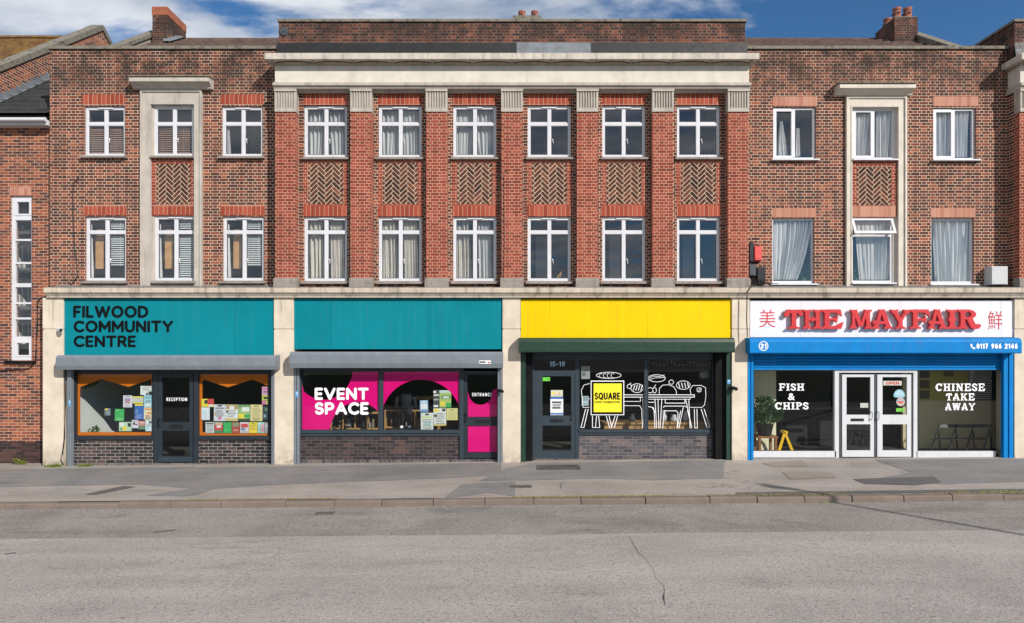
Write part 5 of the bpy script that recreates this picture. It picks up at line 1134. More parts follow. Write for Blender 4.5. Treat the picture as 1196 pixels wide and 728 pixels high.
GL = {
 'T': (0.86, [bar(0.10, 0.80, 0.80, 0.985), ball(0.12, 0.74, 0.12), ball(0.76, 0.76, 0.10), bar(0.34, 0.54, 0.1, 0.9), slabs(0.44, 0.54), slabs(0.44, 0.5, True)]),
 'H': (0.96, leg(0.23) + leg(0.73) + [slabs(0.23, 0.44), slabs(0.23, 0.44, True), slabs(0.73, 0.44), slabs(0.73, 0.44, True), bar(0.23, 0.73, 0.44, 0.56), ball(0.48, 0.5, 0.115)]),
 'E': (0.90, leg(0.23) + [slabs(0.23, 0.44), slabs(0.23, 0.44, True), bar(0.2, 0.74, 0.84, 1.0), bar(0.2, 0.76, 0.003, 0.16), [(0.5, 0.9), (0.78, 1.0), (0.84, 0.64), (0.66, 0.78)], [(0.5, 0.1), (0.66, 0.22), (0.90, 0.36), (0.80, 0.0)], bar(0.2, 0.6, 0.44, 0.56), [(0.5, 0.5), (0.62, 0.68), (0.66, 0.5), (0.62, 0.32)]]),
 'F': (0.84, leg(0.23) + [slabs(0.23, 0.5), slabs(0.23, 0.44, True), bar(0.2, 0.74, 0.84, 1.0), [(0.5, 0.9), (0.78, 1.0), (0.84, 0.62), (0.66, 0.78)], bar(0.2, 0.62, 0.42, 0.55), [(0.5, 0.49), (0.66, 0.66), (0.70, 0.48), (0.64, 0.32)]]),
 'M': (1.20, [dg(0.20, 0.05, 0.24, 0.95, 0.15), dg(0.98, 0.05, 0.94, 0.95, 0.21), dg(0.28, 0.98, 0.58, 0.12, 0.21), dg(0.90, 0.98, 0.60, 0.12, 0.15), slabs(0.20, 0.38), slabs(0.98, 0.42), slabs(0.22, 0.36, True), slabs(0.96, 0.40, True)]),
 'A': (0.98, [dg(0.20, 0.05, 0.44, 0.98, 0.15), dg(0.80, 0.05, 0.50, 0.98, 0.22), bar(0.26, 0.70, 0.26, 0.40), slabs(0.20, 0.36, False, 0.17), slabs(0.77, 0.42), ball(0.14, 0.34, 0.10), bar(0.34, 0.62, 0.88, 1.0)]),
 'Y': (0.98, [dg(0.47, 0.42, 0.20, 0.95, 0.21), dg(0.51, 0.42, 0.80, 0.95, 0.155), bar(0.39, 0.59, 0.1, 0.5), slabs(0.49, 0.5), slabs(0.20, 0.40, True), slabs(0.80, 0.36, True, 0.18)]),
 'I': (0.50, leg(0.25) + [slabs(0.25, 0.46), slabs(0.25, 0.46, True), ball(0.25, 0.5, 0.16)]),
 'R': (0.98, leg(0.23) + [slabs(0.23, 0.44), slabs(0.23, 0.44, True), band(0.40, 0.745, (0.38, 0.255), (0.18, 0.145), -90, 90), bar(0.2, 0.42, 0.87, 1.0), bar(0.2, 0.42, 0.49, 0.615), dg(0.70, 0.05, 0.50, 0.55, 0.26), ball(0.88, 0.16, 0.10), bar(0.62, 0.9, 0.01, 0.14)]),
 'P': (0.84, leg(0.23) + [slabs(0.23, 0.5), slabs(0.23, 0.44, True), band(0.40, 0.72, (0.40, 0.28), (0.15, 0.15), -90, 90), bar(0.2, 0.42, 0.87, 1.0), bar(0.2, 0.42, 0.44, 0.57)]),
 'C': (0.92, [band(0.46, 0.5, (0.43, 0.5), (0.18, 0.33), 42, 325), ball(0.74, 0.76, 0.13), ball(0.10, 0.5, 0.12), [(0.70, 0.55), (0.86, 1.0), (0.80, 1.0), (0.66, 0.84)]]),
 'S': (0.74, [band(0.36, 0.73, (0.32, 0.27), (0.11, 0.12), 20, 270), band(0.38, 0.28, (0.33, 0.28), (0.12, 0.12), -160, 90), ball(0.60, 0.78, 0.11), ball(0.12, 0.22, 0.12), dg(0.52, 0.38, 0.22, 0.62, 0.28)]),
 'N': (1.02, [bar(0.16, 0.30, 0.1, 0.9), bar(0.72, 0.86, 0.1, 0.9), dg(0.80, 0.02, 0.24, 0.98, 0.28), slabs(0.23, 0.40, False, 0.14), slabs(0.20, 0.40, True), slabs(0.80, 0.40, True, 0.14)]),
 'K': (0.98, leg(0.23) + [slabs(0.23, 0.44), slabs(0.23, 0.44, True), dg(0.34, 0.42, 0.74, 0.95, 0.17), dg(0.76, 0.05, 0.46, 0.62, 0.26), slabs(0.76, 0.38), slabs(0.74, 0.34, True, 0.17)]),
 'W': (1.28, [dg(0.40, 0.04, 0.20, 0.95, 0.26), dg(0.40, 0.04, 0.60, 0.95, 0.17), dg(0.86, 0.04, 0.64, 0.95, 0.26), dg(0.88, 0.04, 1.08, 0.95, 0.16), slabs(0.20, 0.40, True), slabs(0.64, 0.40, True), slabs(1.08, 0.34, True, 0.16)]),
}
def ornate(mb, ch_, x0, x1, z0, z1, yf, yb, m=0):
    w, pieces = GL[ch_]
    for k, p in enumerate(pieces):
        q = [(x0 + a / w * (x1 - x0), z0 + b * (z1 - z0)) for a, b in p]
        mb.prism_y(q, yf - k * 0.0006, yb + k * 0.0003, m)
t = MB()
for ch_, a, b in (('T', 916, 938.5), ('H', 937.5, 961), ('E', 959.5, 985.5), ('M', 992.5, 1019.5), ('A', 1018.5, 1043), ('Y', 1040, 1064), ('F', 1063, 1086.5), ('A', 1084, 1106.5), ('I', 1105.5, 1119.5), ('R', 1118.5, 1146)):
    x0, x1, z0, z1 = rect(a, 361.5, b, 384.5, -0.42); ornate(t, ch_, x0, x1, z0, z1, -0.415, -0.345)
    x0, x1, z0, z1 = x0 + 0.03, x1 - 0.03, z0 + 0.03, z1 - 0.03
t.build('raised_lettering', M['redp'], sg4)
t = MB(); add_text(t, '\u7f8e', (887, 361.5, 905.5, 382.5), -0.3005, 0.004, -0.006); add_text(t, '\u9bae', (1154, 363.5, 1171, 385), -0.3005, 0.004, -0.006); t.build('painted_lettering', M['redc'], sg4)
def ornate_line(mb, word, px0, py0, px1, py1, Y):
    tot = sum(GL[c][0] for c in word) + 0.06 * (len(word) - 1); x0, x1, z0, z1 = rect(px0, py0, px1, py1, Y); k = (x1 - x0) / tot; x = x0
    for c in word: ornate(mb, c, x, x + GL[c][0] * k, z0, z1, Y - 0.003, Y); x += (GL[c][0] + 0.06) * k
t = MB(); YW = Y4 - 0.0045
ornate_line(t, 'FISH', 909.5, 448, 939.5, 456.5, YW); add_text(t, '&', (920.5, 459.5, 928.5, 467.5), YW, 0.003, 0.02); ornate_line(t, 'CHIPS', 905, 470, 944.5, 478.5, YW); t.build('lettering', M['vinyl'], w7)
t = MB(); ornate_line(t, 'CHINESE', 1092.5, 448, 1150.5, 457, YW); ornate_line(t, 'TAKE', 1104.5, 459.5, 1138.5, 468, YW); ornate_line(t, 'AWAY', 1103.5, 471, 1139, 479.5, YW); t.build('lettering', M['vinyl'], w8)

# ------------------------------------------------------------------ posters, notices and stickers on the glass
def poster(pr, Y, base, blocks, label, group='posters in the shop windows', cat='poster', lines=0, ink=(0.05, 0.05, 0.06), name='poster', th=0.004):
    """paper sheet; blocks: (u0,v0,u1,v1,colour) with v down from the top; lines: rows of small print"""
    x0, x1, z0, z1 = rect(*pr, Y); mb = MB(); mb.box(x0, x1, Y, Y + th, z0, z1, 0, base); W, H = x1 - x0, z1 - z0; k = 0
    for (u0, v0, u1, v1, c) in blocks:
        k += 1; mb.box(x0 + u0 * W, x0 + u1 * W, Y - 0.0004 * k, Y - 0.00002, z1 - v1 * H, z1 - v0 * H, 0, c)
    if lines:
        va, vb, nl = lines
        for i in range(nl):
            k += 1; v = va + (vb - va) * i / max(1, nl - 1); a = random.uniform(0.1, 0.22); b = random.uniform(0.7, 0.92)
            mb.box(x0 + a * W, x0 + b * W, Y - 0.0004 * (len(blocks) + 1), Y - 0.00003, z1 - (v + 0.028) * H, z1 - v * H, 0, ink)
    a_ = random.gauss(0, 0.014) if name == 'poster' else 0.0      # pinned up by hand, never quite straight
    cx_, cz_ = (x0 + x1) / 2, (z0 + z1) / 2
    mb.v = [(cx_ + (q[0] - cx_) * math.cos(a_) - (q[2] - cz_) * math.sin(a_), q[1], cz_ + (q[0] - cx_) * math.sin(a_) + (q[2] - cz_) * math.cos(a_)) for q in mb.v]
    return tag(mb.build(name, M['print']), label, cat, group)
WH = (0.70, 0.70, 0.70); CR = (0.66, 0.60, 0.44); BK = (0.02, 0.02, 0.025); GR = (0.03, 0.36, 0.08); RD = (0.55, 0.05, 0.05); BL = (0.03, 0.12, 0.42); YE = (0.72, 0.58, 0.05); PK = (0.60, 0.16, 0.36); LB = (0.36, 0.60, 0.68); LI = (0.62, 0.54, 0.66); OR = (0.66, 0.28, 0.05)
YP1 = YS + 0.012
L1, R1 = 'left orange-edged window', 'right orange-edged window'
poster((164, 451, 177.8, 461.5), YP1, WH, [(0.7, 0.6, 1, 1, BK), (0.5, 0.75, 0.65, 1, BK)], 'white notice with black corner, topmost on right of ' + L1, lines=(0.15, 0.5, 4))
poster((143.8, 462, 154.3, 476), YP1, (0.64, 0.60, 0.68), [(0.2, 0.3, 0.8, 0.45, (0.35, 0.2, 0.4)), (0.25, 0.5, 0.7, 0.62, RD)], 'pale lilac sheet with purple print, high in middle of ' + L1, lines=(0.08, 0.9, 6))
poster((154.6, 463, 167.3, 471.4), YP1, (0.60, 0.58, 0.52), [(0, 0, 1, 0.18, YE), (0, 0.85, 1, 1, YE)], 'landscape cream sheet edged in yellow, right half of ' + L1, lines=(0.3, 0.7, 3))
poster((168, 461.7, 177.8, 475.7), YP1, LB, [(0.1, 0.1, 0.9, 0.3, (0.2, 0.4, 0.5)), (0.2, 0.7, 0.8, 0.9, WH)], 'light blue poster at right edge of ' + L1, lines=(0.4, 0.62, 4))
poster((156.6, 472, 167.7, 490), YP1, BL, [(0.1, 0.0, 0.95, 0.12, YE), (0.05, 0.35, 0.4, 0.6, (0.12, 0.25, 0.45)), (0, 0.13, 0.12, 1, (0.02, 0.05, 0.16))], 'deep blue poster with yellow top strip in ' + L1, lines=(0.7, 0.9, 4), ink=(0.3, 0.4, 0.6))
poster((168, 476, 177.8, 490.3), YP1, CR, [(0.1, 0.08, 0.9, 0.22, OR), (0.35, 0.4, 0.9, 0.55, OR), (0.2, 0.65, 0.7, 0.75, RD)], 'cream poster with orange headings at right edge of ' + L1, lines=(0.8, 0.92, 3))
poster((134, 477.8, 145, 491.8), YP1, GR, [(0.15, 0.08, 0.45, 0.14, (0.3, 0.6, 0.35)), (0.5, 0.3, 0.8, 0.5, (0.06, 0.45, 0.14))], 'bright green poster alone near middle of ' + L1, lines=(0.75, 0.9, 3), ink=(0.4, 0.65, 0.4))
poster((139, 493, 153.6, 503.8), YP1, (0.42, 0.58, 0.42), [(0.05, 0.1, 0.4, 0.5, WH), (0.3, 0.45, 0.6, 0.95, YE), (0.7, 0.12, 0.95, 0.5, BK), (0.1, 0.6, 0.25, 0.9, (0.1, 0.3, 0.12))], 'landscape pale green leaflet at foot of ' + L1)
poster((154, 490.6, 161.4, 500.2), YP1, LI, [(0.2, 0.3, 0.5, 0.6, BK), (0.55, 0.5, 0.85, 0.65, BK)], 'small lilac flyer near foot of ' + L1, lines=(0.1, 0.2, 2))
poster((161.6, 491.8, 169.3, 501.7), YP1, (0.55, 0.22, 0.20), [(0, 0.55, 1, 1, (0.12, 0.22, 0.14)), (0.2, 0.1, 0.8, 0.3, (0.7, 0.45, 0.4))], 'small red and green flyer near foot of ' + L1)
poster((169.8, 490.8, 177.8, 503.8), YP1, (0.62, 0.70, 0.72), [(0.5, 0.1, 0.95, 0.3, (0.1, 0.1, 0.12)), (0.1, 0.6, 0.5, 0.9, LB)], 'pale blue-white flyer in lower right corner of ' + L1, lines=(0.35, 0.55, 3))
poster((122, 477, 129, 485.5), YP1, (0.14, 0.15, 0.16), [(0.1, 0.05, 0.6, 0.25, YE), (0.3, 0.4, 0.9, 0.9, (0.2, 0.28, 0.33))], 'small grey card left of the green poster in ' + L1)
poster((235.2, 466, 249.7, 475.4), YP1, YE, [(0.5, 0.0, 1, 0.7, RD), (0.25, 0.15, 0.5, 0.6, BK), (0.6, 0.7, 0.95, 0.95, WH)], 'yellow and red flyer, upper left in ' + R1)
poster((235.2, 475.9, 244.9, 490.7), YP1, (0.62, 0.66, 0.70), [(0.2, 0.35, 0.6, 0.5, LB)], 'plain white sheet at left edge of ' + R1, lines=(0.6, 0.9, 3), ink=(0.35, 0.4, 0.45))
poster((249.8, 472.6, 263.3, 491.9), YP1, (0.60, 0.60, 0.64), [(0.3, 0.03, 0.7, 0.12, BK), (0.1, 0.18, 0.9, 0.28, (0.25, 0.25, 0.3)), (0.35, 0.75, 0.65, 0.92, PK), (0.02, 0.5, 0.2, 0.7, (0.6, 0.45, 0.3))], 'greyish white poster with pink emblem in ' + R1, lines=(0.35, 0.7, 6))
poster((263.6, 472.6, 277.9, 491.9), YP1, WH, [(0, 0, 1, 0.1, (0.5, 0.35, 0.18)), (0.05, 0.1, 0.3, 0.3, (0.4, 0.25, 0.12)), (0.7, 0.05, 0.98, 0.3, (0.35, 0.28, 0.1)), (0, 0.82, 1, 1, (0.55, 0.45, 0.2)), (0.05, 0.36, 0.2, 0.5, BK)], 'white poster with brown patterned corners in ' + R1, lines=(0.35, 0.72, 5))
poster((278.3, 472.8, 292, 491.9), YP1, (0.30, 0.42, 0.16), [(0, 0, 1, 0.2, (0.15, 0.3, 0.12)), (0.3, 0.15, 0.95, 0.42, (0.68, 0.70, 0.66)), (0, 0.55, 0.6, 0.85, YE), (0.5, 0.6, 1, 0.8, GR), (0, 0.85, 1, 1, (0.03, 0.06, 0.03))], 'green and yellow landscape poster in ' + R1)
poster((292.5, 472.8, 306.5, 491.9), YP1, (0.66, 0.58, 0.30), [(0.3, 0.05, 0.7, 0.15, (0.4, 0.32, 0.1)), (0.2, 0.85, 0.8, 0.95, (0.35, 0.3, 0.1))], 'cream yellow text poster in ' + R1, lines=(0.22, 0.8, 10), ink=(0.35, 0.28, 0.1))
poster((307, 474, 314.2, 491), YP1, (0.02, 0.035, 0.05), [(0.3, 0.15, 0.9, 0.35, (0.1, 0.2, 0.15)), (0.1, 0.6, 0.5, 0.8, (0.2, 0.35, 0.4))], 'dark navy poster at right edge of ' + R1)
poster((306, 451.8, 314.2, 461.8), YP1, (0.58, 0.34, 0.50), [(0.1, 0.1, 0.9, 0.35, PK), (0.2, 0.5, 0.9, 0.7, (0.3, 0.1, 0.25))], 'pink flyer, topmost at right edge of ' + R1)
poster((306, 462, 314.2, 472.6), YP1, (0.55, 0.62, 0.10), [(0.2, 0.15, 0.8, 0.4, BK), (0, 0.6, 0.6, 1, PK)], 'lime and pink flyer at right edge of ' + R1, lines=(0.5, 0.55, 2))
row = [((240, 250.2), (0.52, 0.55, 0.54), [(0.1, 0.1, 0.9, 0.2, BK)], 'white text leaflet first in bottom row of ', (0.3, 0.9, 6)), ((250.9, 260), RD, [(0, 0, 1, 0.25, (0.5, 0.4, 0.25)), (0.25, 0.3, 0.8, 0.5, WH), (0, 0.75, 1, 1, (0.05, 0.2, 0.1))], 'red leaflet with green foot in bottom row of ', 0),
       ((260.8, 270.3), GR, [(0.1, 0.6, 0.5, 0.85, (0.05, 0.42, 0.12))], 'plain green leaflet in bottom row of ', 0), ((270.8, 279.7), (0.38, 0.06, 0.04), [(0.1, 0.05, 0.9, 0.4, (0.2, 0.25, 0.15)), (0.2, 0.7, 0.8, 0.8, (0.6, 0.3, 0.2))], 'brick red leaflet with dark picture in bottom row of ', 0),
       ((280.4, 290.5), (0.62, 0.56, 0.60), [(0.1, 0.15, 0.9, 0.5, RD), (0.1, 0.52, 0.6, 0.75, (0.15, 0.2, 0.4))], 'white leaflet with red picture in bottom row of ', (0.82, 0.92, 2)), ((291, 300.4), YE, [(0.3, 0.1, 0.7, 0.16, BK), (0.1, 0.6, 0.9, 0.66, RD)], 'bright yellow leaflet in bottom row of ', (0.25, 0.45, 3)),
       ((300.9, 308.4), (0.35, 0.58, 0.50), [(0.55, 0.2, 1, 0.9, (0.62, 0.3, 0.4)), (0, 0.1, 0.4, 0.2, WH)], 'mint and pink leaflet in bottom row of ', (0.5, 0.9, 4)), ((308.8, 314.2), (0.30, 0.30, 0.31), [(0.2, 0.2, 0.8, 0.5, (0.5, 0.5, 0.5))], 'grey leaflet last in bottom row of ', 0)]
for (a, b), base, bl, lab, ln in row: poster((a, 493.2, b, 506), YP1, base, bl, lab + R1, lines=ln)
E2 = 'window beside the magenta door'
poster((490.5, 467.7, 500, 481.7), YP1, (0.26, 0.42, 0.62), [(0.1, 0.28, 0.9, 0.72, WH), (0.2, 0.06, 0.8, 0.2, (0.6, 0.66, 0.75)), (0, 0.85, 1, 1, (0.1, 0.2, 0.4))], 'small blue and white leaflet, leftmost sheet in ' + E2)
poster((506, 455.7, 513, 476.3), YP1, (0.05, 0.05, 0.055), [(0.05, 0.05, 0.5, 0.18, WH), (0.1, 0.25, 0.95, 0.33, WH), (0.1, 0.5, 0.9, 0.58, (0.4, 0.4, 0.4)), (0.05, 0.85, 0.8, 0.97, WH)], 'narrow black and white sheet in ' + E2)
poster((513.3, 456, 527, 476), YP1, (0.36, 0.46, 0.14), [(0, 0, 1, 0.15, (0.5, 0.62, 0.6)), (0.15, 0.3, 0.95, 0.5, (0.12, 0.25, 0.08)), (0.3, 0.36, 0.8, 0.46, WH), (0.05, 0.65, 0.5, 0.9, YE), (0.55, 0.75, 1, 1, GR)], 'green and yellow picture poster in ' + E2)
poster((506.4, 477, 521, 497.5), YP1, (0.64, 0.64, 0.62), [(0.05, 0.03, 0.45, 0.2, YE), (0.7, 0.03, 0.95, 0.18, BK), (0.05, 0.35, 0.25, 0.5, BK), (0, 0.9, 1, 1, (0.55, 0.42, 0.15))], 'white poster with yellow corner in ' + E2, lines=(0.28, 0.85, 7))
poster((521.4, 477, 535, 490.8), YP1, (0.62, 0.56, 0.24), [(0.3, 0.1, 0.7, 0.25, (0.4, 0.33, 0.1))], 'cream text sheet at right of ' + E2, lines=(0.35, 0.85, 6), ink=(0.35, 0.28, 0.1))
poster((491.5, 482.3, 506, 502), YP1, (0.58, 0.62, 0.58), [(0.35, 0.05, 0.65, 0.15, BK), (0.1, 0.22, 0.9, 0.32, (0.5, 0.55, 0.2)), (0.3, 0.6, 0.75, 0.72, LB)], 'pale green-white poster low in ' + E2, lines=(0.4, 0.92, 7))
YN = Y3 + 0.008; YNf = Y3 - 0.006
poster((643.4, 455.8, 657.3, 463.6), YNf, (0.58, 0.56, 0.46), [(0.1, 0.3, 0.4, 0.6, YE), (0.6, 0.4, 0.8, 0.6, OR)], 'small cream notice, upper of two on grey door', cat='notice', lines=(0.7, 0.85, 2), name='notice', th=0.002)
poster((642.8, 464.1, 657.8, 485), YNf, WH, [(0, 0, 1, 0.1, BL), (0, 0.88, 1, 0.97, BL), (0.12, 0.24, 0.85, 0.33, BK), (0.15, 0.55, 0.8, 0.64, BK)], 'white opening notice with blue bands on grey door', cat='notice', lines=(0.38, 0.48, 3), name='notice', th=0.002)
poster((633.9, 440.8, 642.4, 445.2), YNf, (0.12, 0.58, 0.04), [(0.65, 0.45, 0.9, 0.7, (0.05, 0.2, 0.03))], 'green sticker at top of grey door', 'stickers on the shop doors', 'sticker', name='sticker', th=0.002)
poster((678.9, 428, 689, 442.8), YN, (0.30, 0.31, 0.32), [(0.1, 0.5, 0.5, 0.75, (0.12, 0.12, 0.13))], 'grey paper at top left of window with line drawings', cat='notice', lines=(0.1, 0.4, 4), name='notice')
poster((679.2, 462.7, 687.6, 474), YN, (0.34, 0.42, 0.46), [(0.1, 0.5, 0.9, 0.7, (0.45, 0.55, 0.6))], 'pale blue card at left edge of window with line drawings', cat='notice', lines=(0.15, 0.4, 3), name='notice')
YO = Y4 - 0.016
op = poster((1031.7, 445, 1053.2, 450.3), YO - 0.006, (0.52, 0.50, 0.44), [], 'cream open sign with red letters on white door', cat='sign', name='open_sign', group='stickers on the shop doors')
t = MB(); stroke_text(t, 'OPEN', (1035, 445.9, 1050, 449.4), YO - 0.0066, 0.002, 0.22); t.build('lettering', M['redc'], op)
sb = MB(); sb.prism_y([P(a, b, YO) for a, b in arc(1050.3, 463, 6.7, 8, 0, 180, 16)] + [P(1046, 464.5, YO), P(1055, 464.5, YO)], YO - 0.003, YO, 0, (0.26, 0.48, 0.56))
for k in range(3): sb.prism_y([P(a, b, YO) for a, b in arc(1050.3, 463, 5.2 - k * 1.5, 6 - k * 1.7, 20, 160, 10)] + [P(a, b, YO) for a, b in arc(1050.3, 463, 4.7 - k * 1.5, 5.4 - k * 1.7, 160, 20, 10)], YO - 0.0035, YO - 0.0031, 0, (0.55, 0.68, 0.7))
tag(sb.build('sticker', M['print']), 'blue fan-shaped sticker on right-hand white door', 'sticker', 'stickers on the shop doors')
sb = MB(); cx, cz = P(1051.8, 469.5, YO); sb.disc_y(cx, cz, 0.107, YO - 0.003, YO, 20, 0, (0.50, 0.42, 0.38)); sb.disc_y(cx, cz + 0.01, 0.08, YO - 0.004, YO - 0.0031, 16, 0, (0.55, 0.12, 0.08), 0.06); sb.box(cx - 0.09, cx + 0.09, YO - 0.0046, YO - 0.0041, cz + 0.02, cz + 0.055, 0, (0.30, 0.42, 0.5))
tag(sb.build('sticker', M['print']), 'round red and white sticker on right-hand white door', 'sticker', 'stickers on the shop doors')
poster((1046.7, 477, 1055.8, 481), YO, (0.16, 0.52, 0.05), [(0.5, 0.5, 0.9, 0.75, (0.05, 0.2, 0.03))], 'green sticker below round one on right-hand white door', 'stickers on the shop doors', 'sticker', name='sticker', th=0.002)
poster((1004.8, 471, 1014, 476.3), YO, (0.50, 0.49, 0.44), [], 'cream card on left-hand white door', 'stickers on the shop doors', 'notice', lines=(0.3, 0.7, 2), name='notice', th=0.002)

# ------------------------------------------------------------------ things inside the shops
def shelf_unit(pr, Y, depth, label, cols=4, rows_=2):
    x0, x1, z0, z1 = rect(*pr, Y); root = empty('shelf_unit', ((x0 + x1) / 2, Y, z0), label, 'shelves'); mb = MB(); t = 0.03
    for i in range(cols + 1): xx = x0 + (x1 - x0 - t) * i / cols; mb.box(xx, xx + t, Y, Y + depth, z0, z1)
    for j in range(rows_ + 1): zz = z0 + (z1 - z0 - t) * j / rows_; mb.box(x0, x1, Y + 0.003, Y + depth - 0.003, zz - 0.002, zz + t)
    mb.build('carcass', M['wood'], root); b = MB(); b.box(x0 + 0.01, x1 - 0.01, Y + depth, Y + depth + 0.01, z0, z1); b.build('back_panel', M['roomd'], root)
    k = MB(); bo = MB()
    for i in range(cols):
        for j in range(rows_):
            xx = x0 + (x1 - x0) * i / cols + 0.04; zz = z0 + (z1 - z0) * j / rows_ + 0.03
            while xx < x0 + (x1 - x0) * (i + 1) / cols - 0.08:
                if random.random() < 0.75: w_ = random.uniform(0.02, 0.05); bo.box(xx, xx + w_, Y + 0.06, Y + depth - 0.06, zz, zz + random.uniform(0.1, 0.22), 0, random.choice(((0.25, 0.2, 0.12), (0.06, 0.07, 0.09), (0.3, 0.3, 0.28), (0.25, 0.08, 0.05)))); xx += w_ + 0.006
                else: xx += 0.12
    bo.build('books', M['print'], root); bo_ = [c for c in root.children if c.name.startswith('books')][0]; bo_.name = 'shelf_contents'; bo_['kind'] = 'stuff'
    return root
shelf_unit((386, 482, 443, 520), 0.55, 0.35, 'pale wooden cube shelves behind the lettered magenta window')
shelf_unit((449, 479, 502, 520), 0.75, 0.35, 'pale wooden cube shelves behind the arched magenta window', 3)
tb = empty('display_table', (P(500, 0, 1.2)[0], 1.2, 0), 'pale wooden bench deep inside behind arched magenta window', 'table')
x0, x1, z0, z1 = rect(480, 463, 514, 467, 1.2); t = MB(); t.box(x0, x1, 1.2, 1.7, z0, z1); t.build('tabletop', M['wood'], tb)
for xx in (x0 + 0.05, x1 - 0.09):
    t = MB(); t.box(xx, xx + 0.05, 1.22, 1.68, 0, z0 - 0.001); t.build('leg', M['wood'], tb)
# clothed dress form
mn = empty('dress_form', (P(474, 0, 0.5)[0], 0.5, 0.9), 'dark clothes on a dress form standing in the arched magenta window', 'mannequin')
mx = P(474, 0, 0.5)[0]; zf = P(0, 500, 0.5)[1]; zt_ = P(0, 452, 0.5)[1]; t = MB(); hh = zt_ - zf
for s in (-1, 1): t.tube([(mx + s * 0.09, 0.5, zf + 0.05), (mx + s * 0.095, 0.49, zf + hh * 0.3), (mx + s * 0.085, 0.5, zf + hh * 0.55)], [0.06, 0.075, 0.095], 12)
t.tube([(mx, 0.5, zf + hh * 0.5), (mx, 0.5, zf + hh * 0.65), (mx, 0.5, zf + hh * 0.82), (mx, 0.5, zf + hh * 0.9)], [0.17, 0.15, 0.19, 0.08], 14)
for s in (-1, 1): t.tube([(mx + s * 0.17, 0.5, zf + hh * 0.84), (mx + s * 0.24, 0.48, zf + hh * 0.66), (mx + s * 0.26, 0.45, zf + hh * 0.5)], [0.07, 0.055, 0.045], 10)
t.build('clothes', M['cloth_dark'], mn, True)
for s in (-1, 1):
    t = MB(); t.tube([(mx + s * 0.09, 0.54, zf + 0.035), (mx + s * 0.10, 0.45, zf + 0.035), (mx + s * 0.11, 0.37, zf + 0.025)], [0.04, 0.042, 0.03], 10); t.build('shoe', M['vinyl'], mn, True)
t = MB(); t.box(mx - 0.35, mx + 0.35, 0.2, 0.8, ground_z(0, 0) + 0.03, zf); t.build('plinth', M['roomd'], mn)
# shop 3 counter, lamp and festoon lights
ct = empty('counter', (P(755, 0, 0.5)[0], 0.6, 0), 'low pale wooden counter inside window with line drawings', 'counter')
x0, x1, z0, z1 = rect(704, 493.5, 829, 502, 0.5); t = MB(); t.box(x0, x1, 0.45, 1.1, z1 - 0.05, z1); t.build('top', M['wood'], ct)
t = MB(); t.box(x0 + 0.04, x1 - 0.04, 0.5, 1.05, 0.06, z1 - 0.051); t.build('body', M['wood'], ct)
for i, (px, rr_, hh_, lab) in enumerate(((738, 0.10, 0.2, 'grey pot'), (775, 0.09, 0.3, 'tall pale jug'), (787, 0.10, 0.18, 'squat pale bowl'), (801, 0.08, 0.28, 'slim pale vase'))):
    t = MB(); xx = P(px, 0, 0.7)[0]; t.lathe(xx, 0.7, [(rr_ * 0.7, z1 + 0.001), (rr_, z1 + hh_ * 0.4), (rr_ * 0.6, z1 + hh_ * 0.8), (rr_ * 0.7, z1 + hh_)], 14); tag(t.build('vessel', M['box'] if i else M['plast_gry'], smooth=True), lab + ' on the counter behind the line drawings', 'pot', 'pots on the counter')
pl = empty('pendant_lamp', (P(823, 0, 1.2)[0], 1.2, 2.3), 'pale round pendant lamp inside at right of window with line drawings', 'lamp')
xx, zz = P(823, 438, 1.2); t = MB(); t.lathe(xx, 1.2, [(0.09, zz - 0.10), (0.14, zz - 0.06), (0.15, zz + 0.02), (0.11, zz + 0.1), (0.03, zz + 0.13)], 18); t.build('lamp_shade', M['box'], pl, True)
t = MB(); t.tube([(xx, 1.2, zz + 0.12), (xx, 1.2, 3.01)], 0.006); t.build('flex', M['plast_blk'], pl)
fs = empty('festoon_lights', (P(790, 0, 0.4)[0], 0.4, 2.4), 'string of tiny lights hanging across window with line drawings', 'lights')
pts = [P(758 + 4.4 * i, 421.5 + 4.5 * abs(math.sin(i * 0.55)), 0.4) for i in range(17)]
t = MB(); t.tube([(a, 0.4, b) for a, b in pts], 0.003, 4); t.build('wire', M['plast_blk'], fs)
bl = MB()
for a, b in pts[::1]: bl.lathe(a, 0.4, [(0.004, b - 0.028), (0.013, b - 0.018), (0.004, b - 0.004)], 6)
bl = bl.build('bulbs', M['vinyl'], fs); bl.name = 'bulb_string'; bl['kind'] = 'stuff'
def leafy(mb, c, r, n, size, sq=0.8):
    for _ in range(n):
        while True:
            p = Vector((random.uniform(-1, 1), random.uniform(-1, 1), random.uniform(-1, 1)))
            if 0.25 < p.length < 1: break
        p = Vector((p.x * r, p.y * r * sq, p.z * r)) + Vector(c); d = Vector((random.gauss(0, 1), random.gauss(0, 1), random.gauss(0, 1))).normalized(); u = d.orthogonal().normalized(); v = d.cross(u); s = size * random.uniform(0.6, 1.3)
        mb.add([p - u * s, p - v * s * 0.45, p + u * s, p + v * s * 0.45], [(0, 1, 2, 3)])
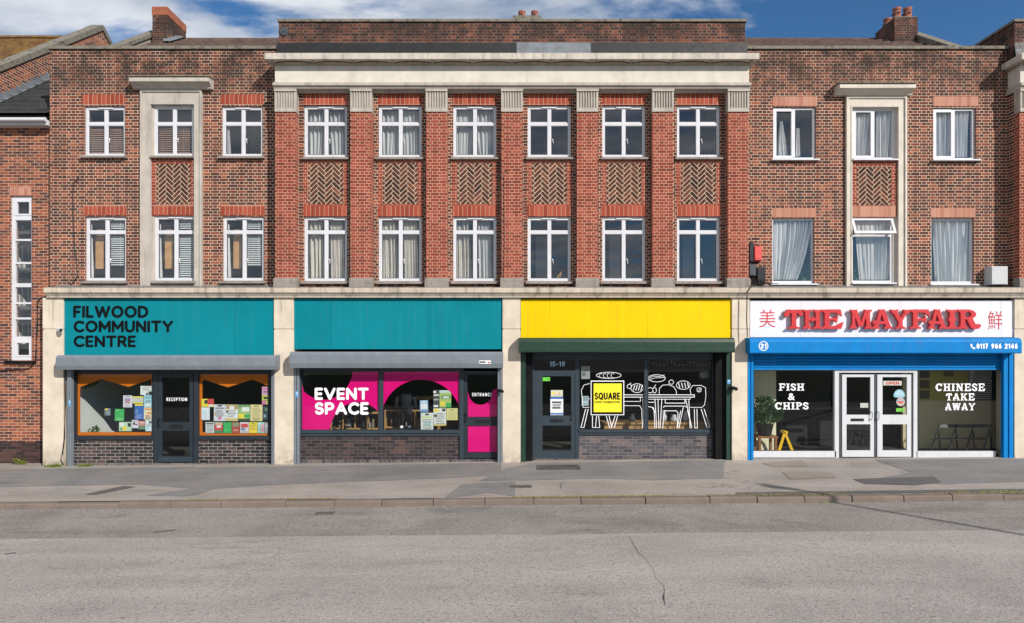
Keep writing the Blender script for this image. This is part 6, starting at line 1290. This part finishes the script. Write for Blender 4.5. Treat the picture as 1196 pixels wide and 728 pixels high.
def pot_plant(name, label, px, py_pot, py_top, Y, r, n, size, cat='plant', group=None):
    x, zp = P(px, py_pot, Y); _, zt = P(px, py_top, Y); root = empty(name, (x, Y, zp), label, cat, group)
    t = MB(); ph_ = (zt - zp) * 0.28; t.lathe(x, Y, [(r * 0.45, zp), (r * 0.6, zp + ph_ * 0.9), (r * 0.64, zp + ph_), (r * 0.5, zp + ph_)], 14); t.build('pot', M['potblk'], root)
    t = MB(); t.tube([(x, Y, zp + ph_ * 0.9), (x + 0.02, Y, zp + (zt - zp) * 0.6), (x - 0.01, Y, zp + (zt - zp) * 0.8)], [0.02, 0.014, 0.008]); t.build('stem', M['woodbrown'], root)
    t = MB(); rr_ = (zt - zp - ph_) * 0.52; leafy(t, (x, Y, zt - rr_), max(rr_, r), n, size); leafy(t, (x + r * 0.7, Y, zt - rr_ * 1.2), r * 0.7, n // 3, size); leafy(t, (x - r * 0.5, Y, zt - rr_ * 1.4), r * 0.6, n // 3, size); t.build('foliage', M['leaf'], root)
    return root
YI = 0.42
stl = empty('stool', (P(890, 0, YI)[0], YI, 0), 'low brown wooden stool under bushy plant in take away window', 'stool')
x0, x1, z0, z1 = rect(882, 508.5, 905, 531, YI); t = MB(); t.box(x0, x1, YI - 0.22, YI + 0.22, z1 - 0.05, z1); t.build('seat', M['woodbrown'], stl)
for xx in (x0 + 0.02, x1 - 0.08):
    for yy in (YI - 0.2, YI + 0.14): t = MB(); t.box(xx, xx + 0.06, yy, yy + 0.06, 0.1, z1 - 0.051); t.build('leg', M['woodbrown'], stl)
pot_plant('potted_plant', 'bushy dark green plant in black pot inside take away window', 893, 508.3, 462, YI, 0.36, 1500, 0.045)
ws = empty('floor_sign', (P(919, 0, 0.3)[0], 0.3, 0), 'yellow folding floor sign standing inside take away window', 'sign')
for k, (a, b, yy) in enumerate(((917, 909, 0.2), (917, 927, 0.42))):
    t = MB(); pa, pb = P(a - 0.2, 505, yy), P(b, 530, yy); w_ = 0.03
    for off in (0, ): t.prism_y([(pa[0] - w_, pa[1]), (pa[0] + w_, pa[1]), (pb[0] + w_ * 1.3, pb[1]), (pb[0] - w_ * 1.3, pb[1])], yy, yy + 0.03)
    t.build('leaf', M['yplast'], ws)
t = MB(); pa = P(917, 505, 0.25); t.box(pa[0] - 0.05, pa[0] + 0.05, 0.2, 0.45, pa[1] - 0.03, pa[1] + 0.03); t.build('hinge_cap', M['yplast'], ws)
# partition, counter and menu boards of the take away
pt = MB(); x0, x1, z0, z1 = rect(880, 432, 909, 530, 0.75); pt.box(x0 - 0.3, x1, 0.9, 1.0, 0.1, 3.0); pt.build('partition', M['roomc'], s4)
ct = empty('serving_counter', (P(950, 0, 1.8)[0], 1.8, 0), 'dim serving counter inside beside the white doors', 'counter')
x0, x1, z0, z1 = rect(912, 478, 1045, 530, 1.8); t = MB(); t.box(x0, x1, 1.8, 2.4, 0.12, z1); t.build('body', M['roomd'], ct); t = MB(); t.box(x0 - 0.04, x1 + 0.04, 1.75, 2.45, z1 + 0.001, z1 + 0.05); t.build('worktop', M['plast_gry'], ct)  # counter body coloured dark in place of shade, where sun would reach it
t = MB(); x0, x1, z0, z1 = rect(1071, 468, 1172, 545, 0.9); t.box(x0 - 0.2, x1 + 0.12, 1.2, 1.28, 0.1, 3.0); t.build('partition', M['roomo'], s4)
YM = 1.18
poster((1073, 428, 1131, 468), YM, (0.48, 0.40, 0.08), [(0.02, 0.05, 0.22, 0.35, (0.05, 0.035, 0.02)), (0.02, 0.4, 0.22, 0.65, (0.10, 0.05, 0.02)), (0.02, 0.7, 0.22, 0.95, (0.05, 0.05, 0.03)), (0.5, 0.05, 0.7, 0.3, (0.16, 0.1, 0.03))], 'yellow board of food pictures on wall inside take away', None, 'menu board', name='picture_board', th=0.012)
mbp = poster((1131.6, 428, 1165, 468), YM, (0.015, 0.015, 0.016), [(0.02, 0, 0.8, 0.96, (0.60, 0.60, 0.63))], 'black framed white menu on wall inside take away', None, 'menu board', lines=(0.08, 0.9, 16), name='menu_board', th=0.012)
def folding_chair(pxl, label):
    Y = 0.38; x, _ = P(pxl, 0, Y); zb = ground_z(x, 0) + 0.03; root = empty('folding_chair', (x, Y, zb), label, 'chair', 'black folding chairs in the take away window')
    zt = P(0, 497, Y)[1]; W = 0.45; a, b = x, x + W
    t = MB(); t.prism_x([(Y + 0.20, zt - 0.08), (Y + 0.22, zt - 0.08), (Y + 0.24, zt), (Y + 0.22, zt)], a + 0.01, b - 0.01); t.tube([(a, Y + 0.22, zt - 0.02), ((a + b) / 2, Y + 0.24, zt - 0.03), (b, Y + 0.22, zt - 0.02)], 0.016); t.build('backrest', M['plast_blk'], root)
    zs = zb + 0.44
    t = MB(); t.add([(a - 0.40, Y - 0.12, zs - 0.1), (b - 0.42, Y - 0.12, zs - 0.1), (b - 0.12, Y + 0.14, zs - 0.1), (a - 0.10, Y + 0.14, zs - 0.1), (a - 0.40, Y - 0.12, zs - 0.075), (b - 0.42, Y - 0.12, zs - 0.075), (b - 0.12, Y + 0.14, zs - 0.075), (a - 0.10, Y + 0.14, zs - 0.075)], [(0, 3, 2, 1), (4, 5, 6, 7), (0, 1, 5, 4), (1, 2, 6, 5), (2, 3, 7, 6), (3, 0, 4, 7)]); t.build('seat', M['plast_blk'], root)
    for xx in (a, b):
        t = MB(); t.tube([(xx + 0.02, Y + 0.22, zt), (xx - 0.24, Y + 0.02, zs - 0.09), (xx - 0.50, Y - 0.20, zb)], 0.019); t.build('leg', M['plast_blk'], root)
        t = MB(); t.tube([(xx - 0.05, Y + 0.16, zt - 0.14), (xx - 0.01, Y + 0.18, zb + 0.25), (xx + 0.05, Y + 0.24, zb)], 0.019); t.build('leg', M['plast_blk'], root)
for px, lab in ((1103, 'black folding chair nearest the white doors in take away window'), (1123.5, 'black folding chair between the two others in take away window'), (1143.5, 'black folding chair nearest the blue jamb in take away window')): folding_chair(px, lab)
# shop 1 window ledge finds
vine = MB()
for k in range(26): leafy(vine, (*P(97 + k * 0.75, 451 - 4.2 * math.sin(k * 0.12) + random.uniform(-1.5, 1.5), 0.05)[:1], 0.05, P(0, 452 - k * 0.3 + random.uniform(-2.5, 2), 0.05)[1]), 0.06, 6, 0.035)
tag(vine.build('hanging_plant', M['leaf']), 'dark trailing plant at top left of left orange-edged window', 'plant')
t = MB(); x, z = P(110, 503, 0.25); leafy(t, (x, 0.25, z), 0.14, 60, 0.05); t.lathe(x, 0.25, [(0.07, z - 0.35), (0.10, z - 0.12), (0.09, z - 0.1)], 12)
tag(t.build('small_plant', M['leaf']), 'small dark plant at foot of left orange-edged window', 'plant')

# ------------------------------------------------------------------ curtains and blinds upstairs
YC = 0.17
g_ = 'blinds and curtains in the upper windows'
venetian((102, 151, 143, 180), YC, M['blindb'], 'brown venetian blind in top-floor window nearest left end', g_)
venetian((183, 150, 222, 180), YC, M['blindb'], 'brown venetian blind in top-floor stone-framed window', g_)
curtain('curtain', ((262, 268), (262, 270)), (148, 181), YC, M['net'], 'narrow pale curtain at left edge of bare dark top-floor window', 'curtain', g_, 2)
for k, (a, w_) in enumerate(((103, 'window nearest left end'), (184, 'stone-framed window'), (264, 'window beside the leftmost pilaster'))):
    venetian((a + 22.5, 257, a + 42, 311 if k != 1 else 326), YC, M['blindg'], 'grey venetian blind on right half of first-floor ' + w_, g_)
    q = MB(); x0, x1, z0, z1 = rect(a + 8.5, 276, a + 18, 314, YC + 0.1); q.box(x0, x1, YC + 0.1, YC + 0.12, z0, z1); x0, x1, z0, z1 = rect(a + 10, 268, a + 17, 276, YC + 0.1); q.box(x0, x1, YC + 0.101, YC + 0.119, z0, z1)
    tag(q.build('roller_blind', M['wood']), 'tan blind strip on left half of first-floor ' + w_, 'blind', g_)
    curtain('curtain', ((a - 1, a + 4), (a - 1, a + 6)), (262, 326), YC, M['drape'], 'white curtain edge at left of first-floor ' + w_, 'curtain', g_, 1.5, 0.02, n=16)
names = ['first', 'second', 'third']
for k in range(3):
    h = CH_HOLES[2 * k]; YK = 0.02; toP = lambda X: 598 + X * F / (CD + YK); a, b = toP(h[0]) + 2, toP(h[1]) - 2; m = (a + b) / 2
    curtain('net_curtain', ((a, m + 0.5), (a, m - 3)), (127, 181), YK, M['net'], f'left-hand grey net curtain in {names[k]} top-floor window between pilasters', 'curtain', g_, 5, 0.04)
    curtain('net_curtain', ((m + 0.5, b), (m + 3, b)), (127, 181), YK, M['net'], f'right-hand grey net curtain in {names[k]} top-floor window between pilasters', 'curtain', g_, 5, 0.04)
    curtain('curtain', ((a, a + 16), (a, a + 19)), (256, 326), YK, M['curtain'], f'left-hand cream curtain in {names[k]} first-floor window between pilasters', 'curtain', g_, 3.5, 0.05)
    curtain('curtain', ((m + 3, b - 5), (m + 4, b - 3)), (256, 326), YK, M['curtain'] if k < 2 else M['net'], f'right-hand {"cream" if k < 2 else "grey"} curtain in {names[k]} first-floor window between pilasters', 'curtain', g_, 4, 0.05)
for k in range(3, 6):  # pale boards stand in for bright far windows seen through the rooms
    h = CH_HOLES[2 * k]; YK = 1.4; a = 598 + h[0] * F / (CD + 0.0); nm = ['fourth', 'fifth', 'sixth'][k - 3]
    q = MB()
    for (y0, y1) in ((277, 290), (298, 326)): x0, x1, z0, z1 = rect(a + 11, y0, a + 21, y1, YK); q.box(x0, x1, YK, YK + 0.02, z0, z1)
    x0, x1, z0, z1 = rect(a + 11, 276, a + 21, 327, YK); q.box(x0 - 0.03, x1 + 0.03, YK + 0.021, YK + 0.05, z0, z1)
    tag(q.build('far_window_stand_in', M['box']), f'pale panel standing in for far window behind {nm} first-floor window between pilasters', 'shutter', 'pale panels standing in for far windows'); 
YW_ = 0.17
curtain('curtain', ((911, 914), (908, 921)), (142, 183), YW_, M['drape'], 'white drape gathered at left of top-floor window beside the rightmost full pilaster', 'curtain', g_, 3, 0.03)
curtain('curtain', ((930, 933), (929, 934)), (150, 183), YW_, M['drape'], 'thin white drape at middle of top-floor window beside the rightmost full pilaster', 'curtain', g_, 1, 0.03)
curtain('curtain', ((998, 1020), (998, 1013)), (128, 184), YW_, M['drape'], 'left white drape in top-floor cream-framed window', 'curtain', g_, 4, 0.05)
curtain('curtain', ((1023, 1044), (1023, 1041)), (128, 184), YW_, M['drape'], 'right white drape in top-floor cream-framed window', 'curtain', g_, 4, 0.05)
curtain('curtain', ((1092, 1113), (1092, 1112)), (128, 184), YW_, M['drape'], 'left white drape in top-floor window above the grey cabinet', 'curtain', g_, 4, 0.05)
curtain('curtain', ((1114, 1130), (1114, 1128)), (128, 184), YW_, M['drape'], 'right white drape in top-floor window above the grey cabinet', 'curtain', g_, 4, 0.05)
curtain('curtain', ((903, 948), (903, 930)), (258, 327), YW_, M['drape'], 'crumpled white voile in first-floor window beside the red alarm box', 'curtain', g_, 9, 0.06, gather=0.6)
curtain('curtain', ((997, 1042), (1003, 1036)), (258, 327), YW_, M['drape'], 'white voile in first-floor window with tilted top light', 'curtain', g_, 9, 0.06)
curtain('curtain', ((1089, 1136), (1093, 1132)), (258, 329), YW_, M['drape'], 'long white voile in first-floor window beside the grey cabinet', 'curtain', g_, 10, 0.06)
YV = 0.115
for px, py, pt_, lab, r_ in ((939, 328, 309, 'leafy plant on sill at right of window beside the red alarm box', 0.14), (1001, 328, 314, 'dark plant on sill at left of window with tilted top light', 0.10), (1019, 328.5, 321, 'small pale plant on sill at middle of window with tilted top light', 0.07), (921, 328.5, 324, 'tiny plant on sill at middle of window beside the red alarm box', 0.05)):
    t = MB(); x, z = P(px, py, YV + 0.05); x2, z2 = P(px, pt_, YV + 0.05); leafy(t, (x, YV + 0.1, (z + z2) / 2), (z2 - z) / 2 + 0.02, 110, 0.035, 0.3); t.lathe(x, YV + 0.1, [(r_ * 0.5, z - 0.02), (r_ * 0.6, z + 0.06), (r_ * 0.5, z + 0.06)], 10)
    tag(t.build('sill_plant', M['leaf']), lab, 'plant', 'plants on the upstairs sills')

# ------------------------------------------------------------------ fixtures on the walls
def cable(pts, Y, r, label, name='cable'):
    t = MB(); t.tube([(*P(a, b, Y)[:1], Y, P(a, b, Y)[1]) for a, b in pts], r, 6); return tag(t.build(name, M['plast_blk']), label, 'cable')
cable([(92, 207), (90, 211), (86, 214), (84.5, 222), (85, 250), (87, 290), (90, 312), (91, 322), (86, 330), (82, 333)], -0.012, 0.012, 'black cable hanging down brown brick wall beside leftmost windows')
cable([(60, 345), (54, 346), (46, 349), (43.5, 356), (44, 372), (43, 392), (42, 412), (41, 424), (34, 431), (0, 433)], YL - 0.02, 0.016, 'black cable down red brick wall beside tall narrow window')
cable([(76, 432), (76.5, 470), (75.5, 510), (73, 530), (71, 537), (74, 543)], -0.36, 0.014, 'dark cable down left side of leftmost cream pier')
cable([(598, 191), (597.5, 196), (594, 199), (590, 200), (588.5, 204), (588.5, 240), (589, 280), (588, 327)][2:], -0.412, 0.008, 'thin cable down middle red brick pilaster')
cable([(880, 331), (873, 341), (872.5, 346), (872, 372), (873, 394)], -0.52, 0.012, 'black cable looping over stone ledge beside blue shutter')
# alarm box, junction boxes, grey cabinet
ab = empty('alarm_box', (P(886, 0, 0)[0], -0.05, 5), 'red alarm box on brick beside first-floor window', 'alarm')
x0, x1, z0, z1 = rect(880.5, 287.5, 890, 305, -0.12); t = MB(); c_ = 0.025; t.add([(x0, -0.1, z0), (x1, -0.1, z0), (x1, -0.1, z1), (x0, -0.1, z1), (x0, 0, z0), (x1, 0, z0), (x1, 0, z1), (x0, 0, z1), (x0 + c_, -0.14, z0 + c_), (x1 - c_, -0.14, z0 + c_), (x1 - c_, -0.14, z1 - c_), (x0 + c_, -0.14, z1 - c_)],
    [(8, 9, 10, 11), (0, 1, 9, 8), (1, 2, 10, 9), (2, 3, 11, 10), (3, 0, 8, 11), (0, 4, 5, 1), (1, 5, 6, 2), (2, 6, 7, 3), (3, 7, 4, 0)]); t.build('cover', M['plast_red'], ab)
t = MB(); t.box((x0 + x1) / 2 - 0.06, (x0 + x1) / 2 + 0.06, -0.143, -0.1405, z0 + 0.05, z0 + 0.065); t.build('label_strip', M['redc'], ab)
def jbox(pr, dep, label, mat='plast_blk', knobs=0, name='junction_box'):
    x0, x1, z0, z1 = rect(*pr, -dep); root = empty(name, ((x0 + x1) / 2, 0, z0), label, 'electrical box')
    t = MB(); t.box(x0, x1, -dep, -0.0, z0, z1); t.build('case', M[mat], root); t = MB(); t.box(x0 + 0.015, x1 - 0.015, -dep - 0.02, -dep - 0.001, z0 + 0.02, z1 - 0.02); t.build('lid', M[mat], root)
    for k in range(knobs):
        t = MB(); xx = x0 + (x1 - x0) * (k + 0.5) / knobs; t.tube([(xx, -dep * 0.5, z0), (xx + 0.02, -dep * 0.6, z0 - 0.09), (xx + 0.05 * (k - 1), -dep * 0.5, z0 - 0.16)], 0.02); t.build('cable_gland', M['plast_blk'], root)
    return root
jbox((874.8, 283, 880.2, 306), 0.10, 'narrow black box between pilaster and red alarm box', 'plast_blk')
jbox((875, 309, 883, 322), 0.16, 'dark grey square box below red alarm box', 'plast_gry', 2)
jbox((884, 312, 894, 331), 0.12, 'bulky black cable joint box above the ledge beside first-floor window', 'plast_blk', 3)
t = MB(); 
for k in range(9):
    x, z = P(877 + 2.2 * k, 331, -0.2); t.tube([(x, -0.15 - 0.02 * (k % 3), z + 0.1), (x + 0.03 * (k % 3 - 1), -0.22, z + 0.02), (x + 0.12 * ((k * 7) % 5 - 2) / 2, -0.3, z - 0.02), (x + 0.2 * ((k * 5) % 4 - 1.5), -0.36, z - 0.03)], 0.009, 5)
tag(t.build('cable_tangle', M['plast_blk']), 'tangle of black cables lying on ledge under black boxes', 'cables', None, 'stuff')
cabn = empty('cabinet', (P(1165, 0, -0.2)[0], -0.1, 4.6), 'pale grey metal cabinet on brick wall above white sign', 'cabinet')
x0, x1, z0, z1 = rect(1158, 311, 1177.5, 332.5, -0.26); x0b = rect(1154.5, 311, 1177, 332.5, 0)[0]
t = MB(); t.box(x0, x1, -0.24, -0.001, z0, z1); t.build('case', M['box'], cabn); t = MB(); t.box(x0 + 0.012, x1 - 0.012, -0.262, -0.2405, z0 + 0.012, z1 - 0.012); t.build('door', M['box'], cabn)
for zz in (z0 + 0.08, z1 - 0.08): t = MB(); t.tube([(x0 + 0.05, -0.275, zz), (x0 + 0.05, -0.2625, zz)], 0.012, 8); t.build('lock', M['metal'], cabn)
def cctv(px, py, Y, label, mat, s=1.0, dirx=1):
    x, z = P(px, py, Y); root = empty('security_camera', (x, Y, z), label, 'camera', 'security cameras on the shopfronts')
    t = MB(); t.box(x - 0.05 * s, x + 0.02 * s, Y - 0.03, Y, z - 0.05 * s, z + 0.05 * s); t.tube([(x, Y - 0.02, z), (x + 0.03 * s * dirx, Y - 0.09 * s, z)], 0.014 * s); t.build('bracket', M[mat], root)
    t = MB(); t.tube([(x + 0.08 * s * dirx - 0.09 * s * dirx, Y - 0.07 * s, z + 0.02), (x + 0.02 * s * dirx, Y - 0.11 * s, z + 0.01), (x + 0.10 * s * dirx, Y - 0.17 * s, z - 0.015)], [0.04 * s, 0.05 * s, 0.05 * s], 12); bd = t.build('body', M[mat], root, False)
    t = MB(); t.tube([(x + 0.10 * s * dirx, Y - 0.17 * s, z - 0.0155), (x + 0.115 * s * dirx, Y - 0.182 * s, z - 0.018)], 0.036 * s, 12); t.build('lens', M['plast_blk'], bd)
cctv(71.5, 385, -0.345, 'white camera on cream pier beside teal sign', 'white')
cctv(854, 453.5, -0.31, 'black camera on dark green jamb', 'plast_blk', 0.9)
cctv(583.5, 456.5, -0.36, 'dark camera on shutter rail beside magenta door', 'plast_blk', 0.8)
for a, b, y0, y1, Yq, lab in ((80, 82.5, 467, 475, -0.352, 'blue sticker on grey shutter rail of teal community front'), (345, 348.5, 457, 464, -0.352, 'blue sticker on grey shutter rail left of magenta film'), (849.5, 853.5, 443.5, 448.5, -0.303, 'blue sticker on dark green jamb')):
    poster((a, y0, b, y1), Yq - 0.002, (0.10, 0.30, 0.55), [(0.2, 0.2, 0.8, 0.5, (0.4, 0.55, 0.7))], lab, 'blue stickers on shutter rails', 'sticker', name='sticker', th=0.002)
tw = MB(); x, z = P(653, 326, -0.12)
for k in range(7): tw.tube([(x, -0.1, z - 0.05), (x + random.uniform(-0.05, 0.05), -0.1, z + 0.06), (x + random.uniform(-0.1, 0.1), -0.1, z + random.uniform(0.1, 0.2))], 0.006, 5)
tag(tw.build('twig_ornament', M['wood']), 'brown twig ornament on sill of fourth first-floor window between pilasters', 'ornament')

# ------------------------------------------------------------------ street details
def cover(px0, py0, px1, py1, label, name='drain_cover'):
    a, b = on_ground(px0, py1), on_ground(px1, py0); x0, x1, y0, y1 = a[0], b[0], a[1], b[1]; t = MB(); z = ground_z((x0 + x1) / 2, (y0 + y1) / 2)
    def q(xa, xb, ya, yb, h):
        V = [(xa, ya, ground_z(xa, ya) + h), (xb, ya, ground_z(xb, ya) + h), (xb, yb, ground_z(xb, yb) + h), (xa, yb, ground_z(xa, yb) + h), (xa, ya, z - 0.05), (xb, ya, z - 0.05), (xb, yb, z - 0.05), (xa, yb, z - 0.05)]
        t.add(V, [(0, 1, 2, 3), (0, 4, 5, 1), (1, 5, 6, 2), (2, 6, 7, 3), (3, 7, 4, 0)])
    q(x0, x1, y0, y1, 0.006)
    n = max(3, int((x1 - x0) / 0.09))
    for i in range(n): xa = x0 + (x1 - x0) * (i + 0.2) / n; q(xa, xa + (x1 - x0) * 0.6 / n, y0 + 0.02, y1 - 0.02, 0.011)
    return tag(t.build(name, M['iron']), label, 'drain cover')
cover(596, 566.8, 621, 570.2, 'small dark iron cover set in the pavement below cream pier')
cover(627, 543, 676, 549.5, 'wide worn iron cover in pavement before grey door', 'manhole_cover')
cover(366, 598, 392, 601.6, 'dark gully grating in the road beside the kerb', 'gully_grating')
patch('road_stain', [(6, 647), (20, 645), (20, 646.5), (7, 648)], M['pavedark']); patch('road_stain', [(178, 621.5), (208, 618), (204, 620), (180, 623)], M['pavedark'])
patch('road_stain', [(138, 722), (146, 721), (144, 723)], M['pavedark'])
patch('road_crack', [(733, 623), (740, 636), (746, 646), (754, 652), (763, 664), (767, 676), (776, 684), (777, 692), (774, 698), (777, 707), (776.2, 707), (773.2, 698), (776.2, 692), (775.2, 684.3), (766.2, 676), (762.3, 664), (753.3, 652.3), (745.4, 646.3), (739.5, 636)], M['crack'], 0.002)
patch('pavement_crack', [(662, 561), (655, 565), (654.5, 571), (655.3, 571), (656, 565.3)], M['crack'], 0.006)
tag(sheet('added_dark_verge', -60, 60, [(-19.0, -0.15), (-60, -0.15)], 0.02, M['verge']), kind='structure')  # unseen dark sheet added behind the camera to darken shop glass reflections
# weeds along kerb and walls
def tufts(name, spots, mat, kind='stuff', h=0.06, spread=0.1, n=40, label=None, cat=None, world=False):
    t = MB()
    for px, py in spots:
        x, y = (px, py) if world else on_ground(px, py)
        for _ in range(n):
            xx, yy = x + random.gauss(0, spread), y + random.gauss(0, 0.025); z = ground_z(xx, yy); a = random.uniform(0, 6.28); l = h * random.uniform(0.4, 1.2); dx, dy = math.cos(a) * l * 0.6, math.sin(a) * l * 0.6; w = 0.006
            t.add([(xx - w, yy, z), (xx + w, yy, z), (xx + dx, yy + dy, z + l)], [(0, 1, 2)])
    o = t.build(name, mat); o['kind'] = kind
    if label: tag(o, label, cat)
    return o
tufts('kerb_moss', [((x - 598) * 13.1 / F, -3.845) for x in (list(range(220, 400, 7)) + list(range(602, 780, 5)) + list(range(830, 985, 7)) + list(range(1090, 1196, 7)))], M['moss'], h=0.025, spread=0.10, n=22, world=True, label='dry moss and grit growing along the top of the kerb', cat='moss')
tufts('kerb_weeds', [((x - 598) * 13.1 / F, -3.80) for x in (1130, 1150, 1165, 1175, 1182, 1190)] + [((965 - 598) * 13.0 / F, -4.03)], M['weed'], h=0.05, spread=0.08, n=30, world=True, label='small green weeds on the kerb at right', cat='weeds')
tufts('wall_weeds', [(58, 545.5), (63, 545.7), (67, 545.6), (95, 545.2), (102, 545)], M['weed'], h=0.09, spread=0.07, n=60, label='green weeds at the foot of leftmost cream pier', cat='weeds')
gr = MB()
for _ in range(900):
    x = random.uniform(-13, 13); k = random.random()
    y = -4.03 - abs(random.gauss(0, 0.10)) if k < 0.55 else -3.82 + abs(random.gauss(0, 0.07)) if k < 0.85 else random.uniform(-3.7, -0.5)
    z = ground_z(x, y); r_ = random.uniform(0.004, 0.013) * (1.6 if k > 0.97 else 1); b_ = random.uniform(0.15, 0.55); q_ = [(x + r_ * math.cos(a) * random.uniform(0.6, 1.2), y + r_ * math.sin(a), z + 0.001) for a in (0, 1.3, 2.6, 3.8, 5.1)]
    gr.add(q_ + [(x, y, z + r_ * 0.9)], [(0, 1, 5), (1, 2, 5), (2, 3, 5), (3, 4, 5), (4, 0, 5)], 0, (b_, b_ * 0.9, b_ * 0.78))
tag(gr.build('grit', M['print']), 'loose grit and leaf crumbs lying along the kerb and gutter', 'grit', None, 'stuff')
wd = MB(); x, y = on_ground(26, 543); y = 0.05; z = ground_z(x, y)
for k in range(46):
    a = random.uniform(0, 6.28); l = random.uniform(0.1, 0.3); b_ = Vector((x + random.gauss(0, 0.05), y - 0.1, z)); tip = b_ + Vector((math.cos(a) * l * 0.8, -abs(math.sin(a)) * l * 0.5, l * 0.7)); s_ = Vector((-math.sin(a), math.cos(a), 0)) * 0.018; mid = (b_ + tip) / 2 + Vector((0, 0, 0.03))
    wd.add([b_, mid + s_, tip, mid - s_], [(0, 1, 2, 3)])
tag(wd.build('weed_plant', M['weed']), 'leafy weed against dark plinth at far left', 'weed')
# the street lamp whose shadow crosses the road at right
L = 8.0 / math.tan(R(EL)); hx, hy = on_ground(936, 573); lxp, lyp = hx + L * math.sin(R(AZ)), hy - L * math.cos(R(AZ))
lp = empty('street_lamp', (lxp, lyp, ground_z(lxp, lyp)), 'tall grey street lamp standing across the road on the right', 'street lamp'); zb = ground_z(lxp, lyp)
t = MB(); t.tube([(lxp, lyp, zb - 0.1), (lxp, lyp, zb + 1.2), (lxp, lyp, zb + 1.25), (lxp, lyp, zb + 8.0)], [0.11, 0.11, 0.075, 0.05], 12); t.build('pole', M['plast_gry'], lp)
t = MB(); t.tube([(lxp, lyp, zb + 7.95), (lxp - 0.1, lyp + 0.12, zb + 8.05), (lxp - 0.45, lyp + 0.35, zb + 8.1)], [0.05, 0.09, 0.15], 10); t.build('lantern', M['plast_gry'], lp)
